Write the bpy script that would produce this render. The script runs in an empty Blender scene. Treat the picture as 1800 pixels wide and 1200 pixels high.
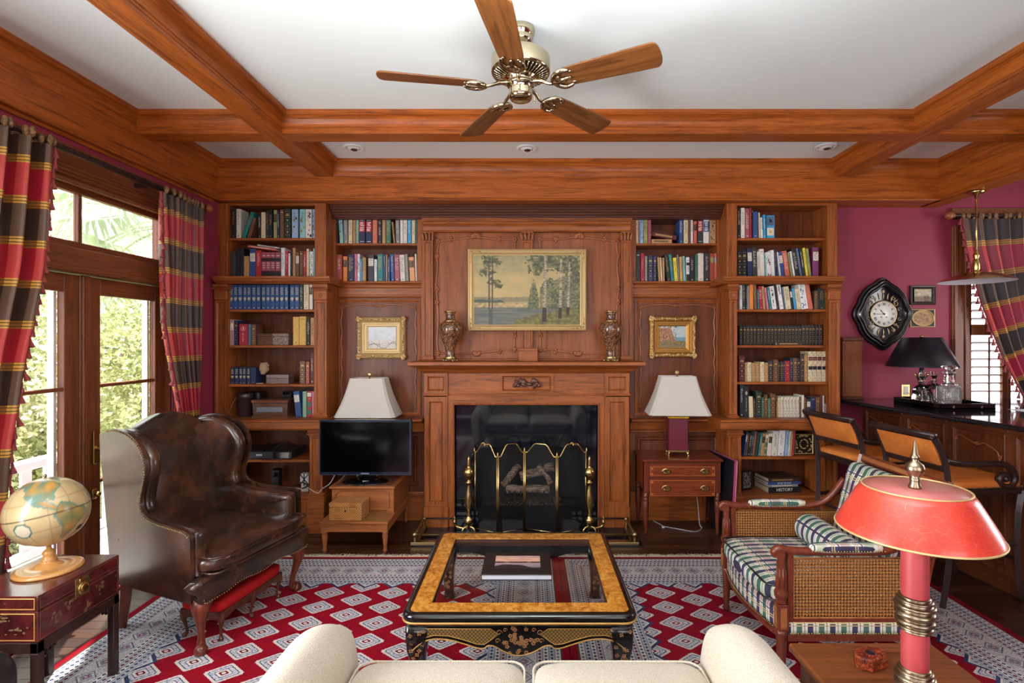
import bpy, math, random
from math import sin, cos, pi, radians, sqrt, atan2
from mathutils import Vector, Matrix, noise as mnoise
random.seed(7)
S = bpy.context.scene
COL = S.collection

# ------------------------------------------------------------------ camera, sky, sun, lamps, exposure
EYE = 1.56; F = 910.0; CX = 930.0; CY = 600.0
cd = bpy.data.cameras.new('camera'); cam = bpy.data.objects.new('camera', cd); COL.objects.link(cam)
cam.location = (0, 0, EYE); cam.rotation_euler = (pi/2, 0, 0)
cd.sensor_width = 36; cd.lens = F/1800*36; cd.shift_x = (900-CX)/1800; cd.clip_start = 0.05; cd.clip_end = 200
S.camera = cam
S.view_settings.view_transform = 'Standard'; S.view_settings.look = 'None'
S.view_settings.gamma = 1.0; S.view_settings.use_curve_mapping = False
S.view_settings.exposure = 0.64
try:
    S.cycles.use_denoising = True; S.cycles.max_bounces = 10; S.cycles.diffuse_bounces = 5
    S.cycles.glossy_bounces = 5; S.cycles.transmission_bounces = 8; S.cycles.transparent_max_bounces = 16
    S.cycles.sample_clamp_indirect = 6; S.cycles.caustics_reflective = False; S.cycles.caustics_refractive = False
except Exception: pass
wd = bpy.data.worlds.new('sky'); S.world = wd; wd.use_nodes = True
wn = wd.node_tree; wbg = wn.nodes['Background']
wsky = wn.nodes.new('ShaderNodeTexSky'); wsky.sky_type = 'HOSEK_WILKIE'; wsky.turbidity = 3.0
wsky.sun_direction = Vector((-0.75, 0.45, 0.62)).normalized()
wmix = wn.nodes.new('ShaderNodeMixRGB'); wmix.inputs[0].default_value = 0.75; wmix.inputs[2].default_value = (0.80, 0.83, 0.86, 1)
wn.links.new(wsky.outputs[0], wmix.inputs[1]); wn.links.new(wmix.outputs[0], wbg.inputs['Color'])
wbg.inputs['Strength'].default_value = 4.2
def area_light(name, loc, rot, sx, sy, power, color=(1, 1, 1), spread=180):
    l = bpy.data.lights.new(name, 'AREA'); l.shape = 'RECTANGLE'; l.size = sx; l.size_y = sy; l.energy = power; l.color = color
    l.spread = radians(spread)
    o = bpy.data.objects.new(name, l); COL.objects.link(o); o.location = loc; o.rotation_euler = rot
    return o
sl = bpy.data.lights.new('sun', 'SUN'); sl.energy = 12.0; sl.angle = radians(1.0); sl.color = (1.0, 0.95, 0.86)
so = bpy.data.objects.new('sun', sl); COL.objects.link(so)
so.rotation_euler = Vector((0.30, -0.62, -1.0)).to_track_quat('-Z', 'Y').to_euler()
# general fill added behind the camera, standing in for windows assumed there
area_light('rear_fill_light', (-1.1, -1.75, 1.6), (radians(90), 0, 0), 2.0, 1.9, 34, (0.96, 0.98, 1.0))
area_light('rear_fill_light', (1.7, -1.75, 1.6), (radians(90), 0, 0), 2.0, 1.9, 34, (0.96, 0.98, 1.0))
# added fill at the left wall near the camera; no doors stand there
area_light('left_fill_light', (-2.5, 0.6, 1.35), (0, radians(-90), 0), 2.1, 1.5, 130, (0.95, 0.98, 1.0))
# photographer's flash bounced off the ceiling behind the camera
area_light('bounced_flash', (0.1, 0.25, 2.0), (radians(180-22), 0, 0), 0.7, 0.5, 62, (0.93, 0.98, 1.0), 105)
# fill added to brighten the bar alcove; its side window is only assumed
area_light('alcove_fill_light', (5.2, 2.6, 1.7), (0, radians(90), 0), 1.8, 1.4, 34, (0.97, 0.98, 1.0))

# ------------------------------------------------------------------ helpers
def srgb(r, g, b, a=1.0):
    f = lambda c: ((c/255)/12.92 if c/255 <= 0.04045 else ((c/255+0.055)/1.055)**2.4)
    return (f(r), f(g), f(b), a)
def PX(px, Y): return (px-CX)*Y/F
def PZ(py, Y): return EYE-(py-CY)*Y/F
def P(px, py, Y): return (PX(px, Y), Y, PZ(py, Y))

class MB:
    def __init__(s): s.v = []; s.f = []; s.sm = []
    def add(s, vs, fs, smooth=False, M=None):
        n = len(s.v)
        if M is not None: vs = [tuple(M @ Vector(p)) for p in vs]
        s.v += [tuple(p) for p in vs]; s.f += [tuple(i+n for i in f) for f in fs]; s.sm += [smooth]*len(fs)
        return s
    def box(s, x0, x1, y0, y1, z0, z1, c=0, M=None):
        if x0 > x1: x0, x1 = x1, x0
        if y0 > y1: y0, y1 = y1, y0
        if z0 > z1: z0, z1 = z1, z0
        if c <= 0:
            vs = [(x, y, z) for z in (z0, z1) for y in (y0, y1) for x in (x0, x1)]
            return s.add(vs, [(0,2,3,1),(4,5,7,6),(0,1,5,4),(2,6,7,3),(0,4,6,2),(1,3,7,5)], False, M)
        c = min(c, (x1-x0)*.45, (y1-y0)*.45, (z1-z0)*.45)
        vs = []; idx = {}
        for kx, X in ((0, (x0, x0+c)), (1, (x1, x1-c))):
            for ky, Y in ((0, (y0, y0+c)), (1, (y1, y1-c))):
                for kz, Z in ((0, (z0, z0+c)), (1, (z1, z1-c))):
                    for ax in range(3):
                        idx[(kx, ky, kz, ax)] = len(vs)
                        vs.append((X[0] if ax == 0 else X[1], Y[0] if ax == 1 else Y[1], Z[0] if ax == 2 else Z[1]))
        fs = []
        for a in (0, 1):
            q = [(a,0,0),(a,1,0),(a,1,1),(a,0,1)]; fs.append([idx[(*k, 0)] for k in (q if a else q[::-1])])
            q = [(0,a,0),(0,a,1),(1,a,1),(1,a,0)]; fs.append([idx[(*k, 1)] for k in (q if a else q[::-1])])
            q = [(0,0,a),(1,0,a),(1,1,a),(0,1,a)]; fs.append([idx[(*k, 2)] for k in (q if a else q[::-1])])
        cen = Vector(((x0+x1)/2, (y0+y1)/2, (z0+z1)/2))
        def addf(f):
            p = [Vector(vs[i]) for i in f]; n = (p[1]-p[0]).cross(p[2]-p[0])
            m = sum(p, Vector())/len(p)
            fs.append(f if n.dot(m-cen) > 0 else f[::-1])
        for a in (0, 1):
            for b in (0, 1):
                addf([idx[(a,b,0,0)], idx[(a,b,1,0)], idx[(a,b,1,1)], idx[(a,b,0,1)]])
                addf([idx[(a,0,b,0)], idx[(a,1,b,0)], idx[(a,1,b,2)], idx[(a,0,b,2)]])
                addf([idx[(0,a,b,1)], idx[(1,a,b,1)], idx[(1,a,b,2)], idx[(0,a,b,2)]])
                for d in (0, 1): addf([idx[(a,b,d,0)], idx[(a,b,d,1)], idx[(a,b,d,2)]])
        return s.add(vs, fs, False, M)
    def grid(s, fn, nu, nv, smooth=True, cu=False, cv=False, M=None, flip=False):
        vs = [fn(i/(nu if not cu else nu), j/nv) for j in range(nv+(0 if cv else 1)) for i in range(nu+(0 if cu else 1))]
        W = nu+(0 if cu else 1); H = nv+(0 if cv else 1); fs = []
        for j in range(nv):
            for i in range(nu):
                a = j*W+i; b = j*W+(i+1) % W; c = ((j+1) % H)*W+(i+1) % W; d = ((j+1) % H)*W+i
                fs.append((d, c, b, a) if flip else (a, b, c, d))
        return s.add(vs, fs, smooth, M)
    def lathe(s, prof, seg=20, c=(0, 0, 0), smooth=True, M=None, cap=True):
        vs = []; fs = []
        for r, z in prof:
            for i in range(seg):
                a = 2*pi*i/seg; vs.append((c[0]+r*cos(a), c[1]+r*sin(a), c[2]+z))
        for j in range(len(prof)-1):
            for i in range(seg):
                k = (i+1) % seg; fs.append((j*seg+i, j*seg+k, (j+1)*seg+k, (j+1)*seg+i))
        if cap:
            if prof[0][0] > 1e-5: fs.append(tuple(range(seg))[::-1])
            if prof[-1][0] > 1e-5: fs.append(tuple((len(prof)-1)*seg+i for i in range(seg)))
        return s.add(vs, fs, smooth, M)
    def tube(s, pts, r, seg=8, smooth=True, M=None, flat=1.0, closed=False, up=None):
        pts = [Vector(p) for p in pts]; n = len(pts); rs = r if isinstance(r, (list, tuple)) else [r]*n
        vs = []; fs = []; prev = None
        for i, p in enumerate(pts):
            if closed: t = pts[(i+1) % n]-pts[i-1]
            else: t = pts[min(i+1, n-1)]-pts[max(i-1, 0)]
            if t.length < 1e-9: t = Vector((0, 0, 1))
            t.normalize()
            if prev is None:
                u = Vector(up) if up else (Vector((0, 0, 1)) if abs(t.z) < .9 else Vector((1, 0, 0)))
            else: u = prev
            u = u-t*u.dot(t)
            if u.length < 1e-6: u = t.orthogonal()
            u.normalize(); prev = u; w = t.cross(u)
            for k in range(seg):
                a = 2*pi*k/seg+(pi/4 if seg == 4 else 0); vs.append(tuple(p+u*(cos(a)*rs[i])+w*(sin(a)*rs[i]*flat)))
        for i in range(n if closed else n-1):
            j = (i+1) % n
            for k in range(seg):
                l = (k+1) % seg; fs.append((i*seg+k, i*seg+l, j*seg+l, j*seg+k))
        if not closed:
            fs.append(tuple(range(seg))[::-1]); fs.append(tuple((n-1)*seg+k for k in range(seg)))
        return s.add(vs, fs, smooth, M)
    def ball(s, c, r, seg=16, rings=10, M=None):
        r = r if isinstance(r, (tuple, list)) else (r, r, r)
        return s.grid(lambda u, v: (c[0]+r[0]*cos(2*pi*u)*sin(pi*v), c[1]+r[1]*sin(2*pi*u)*sin(pi*v), c[2]-r[2]*cos(pi*v)), seg, rings, True, True, False, M)
    def prism(s, poly, axis, a0, a1, smooth=False, M=None):
        """poly: 2D points; axis 'x': (y,z), 'y': (x,z), 'z': (x,y)"""
        f = {'x': lambda p, a: (a, p[0], p[1]), 'y': lambda p, a: (p[0], a, p[1]), 'z': lambda p, a: (p[0], p[1], a)}[axis]
        n = len(poly); vs = [f(p, a0) for p in poly]+[f(p, a1) for p in poly]
        s.add(vs, [(i, (i+1) % n, n+(i+1) % n, n+i) for i in range(n)], smooth, M)
        k = len(s.v)-2*n
        s.f += [tuple(k+i for i in range(n))[::-1], tuple(k+n+i for i in range(n))]; s.sm += [False, False]
        return s
    def frame(s, x0, x1, z0, z1, prof, y=0, fill=False, M=None):
        """mitred rectangular rings in the XZ plane; prof: (inset, y offset) - towards viewer is negative y"""
        vs = []; fs = []
        for ins, dy in prof:
            vs += [(x0+ins, y+dy, z0+ins), (x1-ins, y+dy, z0+ins), (x1-ins, y+dy, z1-ins), (x0+ins, y+dy, z1-ins)]
        for j in range(len(prof)-1):
            for i in range(4):
                k = (i+1) % 4; fs.append((j*4+i, j*4+k, (j+1)*4+k, (j+1)*4+i))
        if fill: b = (len(prof)-1)*4; fs.append((b, b+1, b+2, b+3))
        return s.add(vs, fs, False, M)
    def obj(s, name, mat, parent=None, world=True, uv=None):
        """links the collected shapes as ONE mesh object; with world=True the coordinates are world ones"""
        me = bpy.data.meshes.new(name)
        off = Vector((0, 0, 0)); p = parent
        if world:
            while p is not None: off += p.location; p = p.parent
        me.from_pydata([tuple(Vector(q)-off) for q in s.v], [], s.f)
        me.polygons.foreach_set('use_smooth', s.sm)
        if mat is not None: me.materials.append(mat)
        me.update(); me.validate()
        import bmesh
        bm = bmesh.new(); bm.from_mesh(me); bmesh.ops.recalc_face_normals(bm, faces=bm.faces); bm.to_mesh(me); bm.free()
        if uv is not None:
            l = me.uv_layers.new(name='UVMap')
            for lp in me.loops: l.data[lp.index].uv = uv(me.vertices[lp.vertex_index].co)
        o = bpy.data.objects.new(name, me); COL.objects.link(o)
        if parent is not None: o.parent = parent
        return o
def thing(name, label, cat, loc=(0, 0, 0), rz=0, group=None):
    o = bpy.data.objects.new(name, None); COL.objects.link(o); o.empty_display_size = .05
    o.location = loc; o.rotation_euler = (0, 0, rz); o['label'] = label; o['category'] = cat
    if group: o['group'] = group
    return o
def tag(o, label, cat, group=None, kind=None):
    o['label'] = label; o['category'] = cat
    if group: o['group'] = group
    if kind: o['kind'] = kind
    return o
def struct(o): o['kind'] = 'structure'; return o
def dup(root, loc, rz, label, group=None):
    r = root.copy(); COL.objects.link(r); r.location = loc; r.rotation_euler = (0, 0, rz); r['label'] = label
    if group: r['group'] = group
    for ch in list(root.children):
        c = ch.copy(); COL.objects.link(c); c.parent = r
        for g in ch.children:
            d = g.copy(); COL.objects.link(d); d.parent = c
    return r
def copy_part(o, parent, loc=None):
    c = o.copy(); COL.objects.link(c); c.parent = parent
    if loc is not None: c.location = loc
    return c
def lerp(a, b, t): return a+(b-a)*t
def smooth_path(pts, n=6):
    """Catmull-Rom through pts"""
    P_ = [Vector(p) for p in pts]; out = []
    for i in range(len(P_)-1):
        p0 = P_[max(i-1, 0)]; p1 = P_[i]; p2 = P_[i+1]; p3 = P_[min(i+2, len(P_)-1)]
        for k in range(n):
            t = k/n
            out.append(0.5*((2*p1)+(p2-p0)*t+(2*p0-5*p1+4*p2-p3)*t*t+(3*p1-p0-3*p2+p3)*t**3))
    out.append(P_[-1]); return out
def interp(xs, ys, x):
    if x <= xs[0]: return ys[0]
    for i in range(len(xs)-1):
        if x <= xs[i+1]: return lerp(ys[i], ys[i+1], (x-xs[i])/(xs[i+1]-xs[i]))
    return ys[-1]
def text_mesh(s, size, name='lettering', extrude=0.0006, align='CENTER', font_shear=0):
    cu = bpy.data.curves.new('t', 'FONT'); cu.body = s; cu.size = size; cu.extrude = extrude; cu.align_x = align; cu.align_y = 'CENTER'
    cu.resolution_u = 2; cu.shear = font_shear
    o = bpy.data.objects.new('t', cu); COL.objects.link(o)
    dg = bpy.context.evaluated_depsgraph_get(); dg.update()
    me = bpy.data.meshes.new_from_object(o.evaluated_get(dg))
    bpy.data.objects.remove(o); bpy.data.curves.remove(cu)
    mb = MB(); mb.add([tuple(v.co) for v in me.vertices], [tuple(p.vertices) for p in me.polygons])
    bpy.data.meshes.remove(me); return mb
def text_part(s, size, mat, parent, M, name='lettering', **k):
    t = text_mesh(s, size, **k); mb = MB(); mb.add(t.v, t.f, False, M); return mb.obj(name, mat, parent, world=False)

# ------------------------------------------------------------------ shader expressions
class E:
    """arithmetic on shader sockets"""
    def __init__(s, nt, k): s.nt = nt; s.k = k
    def _m(s, op, *a):
        n = s.nt.nodes.new('ShaderNodeMath'); n.operation = op
        for i, x in enumerate((s,)+a):
            if isinstance(x, E): s.nt.links.new(x.k, n.inputs[i])
            else: n.inputs[i].default_value = x
        return E(s.nt, n.outputs[0])
    def __add__(s, o): return s._m('ADD', o)
    def __sub__(s, o): return s._m('SUBTRACT', o)
    def __mul__(s, o): return s._m('MULTIPLY', o)
    def __truediv__(s, o): return s._m('DIVIDE', o)
    def inv(s): return s._m('MULTIPLY', -1.0)._m('ADD', 1.0)
    def abs(s): return s._m('ABSOLUTE')
    def frac(s): return s._m('FRACT')
    def floor(s): return s._m('FLOOR')
    def lt(s, o): return s._m('LESS_THAN', o)
    def gt(s, o): return s._m('GREATER_THAN', o)
    def min(s, o): return s._m('MINIMUM', o)
    def max(s, o): return s._m('MAXIMUM', o)
    def mod(s, o): return s._m('FLOORED_MODULO', o)
    def sin(s): return s._m('SINE')
    def pow(s, o): return s._m('POWER', o)
    def band(s, a, b): return s.gt(a)*s.lt(b)
class Mat:
    def __init__(s, name):
        s.m = bpy.data.materials.new(name); s.m.use_nodes = True; s.nt = s.m.node_tree
        s.b = s.nt.nodes['Principled BSDF']; s.tc = None; s.b.inputs['Specular IOR Level'].default_value = .5
    def new(s, t): return s.nt.nodes.new(t)
    def link(s, a, b): s.nt.links.new(a.k if isinstance(a, E) else a, b)
    def coord(s, kind='Object'):
        if s.tc is None: s.tc = s.new('ShaderNodeTexCoord')
        return s.tc.outputs[kind]
    def xyz(s, kind='Object'):
        n = s.new('ShaderNodeSeparateXYZ'); s.link(s.coord(kind), n.inputs[0]); return [E(s.nt, n.outputs[i]) for i in range(3)]
    def mapped(s, scale, kind='Object', rot=(0, 0, 0), loc=(0, 0, 0)):
        n = s.new('ShaderNodeMapping'); s.link(s.coord(kind), n.inputs[0]); n.inputs['Scale'].default_value = scale
        n.inputs['Rotation'].default_value = rot; n.inputs['Location'].default_value = loc; return n.outputs[0]
    def noise(s, vec, scale=5, detail=4, rough=.5, dist=0, out='Fac'):
        n = s.new('ShaderNodeTexNoise'); s.link(vec, n.inputs['Vector']); n.inputs['Scale'].default_value = scale
        n.inputs['Detail'].default_value = detail; n.inputs['Roughness'].default_value = rough; n.inputs['Distortion'].default_value = dist
        return E(s.nt, n.outputs[out])
    def voronoi(s, vec, scale=5, feature='F1', out='Distance'):
        n = s.new('ShaderNodeTexVoronoi'); n.feature = feature; s.link(vec, n.inputs['Vector']); n.inputs['Scale'].default_value = scale
        return E(s.nt, n.outputs[out])
    def ramp(s, fac, stops):
        n = s.new('ShaderNodeValToRGB'); s.link(fac, n.inputs[0]); e = n.color_ramp.elements
        e[0].position, e[0].color = stops[0]; e[1].position, e[1].color = stops[-1]
        for p, c in stops[1:-1]:
            q = e.new(p); q.color = c
        return n.outputs[0]
    def mix(s, fac, a, b, mode='MIX'):
        n = s.new('ShaderNodeMixRGB'); n.blend_type = mode
        for i, x in enumerate((fac, a, b)):
            if isinstance(x, E): s.link(x, n.inputs[i])
            elif isinstance(x, (int, float, tuple)): n.inputs[i].default_value = x
            else: s.link(x, n.inputs[i])
        return n.outputs[0]
    def color(s, c):
        if isinstance(c, tuple): s.b.inputs['Base Color'].default_value = c
        else: s.link(c, s.b.inputs['Base Color'])
        return s
    def rough(s, r):
        if isinstance(r, (int, float)): s.b.inputs['Roughness'].default_value = r
        else: s.link(r, s.b.inputs['Roughness'])
        return s
    def metal(s, v=1.0): s.b.inputs['Metallic'].default_value = v; return s
    def coat(s, v=.5, r=.1): s.b.inputs['Coat Weight'].default_value = v; s.b.inputs['Coat Roughness'].default_value = r; return s
    def sheen(s, v=.5): s.b.inputs['Sheen Weight'].default_value = v; return s
    def spec(s, v): s.b.inputs['Specular IOR Level'].default_value = v; return s
    def bump(s, h, strength=.3, dist=.002):
        n = s.new('ShaderNodeBump'); s.link(h, n.inputs['Height']); n.inputs['Strength'].default_value = strength
        n.inputs['Distance'].default_value = dist; s.link(n.outputs[0], s.b.inputs['Normal']); return s

def wood(name, light, dark, axis='x', rough=.35, coat=.25, fig=1.0, knots=False):
    m = Mat(name); sc = {'x': (1.0, 14, 14), 'y': (14, 1.0, 14), 'z': (14, 14, 1.0)}[axis]
    v = m.mapped(sc); n1 = m.noise(v, 2.2*fig, 6, .6, 1.2); n2 = m.noise(m.mapped(tuple(q*5 for q in sc)), 6, 3, .6)
    big = m.noise(m.mapped(tuple(.5+q*.1 for q in sc)), 1.3, 2, .5)
    f = n1*.7+n2*.3
    mid = tuple((light[i]*.6+dark[i]*.4) for i in range(3))+(1,)
    c = m.ramp(f, [(.33, dark), (.47, mid), (.60, light)])
    hi = tuple(min(1, q*1.12) for q in light[:3])+(1,)
    c2 = m.mix(big.gt(0)*(big*.55), c, m.mix(1.0, c, (0.78, 0.70, 0.66, 1), 'MULTIPLY'))
    m.color(c2).rough(rough+.06).coat(coat*.6, .2).spec(.32); m.bump(n2*.5+n1*.5, .10, .001)
    return m.m
W_BEAM_X = wood('honey_stained_wood_along_x', srgb(186, 100, 34), srgb(104, 46, 12), 'x', .38, .25)
W_BEAM_Y = wood('honey_stained_wood_along_y', srgb(186, 100, 34), srgb(104, 46, 12), 'y', .38, .25)
W_CASE = wood('cherry_stained_wood_upright', srgb(166, 92, 38), srgb(84, 38, 13), 'z', .4, .2)
W_CASE_X = wood('cherry_stained_wood_lengthwise', srgb(168, 93, 39), srgb(86, 39, 14), 'x', .4, .2)
W_OVER = wood('flame_figured_cherry', srgb(160, 88, 36), srgb(92, 43, 15), 'z', .4, .2, .8)
W_BAR = wood('brown_bar_panelling', srgb(122, 66, 36), srgb(62, 30, 16), 'z', .4, .2)
W_BAR_X = wood('brown_bar_rail', srgb(112, 60, 32), srgb(58, 28, 15), 'y', .4, .2)
W_PANEL = wood('figured_cherry_panel', srgb(120, 62, 29), srgb(60, 28, 13), 'z', .42, .2, .6)
W_DARK = wood('dark_walnut_stain', srgb(92, 46, 26), srgb(48, 22, 12), 'x', .35, .35)
W_DARKZ = wood('dark_walnut_stain_upright', srgb(100, 52, 32), srgb(54, 26, 16), 'z', .35, .35)
W_DOOR = wood('door_wood_upright', srgb(138, 78, 44), srgb(80, 38, 20), 'z', .38, .3)
W_DOOR_Y = wood('door_wood_lengthwise', srgb(138, 78, 44), srgb(80, 38, 20), 'y', .36, .35)
W_MAHOG = wood('red_mahogany', srgb(120, 52, 30), srgb(66, 24, 14), 'x', .28, .5)
W_MAHOGZ = wood('red_mahogany_upright', srgb(118, 54, 34), srgb(60, 24, 15), 'z', .28, .5)
W_YEW = wood('golden_satinwood', srgb(172, 106, 58), srgb(120, 64, 32), 'x', .35, .3)
W_TABLE = wood('polished_walnut_top', srgb(128, 72, 38), srgb(74, 36, 18), 'x', .22, .5)
W_CARVE = Mat('carved_dark_wood').color(srgb(150, 86, 46)).rough(.32).coat(.3).m
W_EBONY = wood('espresso_stained_wood', srgb(54, 34, 32), srgb(24, 14, 14), 'z', .3, .5)
W_OAK = wood('quartered_oak', srgb(132, 74, 40), srgb(92, 46, 24), 'z', .5, .1, 2)
W_FLOOR = []
for i, (a, b) in enumerate(((srgb(74, 42, 28), srgb(36, 18, 12)), (srgb(88, 52, 34), srgb(44, 23, 15)), (srgb(62, 34, 24), srgb(30, 15, 10)))):
    W_FLOOR.append(wood('dark_floor_board_%s' % 'abc'[i], a, b, 'x', .28, .35, 1.4))
def plain(name, c, r=.5, metal=0, coat=0, bump=None):
    m = Mat(name).color(c).rough(r)
    if metal: m.metal(metal)
    if coat: m.coat(coat)
    if bump: m.bump(m.noise(m.mapped((1, 1, 1)), bump[0], 3), bump[1], .002)
    return m.m
CEIL = plain('white_ceiling_paint', srgb(232, 239, 237), .8, bump=(60, .06))
WALLRED = plain('burgundy_wall_paint', srgb(142, 42, 66), .6, bump=(80, .1))
WHITE = plain('white_paint', srgb(236, 236, 234), .5)
BLACK = plain('black_plastic', srgb(18, 18, 20), .3)
BLACKG = plain('black_gloss', srgb(8, 8, 10), .08, coat=.3)
IRON = plain('black_iron', srgb(22, 21, 22), .5)
BRASS = plain('polished_brass', srgb(200, 172, 112), .22, 1)
BRASS_OLD = plain('aged_brass', srgb(172, 152, 108), .33, 1)
NICKEL = plain('warm_polished_nickel', srgb(190, 176, 148), .14, 1)
PEWTER = plain('antique_pewter', srgb(150, 134, 112), .28, 1)
GOLD = Mat('gilt_leaf'); _n = GOLD.noise(GOLD.mapped((1, 1, 1)), 60, 4)
GOLD.color(GOLD.ramp(_n, [(.35, srgb(150, 104, 44)), (.6, srgb(216, 184, 126))])).rough(.45).metal(.35); GOLD.bump(_n, .4, .003); GOLD = GOLD.m
GOLD_S = plain('satin_gilt', srgb(200, 172, 118), .42, .35)
GOLD_D = plain('dull_gold_paint', srgb(178, 134, 70), .5, .3)
g_ = Mat('clear_glass'); g_.b.inputs['Transmission Weight'].default_value = 1; g_.color((1, 1, 1, 1)).rough(0.0); g_.b.inputs['IOR'].default_value = 1.5; CRYSTAL = g_.m
def pane_glass(name, tint=(1, 1, 1, 1), refl=.06):
    m = Mat(name); nt = m.nt; out = nt.nodes['Material Output']
    tr = m.new('ShaderNodeBsdfTransparent'); tr.inputs[0].default_value = tint
    gl = m.new('ShaderNodeBsdfGlossy'); gl.inputs['Roughness'].default_value = .02
    lw = m.new('ShaderNodeLayerWeight'); lw.inputs[0].default_value = .5; fr = E(m.nt, lw.outputs['Facing']).pow(5.0)*.9+refl*.5
    mx = m.new('ShaderNodeMixShader'); m.link(fr, mx.inputs[0]); m.link(tr.outputs[0], mx.inputs[1]); m.link(gl.outputs[0], mx.inputs[2])
    m.link(mx.outputs[0], out.inputs['Surface']); return m.m
PANE = pane_glass('window_glass'); SMOKE = pane_glass('smoked_glass', (.16, .17, .2, 1))
TABLEGLASS = pane_glass('table_glass', (.93, .95, .95, 1))
PAPER = plain('book_paper', srgb(214, 200, 170), .8)
# ------------------------------------------------------------------ room shell
CEILZ = 3.05; XL = -2.60; XR = 5.3; YB = 4.74; YR = -2.0; FZ = 2.733
fl = struct(MB().box(XL-.15, XR, YR, YB, -.12, -.012).obj('floor', W_FLOOR[2]))
rnd = random.Random(3)
row = 0; y = 4.55
while y > 1.2:
    w = .083; x = XL-rnd.random()*1.2
    while x < 3.4:
        L = rnd.uniform(1.1, 2.2); a, b = max(x, XL), min(x+L, 3.5)
        if b > a+.05:
            MB().box(a+.001, b-.001, y-w+.0012, y-.0012, -.012, 0).obj('plank', W_FLOOR[rnd.randrange(3)], fl, world=False)
        x += L
    y -= w; row += 1
struct(MB().box(XL-.15, XR, YR, YB, CEILZ, CEILZ+.1).obj('ceiling', CEIL))
# left wall with the opening of the garden doors (Y 2.34-3.79, up to z 2.46)
DY0, DY1, DZ = 2.34, 3.79, 2.47
wl = MB(); wl.box(XL-.15, XL, YR, DY0, 0, CEILZ); wl.box(XL-.15, XL, DY1, YB, 0, CEILZ); wl.box(XL-.15, XL, DY0, DY1, DZ, CEILZ)
struct(wl.obj('wall_left', WALLRED))
struct(MB().box(XL, 2.62, YB-.02, YB+.1, 0, CEILZ).obj('wall_back', W_PANEL))
# alcove back wall with shuttered window opening
AX0, AX1, AZ0, AZ1 = 3.815, 5.0, .93, 2.46; AY = 4.50
wa = MB(); wa.box(2.60, 2.68, AY, YB+.1, 0, CEILZ); wa.box(2.68, AX0, AY, AY+.12, 0, CEILZ); wa.box(AX1, XR, AY, AY+.12, 0, CEILZ)
wa.box(AX0, AX1, AY, AY+.12, 0, AZ0); wa.box(AX0, AX1, AY, AY+.12, AZ1, CEILZ)
struct(wa.obj('wall_alcove', WALLRED))
struct(MB().box(XR, XR+.1, YR, YB, 0, CEILZ).obj('wall_right', WALLRED))
struct(MB().box(XL-.15, XR, YR-.1, YR, 0, CEILZ).obj('wall_front', WALLRED))

# ------------------------------------------------------------------ coffered ceiling
def beam_prof(w=.07, h=.134, out=.062):
    half = [(w, 0), (w, .020), (w+.004, .023), (w+.004, .030), (w-.002, .034), (w-.002, .040)]
    for i in range(7):
        t = i/6; half.append((w+.004+(out-.014)*(1-cos(t*pi/2)), .044+.060*sin(t*pi/2)))
    half += [(w+out-.006, .108), (w+out, .112), (w+out, h)]
    return half
hp = beam_prof()
full = hp+[(-a, b) for a, b in reversed(hp)]
BZ = CEILZ-.134
struct(MB().prism([(-1.689+a, BZ+b) for a, b in full], 'y', YR, 4.3).obj('trim_1', W_BEAM_Y))
struct(MB().prism([(2.590+a, BZ+b) for a, b in full], 'y', YR, 4.3).obj('trim_2', W_BEAM_Y))
struct(MB().prism([(3.450+a, BZ+b+.0006) for a, b in full], 'x', XL+.02, XR).obj('trim_3', W_BEAM_X))
# crowns with frieze boards: (out, up) profile
def crown(wf, bottom=FZ):
    """profile in (distance from face towards room, z)"""
    p = [(-.20, bottom-.012), (.012, bottom-.012), (.018, bottom-.004), (.012, bottom+.006), (0, bottom+.010), (0, BZ-.012), (.007, BZ-.008), (.007, BZ), (0, BZ+.004)]
    for i in range(7):
        t = i/6; p.append((.004+.048*(1-cos(t*pi/2)), BZ+.030+.074*sin(t*pi/2)))
    p += [(.058, BZ+.108), (.062, BZ+.112), (.062, CEILZ), (-.20, CEILZ)]
    return p
struct(MB().prism([(4.272-o, z) for o, z in crown(0)], 'x', XL, 3.40).obj('trim_4', W_BEAM_X))
struct(MB().prism([(-2.566+o if o > -.1 else XL, z) for o, z in crown(0)], 'y', YR, 4.28).obj('trim_5', W_BEAM_Y))
hd = [(3.385-o if o > -.1 else 3.54, z) for o, z in crown(0)]
struct(MB().prism(hd, 'y', YR, 4.5).obj('trim_6', W_BEAM_Y))
# frieze soffit over the alcove between bookcase and header
struct(MB().box(2.56, 3.42, 4.30, AY, FZ-.010, FZ+.03).obj('trim_7', W_BEAM_X))
# recessed spot lights
for k, (px, py) in enumerate(((622, 259), (926, 260), (1452, 257))):
    Y = 1.49*F/(CY-py); X = PX(px, Y)
    nm = ('left', 'middle', 'right')[k]
    t = thing('recessed_spotlight', 'white recessed eyeball spotlight in the narrow rear ceiling bay, %s one of three' % nm, 'spotlight', (X, Y, CEILZ), 0, 'recessed spotlights')
    MB().lathe([(.055, -.001), (.078, -.001), (.080, -.004), (.074, -.010), (.058, -.012), (.054, -.006), (.05, 0)], 28, cap=False).obj('trim_ring', WHITE, t, world=False)
    MB().ball((0, 0, .004), (.052, .052, .026), 20, 10).obj('eyeball', WHITE, t, world=False)
    MB().lathe([(.0, -.024), (.024, -.024), (.024, -.019), (.0, -.018)], 18, c=(.004, -.006, 0)).obj('lens', plain('lamp_reflector', srgb(96, 92, 88), .2, .8), t, world=False)

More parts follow.
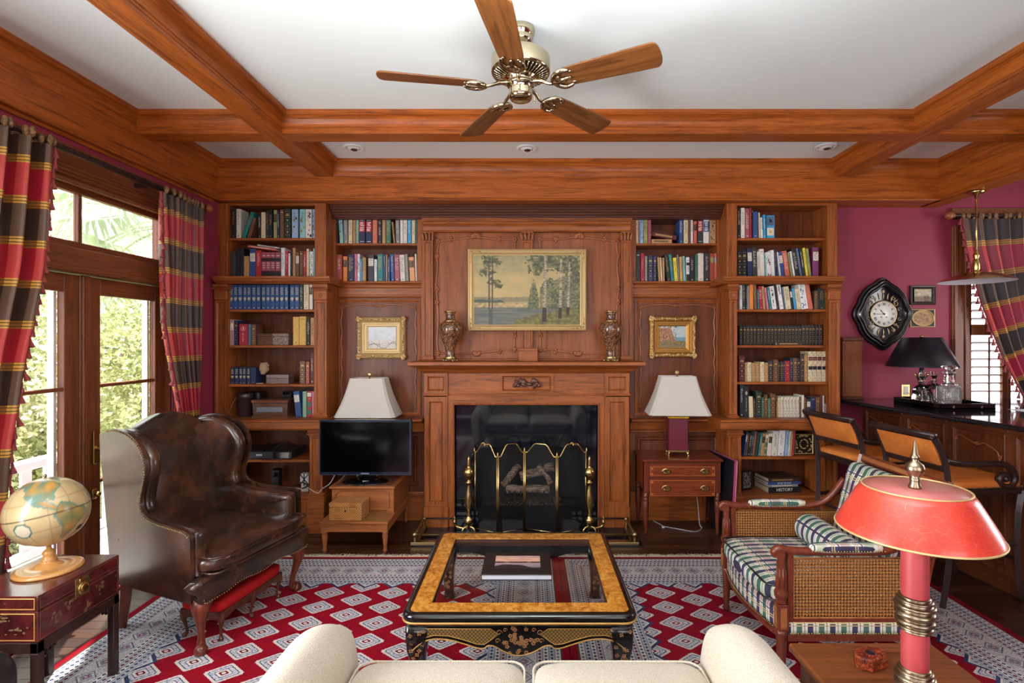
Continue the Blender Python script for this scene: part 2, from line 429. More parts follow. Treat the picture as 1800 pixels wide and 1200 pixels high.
# ------------------------------------------------------------------ garden doors, transom, casings on the left wall
GX = -2.675
def leaf(nm, y0, y1, hinge):
    st = .10; zb = [0.14, .698, 1.286, 1.846]; zt = 1.95
    d = struct(MB().box(GX-.022, GX+.022, y0, y0+st, .02, zt, .003).box(GX-.022, GX+.022, y1-st, y1, .02, zt, .003).obj(nm, W_DOOR))
    MB().box(GX-.021, GX+.021, y0+st, y1-st, .02, zb[0], .003).obj('bottom_rail', W_DOOR_Y, d)
    MB().box(GX-.021, GX+.021, y0+st, y1-st, zb[3], zt, .003).obj('top_rail', W_DOOR_Y, d)
    for z in zb[1:3]:
        MB().box(GX-.015, GX+.015, y0+st, y1-st, z-.011, z+.011, .004).obj('muntin', W_DOOR_Y, d)
    for k in range(3):
        MB().box(GX-.002, GX+.002, y0+st, y1-st, zb[k]+.0, zb[k+1]).obj('pane', PANE, d)
    # bright painted outer stop seen through the glass
    m = MB()
    for yy in (y0+st, y1-st-.018): m.box(GX-.06, GX-.023, yy, yy+.018, zb[0], zb[3])
    m.obj('outer_stop', WHITE, d)
    return d
d1 = leaf('door_1', 2.385, 3.055, 0)
d2 = leaf('door_2', 3.105, 3.775, 1)
MB().box(GX-.02, GX+.034, 3.045, 3.075, .02, 1.95, .004).box(GX+.02, GX+.045, 3.055, 3.110, .02, 1.95, .006).obj('astragal', W_DOOR, d2)
hx, hy, hz = GX+.045, PX(0, 1)*0+3.135, PZ(787, 3.17)
h = MB().box(hx-.006, hx+.006, hy-.014, hy+.014, hz-.09, hz+.11, .004)
h.tube(smooth_path([(hx, hy, hz), (hx+.05, hy, hz), (hx+.06, hy+.03, hz+.006), (hx+.06, hy+.07, hz-.008), (hx+.058, hy+.11, hz+.004)], 5), [.010]*20+[.008], 8)
h.obj('lever_handle', BRASS, d2)
MB().box(hx-.006, hx+.004, hy-.018, hy+.018, hz-.30, hz-.24, .004).tube([(hx, hy, hz-.27), (hx+.03, hy, hz-.27)], .012, 8).obj('thumb_turn', BRASS, d2)
# frame of the opening and transom
cs = MB(); cs.box(XL-.15, XL-.02, DY0, DY0+.045, 0, DZ, .002); cs.box(XL-.15, XL-.02, DY1-.015, DY1, 0, DZ, .002)
struct(cs.obj('trim_8', W_DOOR))
tb = MB().box(XL-.15, XL-.012, DY0+.04, DY1-.01, 1.955, 2.10, .003)
tb.prism([(XL-.02, 1.96), (XL+.012, 1.96), (XL+.016, 1.966), (XL+.012, 1.972), (XL+.004, 1.976), (XL+.002, 1.990), (XL-.008, 1.996), (XL-.02, 1.996)], 'y', DY0, DY1)
struct(tb.obj('trim_9', W_DOOR_Y))
w1 = MB(); w1.box(GX-.02, GX+.02, DY0+.04, DY1-.01, 2.10, 2.145, .003); w1.box(GX-.02, GX+.02, DY0+.04, DY1-.01, 2.43, 2.47, .003)
for yy in (DY0+.04, DY1-.06): w1.box(GX-.02, GX+.02, yy, yy+.05, 2.12, 2.45, .003)
w1 = struct(w1.obj('window_1', W_DOOR_Y))
YM = 2420.6/(930-141)
MB().box(GX-.016, GX+.016, YM-.014, YM+.014, 2.12, 2.45, .003).obj('mullion', W_DOOR, w1)
for a, b in ((DY0+.09, YM-.014), (YM+.014, DY1-.06)): MB().box(GX-.002, GX+.002, a, b, 2.14, 2.44).obj('pane', PANE, w1)
# head casing with reeded mouldings, and side casings
hc = [(XL-.03, 2.46), (XL+.006, 2.46)]
for i in range(4):
    z = 2.465+i*.022; hc += [(XL+.008+i*.004, z), (XL+.017+i*.004, z+.006), (XL+.017+i*.004, z+.013), (XL+.008+i*.004, z+.019)]
hc += [(XL+.012, 2.556), (XL+.012, 2.640), (XL+.026, 2.648), (XL+.030, 2.658), (XL-.03, 2.658)]
struct(MB().prism(hc, 'y', DY0-.14, DY1+.12).obj('trim_10', W_DOOR_Y))
sc_ = MB()
for y0 in (DY0-.12, DY1):
    sc_.box(XL-.01, XL+.012, y0, y0+.11, 0, 2.46, .004); sc_.box(XL+.010, XL+.020, y0+.02, y0+.04, 0, 2.46, .003); sc_.box(XL+.010, XL+.020, y0+.065, y0+.085, 0, 2.46, .003)
struct(sc_.obj('trim_11', W_DOOR))
struct(MB().box(XL-.16, XL+.03, DY0-.05, DY1+.05, 0, .022, .006).obj('trim_12', W_MAHOG))
bb = MB(); bb.box(XL, XL+.018, DY1+.11, 4.22, 0, .16, .004); bb.box(XL, XL+.018, YR, DY0-.12, 0, .16, .004)
struct(bb.obj('baseboard_left', W_DOOR_Y))
# top moulding of the wall under the frieze
struct(MB().box(XL, XL+.016, YR, 4.25, 2.70, 2.722, .004).obj('trim_13', W_BEAM_Y))

# ------------------------------------------------------------------ outdoors by the garden doors
GRASS = Mat('leaf_litter_ground'); n_ = GRASS.noise(GRASS.mapped((1, 1, 1)), 9, 5)
GRASS.color(GRASS.ramp(n_, [(.35, srgb(96, 92, 60)), (.65, srgb(160, 152, 118))])).rough(.9)
struct(MB().box(-22, -4.2, -4, 24, -1.0, -.9).obj('ground', GRASS.m))
deck = struct(MB().box(-3.62, XL-.16, .6, 7.0, -.16, -.07).obj('deck', WHITE))
y = .62
while y < 6.9:
    MB().box(-3.66, XL-.17, y, y+.135, -.07, -.045).obj('deck_board', WHITE, deck, world=False); y += .14
rail = thing('deck_railing', 'white painted porch railing with flat balusters outside the garden doors', 'railing', (-3.55, 3.8, -.05))
MB().box(-3.60, -3.50, .7, 6.6, .655, .72, .01).obj('top_rail', WHITE, rail)
MB().box(-3.58, -3.52, .7, 6.6, .02, .08, .006).obj('bottom_rail', WHITE, rail)
y = 2.6
b0 = None
while y < 5.6:
    if b0 is None:
        b0 = MB().box(-3.56, -3.54, -.036, .036, .07, .66); b0 = b0.obj('baluster', WHITE, rail, world=False); b0.data.transform(Matrix.Translation((3.55, 0, .05))); b0.location = (0, y-3.8, 0)
    else: copy_part(b0, rail, (0, y-3.8, 0))
    y += .175
for yy in (1.0, 2.45, 5.75): MB().box(-3.60, -3.50, yy, yy+.09, -.045, .80, .006).obj('post', WHITE, rail)
# neighbouring white house wall far beyond, shrubs, palm
LEAF = []
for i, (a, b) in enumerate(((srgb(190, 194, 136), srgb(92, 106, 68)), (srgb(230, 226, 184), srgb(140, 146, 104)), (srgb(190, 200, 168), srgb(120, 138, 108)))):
    m = Mat('foliage_%s' % 'abc'[i]); n_ = m.noise(m.mapped((1, 1, 1)), 3.1, 3)
    m.color(m.ramp(n_, [(.35, b), (.6, a)])).rough(.5); m.b.inputs['Transmission Weight'].default_value = 0.0
    nt = m.nt; tl = m.new('ShaderNodeBsdfTranslucent'); tl.inputs[0].default_value = a; mx = m.new('ShaderNodeMixShader'); mx.inputs[0].default_value = .4
    m.link(m.b.outputs[0], mx.inputs[1]); m.link(tl.outputs[0], mx.inputs[2]); m.link(mx.outputs[0], nt.nodes['Material Output'].inputs['Surface'])
    LEAF.append(m.m)
BARK = plain('grey_bark', srgb(120, 104, 88), .9, bump=(30, .5))
def shrub(label, x, y, z, r, h, n, mat, size, seed, cat='shrub'):
    rr = random.Random(seed); t = thing('shrub', label, cat, (x, y, -.9), 0, 'garden shrubs beyond the railing')
    s = MB()
    for k in range(5):
        a = rr.uniform(0, 6.28); s.tube([(0, 0, 0), (cos(a)*r*.3, sin(a)*r*.3, (z+.9)*.5), (cos(a)*r*.6, sin(a)*r*.6, z+.9+h*.2)], [.05, .035, .015], 6)
    s.obj('stem', BARK, t, world=False)
    m = MB()
    for k in range(n):
        # clumps on an uneven shell
        a = rr.uniform(0, 2*pi); q = rr.uniform(-1, 1); rad = rr.uniform(.72, 1.05); sq = sqrt(1-q*q)
        bump = 1+.18*sin(3*a+seed)+.15*sin(7*q+2*a)
        c = Vector((cos(a)*sq*r*rad*bump, sin(a)*sq*r*rad*bump, z+.9+q*h*rad*bump))
        for _ in range(4):
            d = Vector((rr.gauss(0, 1), rr.gauss(0, 1), rr.gauss(0, .8)+.4)).normalized(); e = d.cross(Vector((rr.gauss(0, 1), rr.gauss(0, 1), rr.gauss(0, 1)))).normalized()
            L = size*rr.uniform(.7, 1.3); w = L*.28; o_ = c+Vector((rr.gauss(0, size), rr.gauss(0, size), rr.gauss(0, size)))
            m.add([o_, o_+d*L*.5+e*w, o_+d*L, o_+d*L*.5-e*w], [(0, 1, 2, 3)])
    f = m.obj('foliage', mat, t, world=False); f['kind'] = 'stuff'
    return t
shrub('rounded yellow-green shrub close behind the porch railing', -5.1, 4.9, .55, 1.0, .95, 3000, LEAF[0], .062, 1)
shrub('sunlit pale shrub seen through the left garden door', -5.3, 4.1, 1.0, 1.15, 1.15, 3400, LEAF[1], .062, 2)
shrub('dark green shrub seen through the right garden door', -5.2, 6.3, .8, 1.15, 1.2, 3400, LEAF[0], .062, 3)
shrub('tall pale hedge shrub far behind the garden doors', -7.6, 8.0, 1.2, 1.9, 1.6, 3600, LEAF[1], .09, 4)
shrub('hazy grey-green shrub farthest left beyond the porch', -7.8, 5.2, .9, 1.7, 1.7, 3200, LEAF[2], .09, 5)
shrub('low dark shrub beneath the palm', -5.6, 8.2, .3, 1.3, 1.1, 2400, LEAF[0], .07, 6)
def palm(x, y, ztop, seed):
    rr = random.Random(seed); t = thing('palm_tree', 'fan palm with long drooping fronds outside the transom window', 'palm', (x, y, -.9))
    s = MB(); prof = []
    for i in range(24): prof.append((.17+.03*(i % 2), i/23*(ztop+.9)))
    s.lathe(prof, 14); s.obj('trunk', BARK, t, world=False)
    fm = None
    for k in range(22):
        m = MB(); L = 1.0; 
        base = Vector((0, 0, 0)); stalk_end = Vector((L, 0, .25)); m.tube(smooth_path([base, (L*.5, 0, .22), stalk_end], 4), [.018]*8+[.012], 5)
        for j in range(34):
            a = radians(-95+190*j/33+rr.uniform(-2, 2)); ll = 1.05*(1-.25*abs(a)/1.7)*rr.uniform(.9, 1.1); w = .020
            d = Vector((cos(a), sin(a), 0)); p1 = stalk_end+d*ll*.5+Vector((0, 0, .02)); p2 = stalk_end+d*ll+Vector((0, 0, -.45*rr.uniform(.7, 1.3)))
            sd = Vector((-sin(a), cos(a), 0))*w
            m.add([stalk_end-sd*.3, stalk_end+sd*.3, p1+sd, p1-sd, p2], [(0, 1, 2, 3), (3, 2, 4)])
        if fm is None or k < 3:
            f = m.obj('frond', LEAF[2], t, world=False); fm = f
        else: f = copy_part(fm, t)
        f.location = (0, 0, ztop+.9); el = rr.uniform(-.9, .75)
        f.rotation_euler = (rr.uniform(-.3, .3), -el, k*2.39996)
    return t
palm(-4.95, 7.15, 3.15, 5)
t = thing('tree', 'bare twiggy bright tree high behind the left garden door', 'tree', (-11.0, 10.5, -.9))
MB().tube(smooth_path([(0, 0, 0), (.1, 0, 1.5), (-.1, .1, 3), (.2, .1, 4.6)], 4), [.16]*4+[.12]*4+[.08]*4+[.04], 8).obj('trunk', BARK, t, world=False)
rr = random.Random(9); m = MB(); m2 = MB()
for k in range(60):
    a = rr.uniform(0, 6.28); z0 = rr.uniform(1.6, 4.4); q = Vector((0, 0, z0)); pts = [q]
    for j in range(5): q = q+Vector((cos(a)*.35+rr.gauss(0, .12), sin(a)*.35+rr.gauss(0, .12), rr.uniform(-.1, .3))); pts.append(q.copy())
    m.tube(pts, [.03, .024, .018, .013, .009, .005], 4)
    for _ in range(30):
        o_ = pts[rr.randrange(1, 6)]+Vector((rr.gauss(0, .15), rr.gauss(0, .15), rr.gauss(0, .15))); d = Vector((rr.gauss(0, 1), rr.gauss(0, 1), rr.gauss(0, 1))).normalized(); e = d.orthogonal().normalized()
        m2.add([o_, o_+d*.05+e*.02, o_+d*.1, o_+d*.05-e*.02], [(0, 1, 2, 3)])
m.obj('branches', BARK, t, world=False)['kind'] = 'stuff'; m2.obj('foliage', LEAF[1], t, world=False)['kind'] = 'stuff'

# ------------------------------------------------------------------ alcove window with shutters
SY = 4.49
cx = MB()
for x0, x1, z0, z1 in ((AX0-.15, AX0-.0, AZ0-.0, AZ1+.10), (AX1, AX1+.12, AZ0, AZ1+.10), (AX0, AX1, AZ1, AZ1+.10)):
    cx.box(x0, x1, AY-.022, AY+.05, z0, z1, .004)
cx.box(AX0-.14, AX0-.11, AY-.034, AY-.02, AZ0, AZ1+.1, .004); cx.box(AX0-.05, AX0-.02, AY-.034, AY-.02, AZ0, AZ1+.1, .004)
struct(cx.obj('trim_14', W_DOOR))
w2 = MB(); w2.box(AX0, AX1, AY+.08, AY+.10, AZ0, AZ0+.05); w2.box(AX0, AX1, AY+.08, AY+.10, AZ1-.05, AZ1)
for x in (AX0, (AX0+AX1)/2-.025, AX1-.05): w2.box(x, x+.05, AY+.08, AY+.10, AZ0, AZ1)
w2 = struct(w2.obj('window_2', W_DOOR))
MB().box(AX0, AX1, AY+.088, AY+.091, AZ0, AZ1).obj('pane', PANE, w2)
lv = None
for k, (x0, x1) in enumerate(((AX0+.005, 4.145), (4.150, 4.49), (4.495, 4.99))):
    sh = thing('shutter', ('louvred wooden window shutter leaf left of the curtain', 'louvred wooden shutter leaf partly under the plaid curtain edge', 'louvred wooden shutter leaf hidden far behind the curtain')[k], 'shutter', ((x0+x1)/2, SY+.015, AZ0), 0, 'alcove window shutters')
    fr = MB(); sw = .018 if k == 0 else .03
    for a, b in ((x0, x0+sw), (x1-.04, x1)): fr.box(a, b, SY-.002, SY+.028, AZ0, AZ1, .003)
    for a, b in ((AZ0, AZ0+.03), (PZ(589, SY), PZ(570, SY)), (AZ1-.05, AZ1)): fr.box(x0, x1, SY-.002, SY+.028, a, b, .003)
    fr.obj('shutter_frame', W_DOOR, sh)
    zs = [z for z in [AZ0+.055+.070*i for i in range(22)] if z < AZ1-.05 and not (PZ(592, SY) < z < PZ(567, SY))]
    first = None
    for z in zs:
        w_ = x1-.04-(x0+sw)
        if first is None:
            b = MB().box(-w_/2, w_/2, -.026, .026, -.0045, .0045, .002, M=Matrix.Rotation(radians(-17), 4, 'X'))
            first = b.obj('louvre', W_DOOR_Y, sh, world=False); first.location = ((x0+sw+x1-.04)/2-(x0+x1)/2, 0, z-AZ0)
        else: copy_part(first, sh, (first.location.x, 0, z-AZ0))
    xm = (x0+x1)/2-.01; MB().box(xm-.006, xm+.006, SY-.026, SY-.014, AZ0+.04, PZ(592, SY), .002).box(xm-.006, xm+.006, SY-.026, SY-.014, PZ(566, SY), AZ1-.06, .002).obj('tilt_rod', W_DOOR, sh)
# ------------------------------------------------------------------ built-in joinery of the back wall
W_CARVED = plain('dark_carved_wood', srgb(84, 48, 30), .35, coat=.4)
YU, YMID, YCOR, YCNT, YLOW, YBK = 4.33, 4.25, 4.17, 4.14, 4.21, 4.56
def moulded_panel(x0, x1, z0, z1, y, fl=.018, dep=.010):
    """sunk panel with a sloping moulding: a surface facing -y"""
    return MB().frame(x0, x1, z0, z1, [(0, 0), (.0, -.004), (.004, -.006), (.010, -.004), (.016, .004), (.018, .004)], y, True)
def rosette(cx, cz, y, r, parent, mat=W_CARVE):
    m = MB()
    for k in range(8):
        a = k*pi/4; m.ball((cx+cos(a)*r*.55, y, cz+sin(a)*r*.55), (r*.36, r*.25, r*.36), 8, 5)
    m.ball((cx, y-.003, cz), (r*.3, r*.3, r*.3), 8, 6)
    return m.obj('carved_rosette', mat, parent)
def pilaster(px0, px1, pyt, pyb, Y, parent, rose=True):
    """fluted cabinet pilaster: capital, sunk shaft panel, base. pixel edges on plane Y"""
    x0, x1 = PX(px0, Y), PX(px1, Y); zt, zb = PZ(pyt, Y), PZ(pyb, Y); w = x1-x0
    ch = .060 if rose else .050
    sh = MB(); i = .010
    sh.box(x0+i, x1-i, Y+.012, Y+.29, zb, zt, 0)
    sh.frame(x0+i, x1-i, zb+.03, zt-ch-.075 if rose else zt-ch, [(0, .012), (0, 0), (.014, 0), (.018, .002), (.024, .010), (.026, .010)], Y, True)
    sh.obj('pilaster_shaft', W_CASE, parent)
    cp = MB(); cp.box(x0-.004, x1+.004, Y-.012, Y+.10, zt-.030, zt, .004).box(x0-.010, x1+.010, Y-.020, Y+.10, zt-.042, zt-.030, .003)
    cp.box(x0+.002, x1-.002, Y-.006, Y+.10, zt-.056, zt-.042, .004)
    if rose: cp.box(x0+.006, x1-.006, Y-.004, Y+.08, zt-.130, zt-.056, .004)
    cp.obj('capital', W_CASE_X, parent)
    if rose: rosette((x0+x1)/2, zt-.093, Y-.006, .020, parent)
    bs = MB(); bs.box(x0+.003, x1-.003, Y-.006, Y+.08, zb, zb+.030, .005).box(x0-.004, x1+.004, Y-.012, Y+.08, zb, zb+.018, .004)
    bs.obj('pilaster_base', W_CASE_X, parent)
def bookcase(label, U, M_, L, cor, cnt, shelves_low, side):
    """U/M_/L: (left outer, left inner, right inner, right outer) pixels of upper, middle and lower sections"""
    X = lambda px, Y: PX(px, Y)
    t = thing('bookcase', label, 'bookcase', (X((U[0]+U[3])/2, YU), YU, 0), 0, 'built-in bookcases flanking the fireplace')
    zt = FZ-.014; zc0, zc1 = PZ(497, YCOR), PZ(485, YCOR)
    # upper section
    for a, b in ((U[0], U[1]), (U[2], U[3])):
        MB().box(X(a, YU), X(b, YU), YU, YBK, zc1, zt, .003).obj('stile', W_CASE, t)
    MB().box(X(U[1], YU), X(U[2], YU), YU, YU+.03, PZ(361, YU), zt, .002).obj('top_rail', W_CASE_X, t)
    x0, x1 = X(U[0], YU), X(U[3], YU)
    MB().box(x0+.02, x1-.02, YBK, YBK+.02, .02, zt).obj('back_panel', W_PANEL, t)
    MB().box(x0+.02, x1-.02, YU+.03, YBK, zt-.02, zt).obj('top_board', W_CASE_X, t)
    MB().box(X(U[1], YU)+.0, X(U[2], YU)-.0, YU+.02, YBK, zc1-.001, zc1+.001).obj('shelf_lining', W_CASE_X, t)
    MB().box(X(U[1], YU), X(U[2], YU), YU+.022, YBK, PZ(418, YU+.02)-.021, PZ(418, YU+.02), .003).obj('shelf', W_CASE_X, t)
    # cornice shelf between upper and middle sections
    c = [(YBK, zc1), (YCOR+.002, zc1), (YCOR, zc1-.004), (YCOR, zc1-.018), (YCOR+.008, zc1-.024), (YCOR+.012, zc1-.036), (YCOR+.03, zc1-.042), (YCOR+.05, zc0), (YBK, zc0)]
    MB().prism(c, 'x', X(cor[0], YCOR), X(cor[1], YCOR)).obj('cornice_shelf', W_CASE_X, t)
    # middle section
    zcnt1, zcnt0 = PZ(738, YCNT), PZ(757, YCNT)
    for a, b in ((M_[0], M_[1]), (M_[2], M_[3])):
        pilaster(a, b, (CY-(zc0-EYE)*F/YMID), (CY-(zcnt1-EYE)*F/YMID), YMID, t)
    ys = YMID+.03
    xl, xr = X(M_[1], YMID)-.012, X(M_[2], YMID)+.012
    for py in (543.5, 606.5, 671+(4 if side < 0 else 0)):
        MB().box(xl, xr, ys, YBK, PZ(py, ys)-.022, PZ(py, ys), .004).obj('shelf', W_CASE_X, t)
    # counter ledge
    c = [(YBK, zcnt1), (YCNT, zcnt1), (YCNT-.004, zcnt1-.006), (YCNT-.004, zcnt1-.016), (YCNT+.006, zcnt1-.022), (YCNT+.006, zcnt0+.016), (YCNT+.014, zcnt0+.008), (YCNT+.02, zcnt0), (YBK, zcnt0)]
    MB().prism(c, 'x', X(cnt[0], YCNT), X(cnt[1], YCNT)).obj('counter_ledge', W_CASE_X, t)
    # lower section
    zp = .30
    for a, b in ((L[0], L[1]), (L[2], L[3])):
        pilaster(a, b, (CY-(zcnt0-EYE)*F/YLOW), (CY-(zp-EYE)*F/YLOW), YLOW, t, False)
        MB().box(X(a, YLOW)-.008, X(b, YLOW)+.008, YLOW-.012, YBK, 0, zp, .004).obj('plinth_block', W_CASE_X, t)
    xl, xr = X(L[1], YLOW)-.015, X(L[2], YLOW)+.015
    MB().box(xl, xr, YLOW+.03, YLOW+.05, 0, zp-.022).box(xl, xr, YLOW+.018, YLOW+.04, 0, .10, .004).obj('base_panel', W_CASE_X, t)
    for py in shelves_low:
        MB().box(xl, xr, YLOW+.035, YBK, PZ(py, YLOW+.03)-.022, PZ(py, YLOW+.03), .004).obj('shelf', W_CASE_X, t)
    MB().box(xl, xr, YLOW+.02, YBK, zp-.024, zp, .003).obj('bottom_shelf', W_CASE_X, t)
    return t
bookcase('tall built-in wooden bookcase left of the fireplace, beside the garden doors', (380, 400, 553, 573), (375, 400, 550, 576), (378, 402, 542, 569), (373, 579), (371, 573), (808,), -1)
bookcase('tall built-in wooden bookcase right of the fireplace, beside the burgundy wall', (1278, 1296, 1455, 1472), (1280, 1298, 1455, 1479), (1279, 1305, 1446, 1474), (1273, 1485), (1267, 1484), (803,), 1)

# shallow bookshelves above the recess panelling
YRC = 4.50
def recess(label, a0, a1, a2, a3, side):
    t = thing('wall_shelf', label, 'bookshelf', (PX((a0+a3)/2, YRC), YRC, PZ(500, YRC)), 0, 'shallow bookshelves beside the chimney breast')
    zt = PZ(376, YRC); z0 = PZ(494, YRC-.02)
    MB().box(PX(a0, YRC), PX(a1, YRC), YRC, YB-.025, z0, zt, .002).obj('side_board', W_CASE, t)
    MB().box(PX(a2, YRC), PX(a3, YRC), YRC, YB-.025, z0, zt, .002).obj('side_board', W_CASE, t)
    MB().box(PX(a1, YRC), PX(a2, YRC), YRC, YRC+.03, PZ(381, YRC), zt, .002).obj('top_rail', W_CASE_X, t)
    MB().box(PX(a1, YRC), PX(a2, YRC), YB-.035, YB-.022, z0, zt).obj('back_panel', W_PANEL, t)
    MB().box(PX(a1, YRC), PX(a2, YRC), YRC+.008, YB-.03, PZ(427, YRC)-.02, PZ(427, YRC), .003).obj('shelf', W_CASE_X, t)
    x0, x1 = PX(a0, YRC)-.0, PX(a3, YRC)+.0
    MB().prism([(YB-.025, z0), (YRC-.024, z0), (YRC-.028, z0-.005), (YRC-.028, z0-.014), (YRC-.012, z0-.024), (YRC-.004, z0-.032), (YB-.025, z0-.032)], 'x', x0, x1).obj('bottom_shelf', W_CASE_X, t)
recess('shallow two-tier bookshelf between the left bookcase and the chimney breast', 578, 590, 733, 741, -1)
recess('shallow two-tier bookshelf between the chimney breast and the right bookcase', 1111, 1118, 1260, 1277, 1)

# dark ribbed cornice over the middle of the wall
rib = [(YB-.03, FZ-.014), (4.38, FZ-.014)]
zz = FZ-.018
for i in range(5): rib += [(4.385+i*.018, zz), (4.385+i*.018, zz-.010), (4.397+i*.018, zz-.014), (4.397+i*.018, zz-.019)]; zz -= .019
rib += [(4.50, zz-.002), (YB-.03, zz-.002)]
t = MB().prism(rib, 'x', PX(574, YU)+.001, PX(1277, YU)-.001)
struct(t.obj('trim_15', W_DARK))
# recess panelling (picture panels, dado ledge, wainscot)
def recess_wall(label, px0, px1, side):
    Y = 4.535; x0, x1 = PX(px0, Y), PX(px1, Y); t = thing('wall_panelling', label, 'panelling', ((x0+x1)/2, Y, 0), 0, 'panelled recesses beside the fireplace')
    zt = PZ(500, 4.5); zl = PZ(737, 4.44)
    MB().box(x0, x1, Y, YB-.025, 0, zt).obj('backing', W_PANEL, t)
    MB().prism([(Y, zt), (Y-.022, zt), (Y-.022, zt-.02), (Y-.012, zt-.03), (Y-.010, zt-.085), (Y-.018, zt-.09), (Y-.018, zt-.10), (Y-.004, zt-.115), (Y, zt-.115)], 'x', x0, x1).obj('head_moulding', W_CASE_X, t)
    a, b = x0+.045, x1-.03
    MB().frame(a, b, zl+.02, zt-.13, [(0, .0), (0, -.012), (.010, -.014), (.018, -.006), (.026, -.004), (.028, .0)], Y).obj('panel_moulding', W_CASE, t)
    # carved ribbon ornament
    m = MB(); n = .045; A, B, Z0, Z1 = a+n, b-n, zl+.10, zt-.20
    def wav(p, q, k, amp=.006):
        p, q = Vector(p), Vector(q); d = (q-p); nn = Vector((-d.z, 0, d.x)).normalized(); return [p+d*(i/(k*4))+nn*amp*sin(i*pi/2*1.0) for i in range(k*4+1)]
    yy = Y-.004
    m.tube(wav((A, yy, Z0), (A, yy, Z1), 5), .0065, 6); m.tube(wav((B, yy, Z0), (B, yy, Z1), 5), .0065, 6)
    mid = (A+B)/2
    m.tube(smooth_path([(A, yy, Z1), (A+.1, yy, Z1+.022), (mid-.08, yy, Z1+.026), (mid-.03, yy, Z1+.012), (mid, yy-.004, Z1+.02), (mid+.03, yy, Z1+.012), (mid+.08, yy, Z1+.026), (B-.1, yy, Z1+.022), (B, yy, Z1)], 5), .0065, 6)
    for k in range(7): m.ball((mid+(k-3)*.012, yy-.003, Z1+.018+.004*(k % 2)), (.008, .006, .009), 8, 5)
    for x in (A, B):
        for z in (Z0, (Z0+Z1)/2, Z1):
            for k in range(4): m.ball((x+.006*cos(k*1.6), yy-.003, z+.010*sin(k*1.6)), .007, 8, 5)
    m.obj('carved_ornament', W_CARVE, t)
    # dado ledge and wainscot
    MB().prism([(Y, zl), (4.44, zl), (4.436, zl-.006), (4.436, zl-.016), (4.452, zl-.026), (4.50, zl-.034), (4.515, zl-.10), (4.508, zl-.106), (4.508, zl-.118), (Y, zl-.125)], 'x', x0, x1).obj('dado_ledge', W_CASE_X, t)
    z1 = zl-.15; z0 = .30
    wain = MB().frame(x0+.05, x1-.05, z0, z1, [(0, 0), (0, -.010), (.008, -.014), (.018, -.008), (.024, -.004), (.034, -.004), (.040, -.010), (.05, -.002)], Y, True)
    wain.obj('raised_panel', W_PANEL, t)
    MB().prism([(Y, .25), (Y-.014, .25), (Y-.018, .235), (Y-.018, .0), (Y, .0)], 'x', x0, x1).obj('skirting', W_CASE_X, t)
recess_wall('dark panelled recess left of the fireplace behind the television', 582.5, 746, -1)
recess_wall('dark panelled recess right of the fireplace behind the chest of drawers', 1107, 1270.5, 1)

# ------------------------------------------------------------------ fireplace surround
YF = 4.345; FX = PX(926, YF)
fp = thing('fireplace_surround', 'panelled wooden fireplace surround with carved fruit and deep mantel shelf', 'fireplace', (FX, YF, 0))
X = lambda px, Y=YF: PX(px, Y)
Z = lambda py, Y=YF: PZ(py, Y)
ms = 4.18; z1 = PZ(636, ms)
m = MB()
def mantel_ring(out, z): return [(X(748)-out, YF-out), (X(1104)+out, YF-out)], z
prof = [(.112, z1), (.116, z1-.005), (.116, z1-.028), (.108, z1-.034), (.096, z1-.038), (.084, z1-.046), (.062, z1-.064), (.046, z1-.082), (.034, z1-.088), (.030, z1-.092), (.012, z1-.100), (.0, z1-.100)]
prof[0:2] = [(.150, z1), (.156, z1-.005)]; prof[2:5] = [(.156, z1-.028), (.146, z1-.034), (.120, z1-.042)]; prof[5] = (.095, z1-.050)
vs = []; fs = []
for o_, z in prof: vs += [(X(748)-o_*.72, YB-.03, z), (X(748)-o_*.72, YF-o_, z), (X(1104)+o_*.72, YF-o_, z), (X(1104)+o_*.72, YB-.03, z)]
for j in range(len(prof)-1):
    for i in range(3): fs.append((j*4+i, j*4+i+1, j*4+i+5, j*4+i+4))
fs.append((0, 1, 2, 3)); b = (len(prof)-1)*4; fs.append((b, b+3, b+2, b+1))
m.add(vs, fs); m.obj('mantel_shelf', W_CASE_X, fp)
zf1, zf0 = z1-.100, Z(692)
MB().box(X(748), X(1104), YF+.010, YB-.03, zf0, zf1).obj('frieze', W_CASE_X, fp)
for a, b in ((746, 787), (1062, 1106)):
    MB().frame(X(a), X(b), zf0, zf1, [(0, .03), (0, -.012), (.026, -.012), (.032, -.016), (.040, -.004), (.044, -.004)], YF, True).obj('corner_block', W_CASE, fp)
    # side pilaster under the block
    za, zb_ = Z(697), Z(888)
    MB().box(X(a)+.004, X(b)-.004, YF+.004, YB-.03, 0, za).frame(X(a)+.002, X(b)-.002, zb_, za, [(0, .02), (0, -.010), (.036, -.010), (.042, -.014), (.050, .0), (.054, .0)], YF, True).obj('pilaster', W_CASE, fp)
    MB().box(X(a)-.006, X(b)+.006, YF-.018, YB-.03, zf0-.016, zf0, .004).box(X(a)-.010, X(b)+.010, YF-.024, YF+.05, zf0-.006, zf0+.004, .003).obj('pilaster_cap', W_CASE_X, fp)
    MB().box(X(a)-.006, X(b)+.006, YF-.018, YB-.03, 0, zb_-.010, .004).box(X(a)-.002, X(b)+.002, YF-.016, YF+.03, zb_-.012, zb_+.010, .005).obj('pilaster_foot', W_CASE, fp)
MB().frame(X(878), X(973), zf0+.004, zf1, [(0, .03), (0, -.006), (.022, -.006), (.026, -.012), (.036, .004), (.040, .004)], YF, True).obj('centre_panel', W_CASE_X, fp)
MB().box(X(787), X(1062), YF-.004, YF+.05, zf0-.014, zf0, .003).obj('frieze_bead', W_CASE_X, fp)
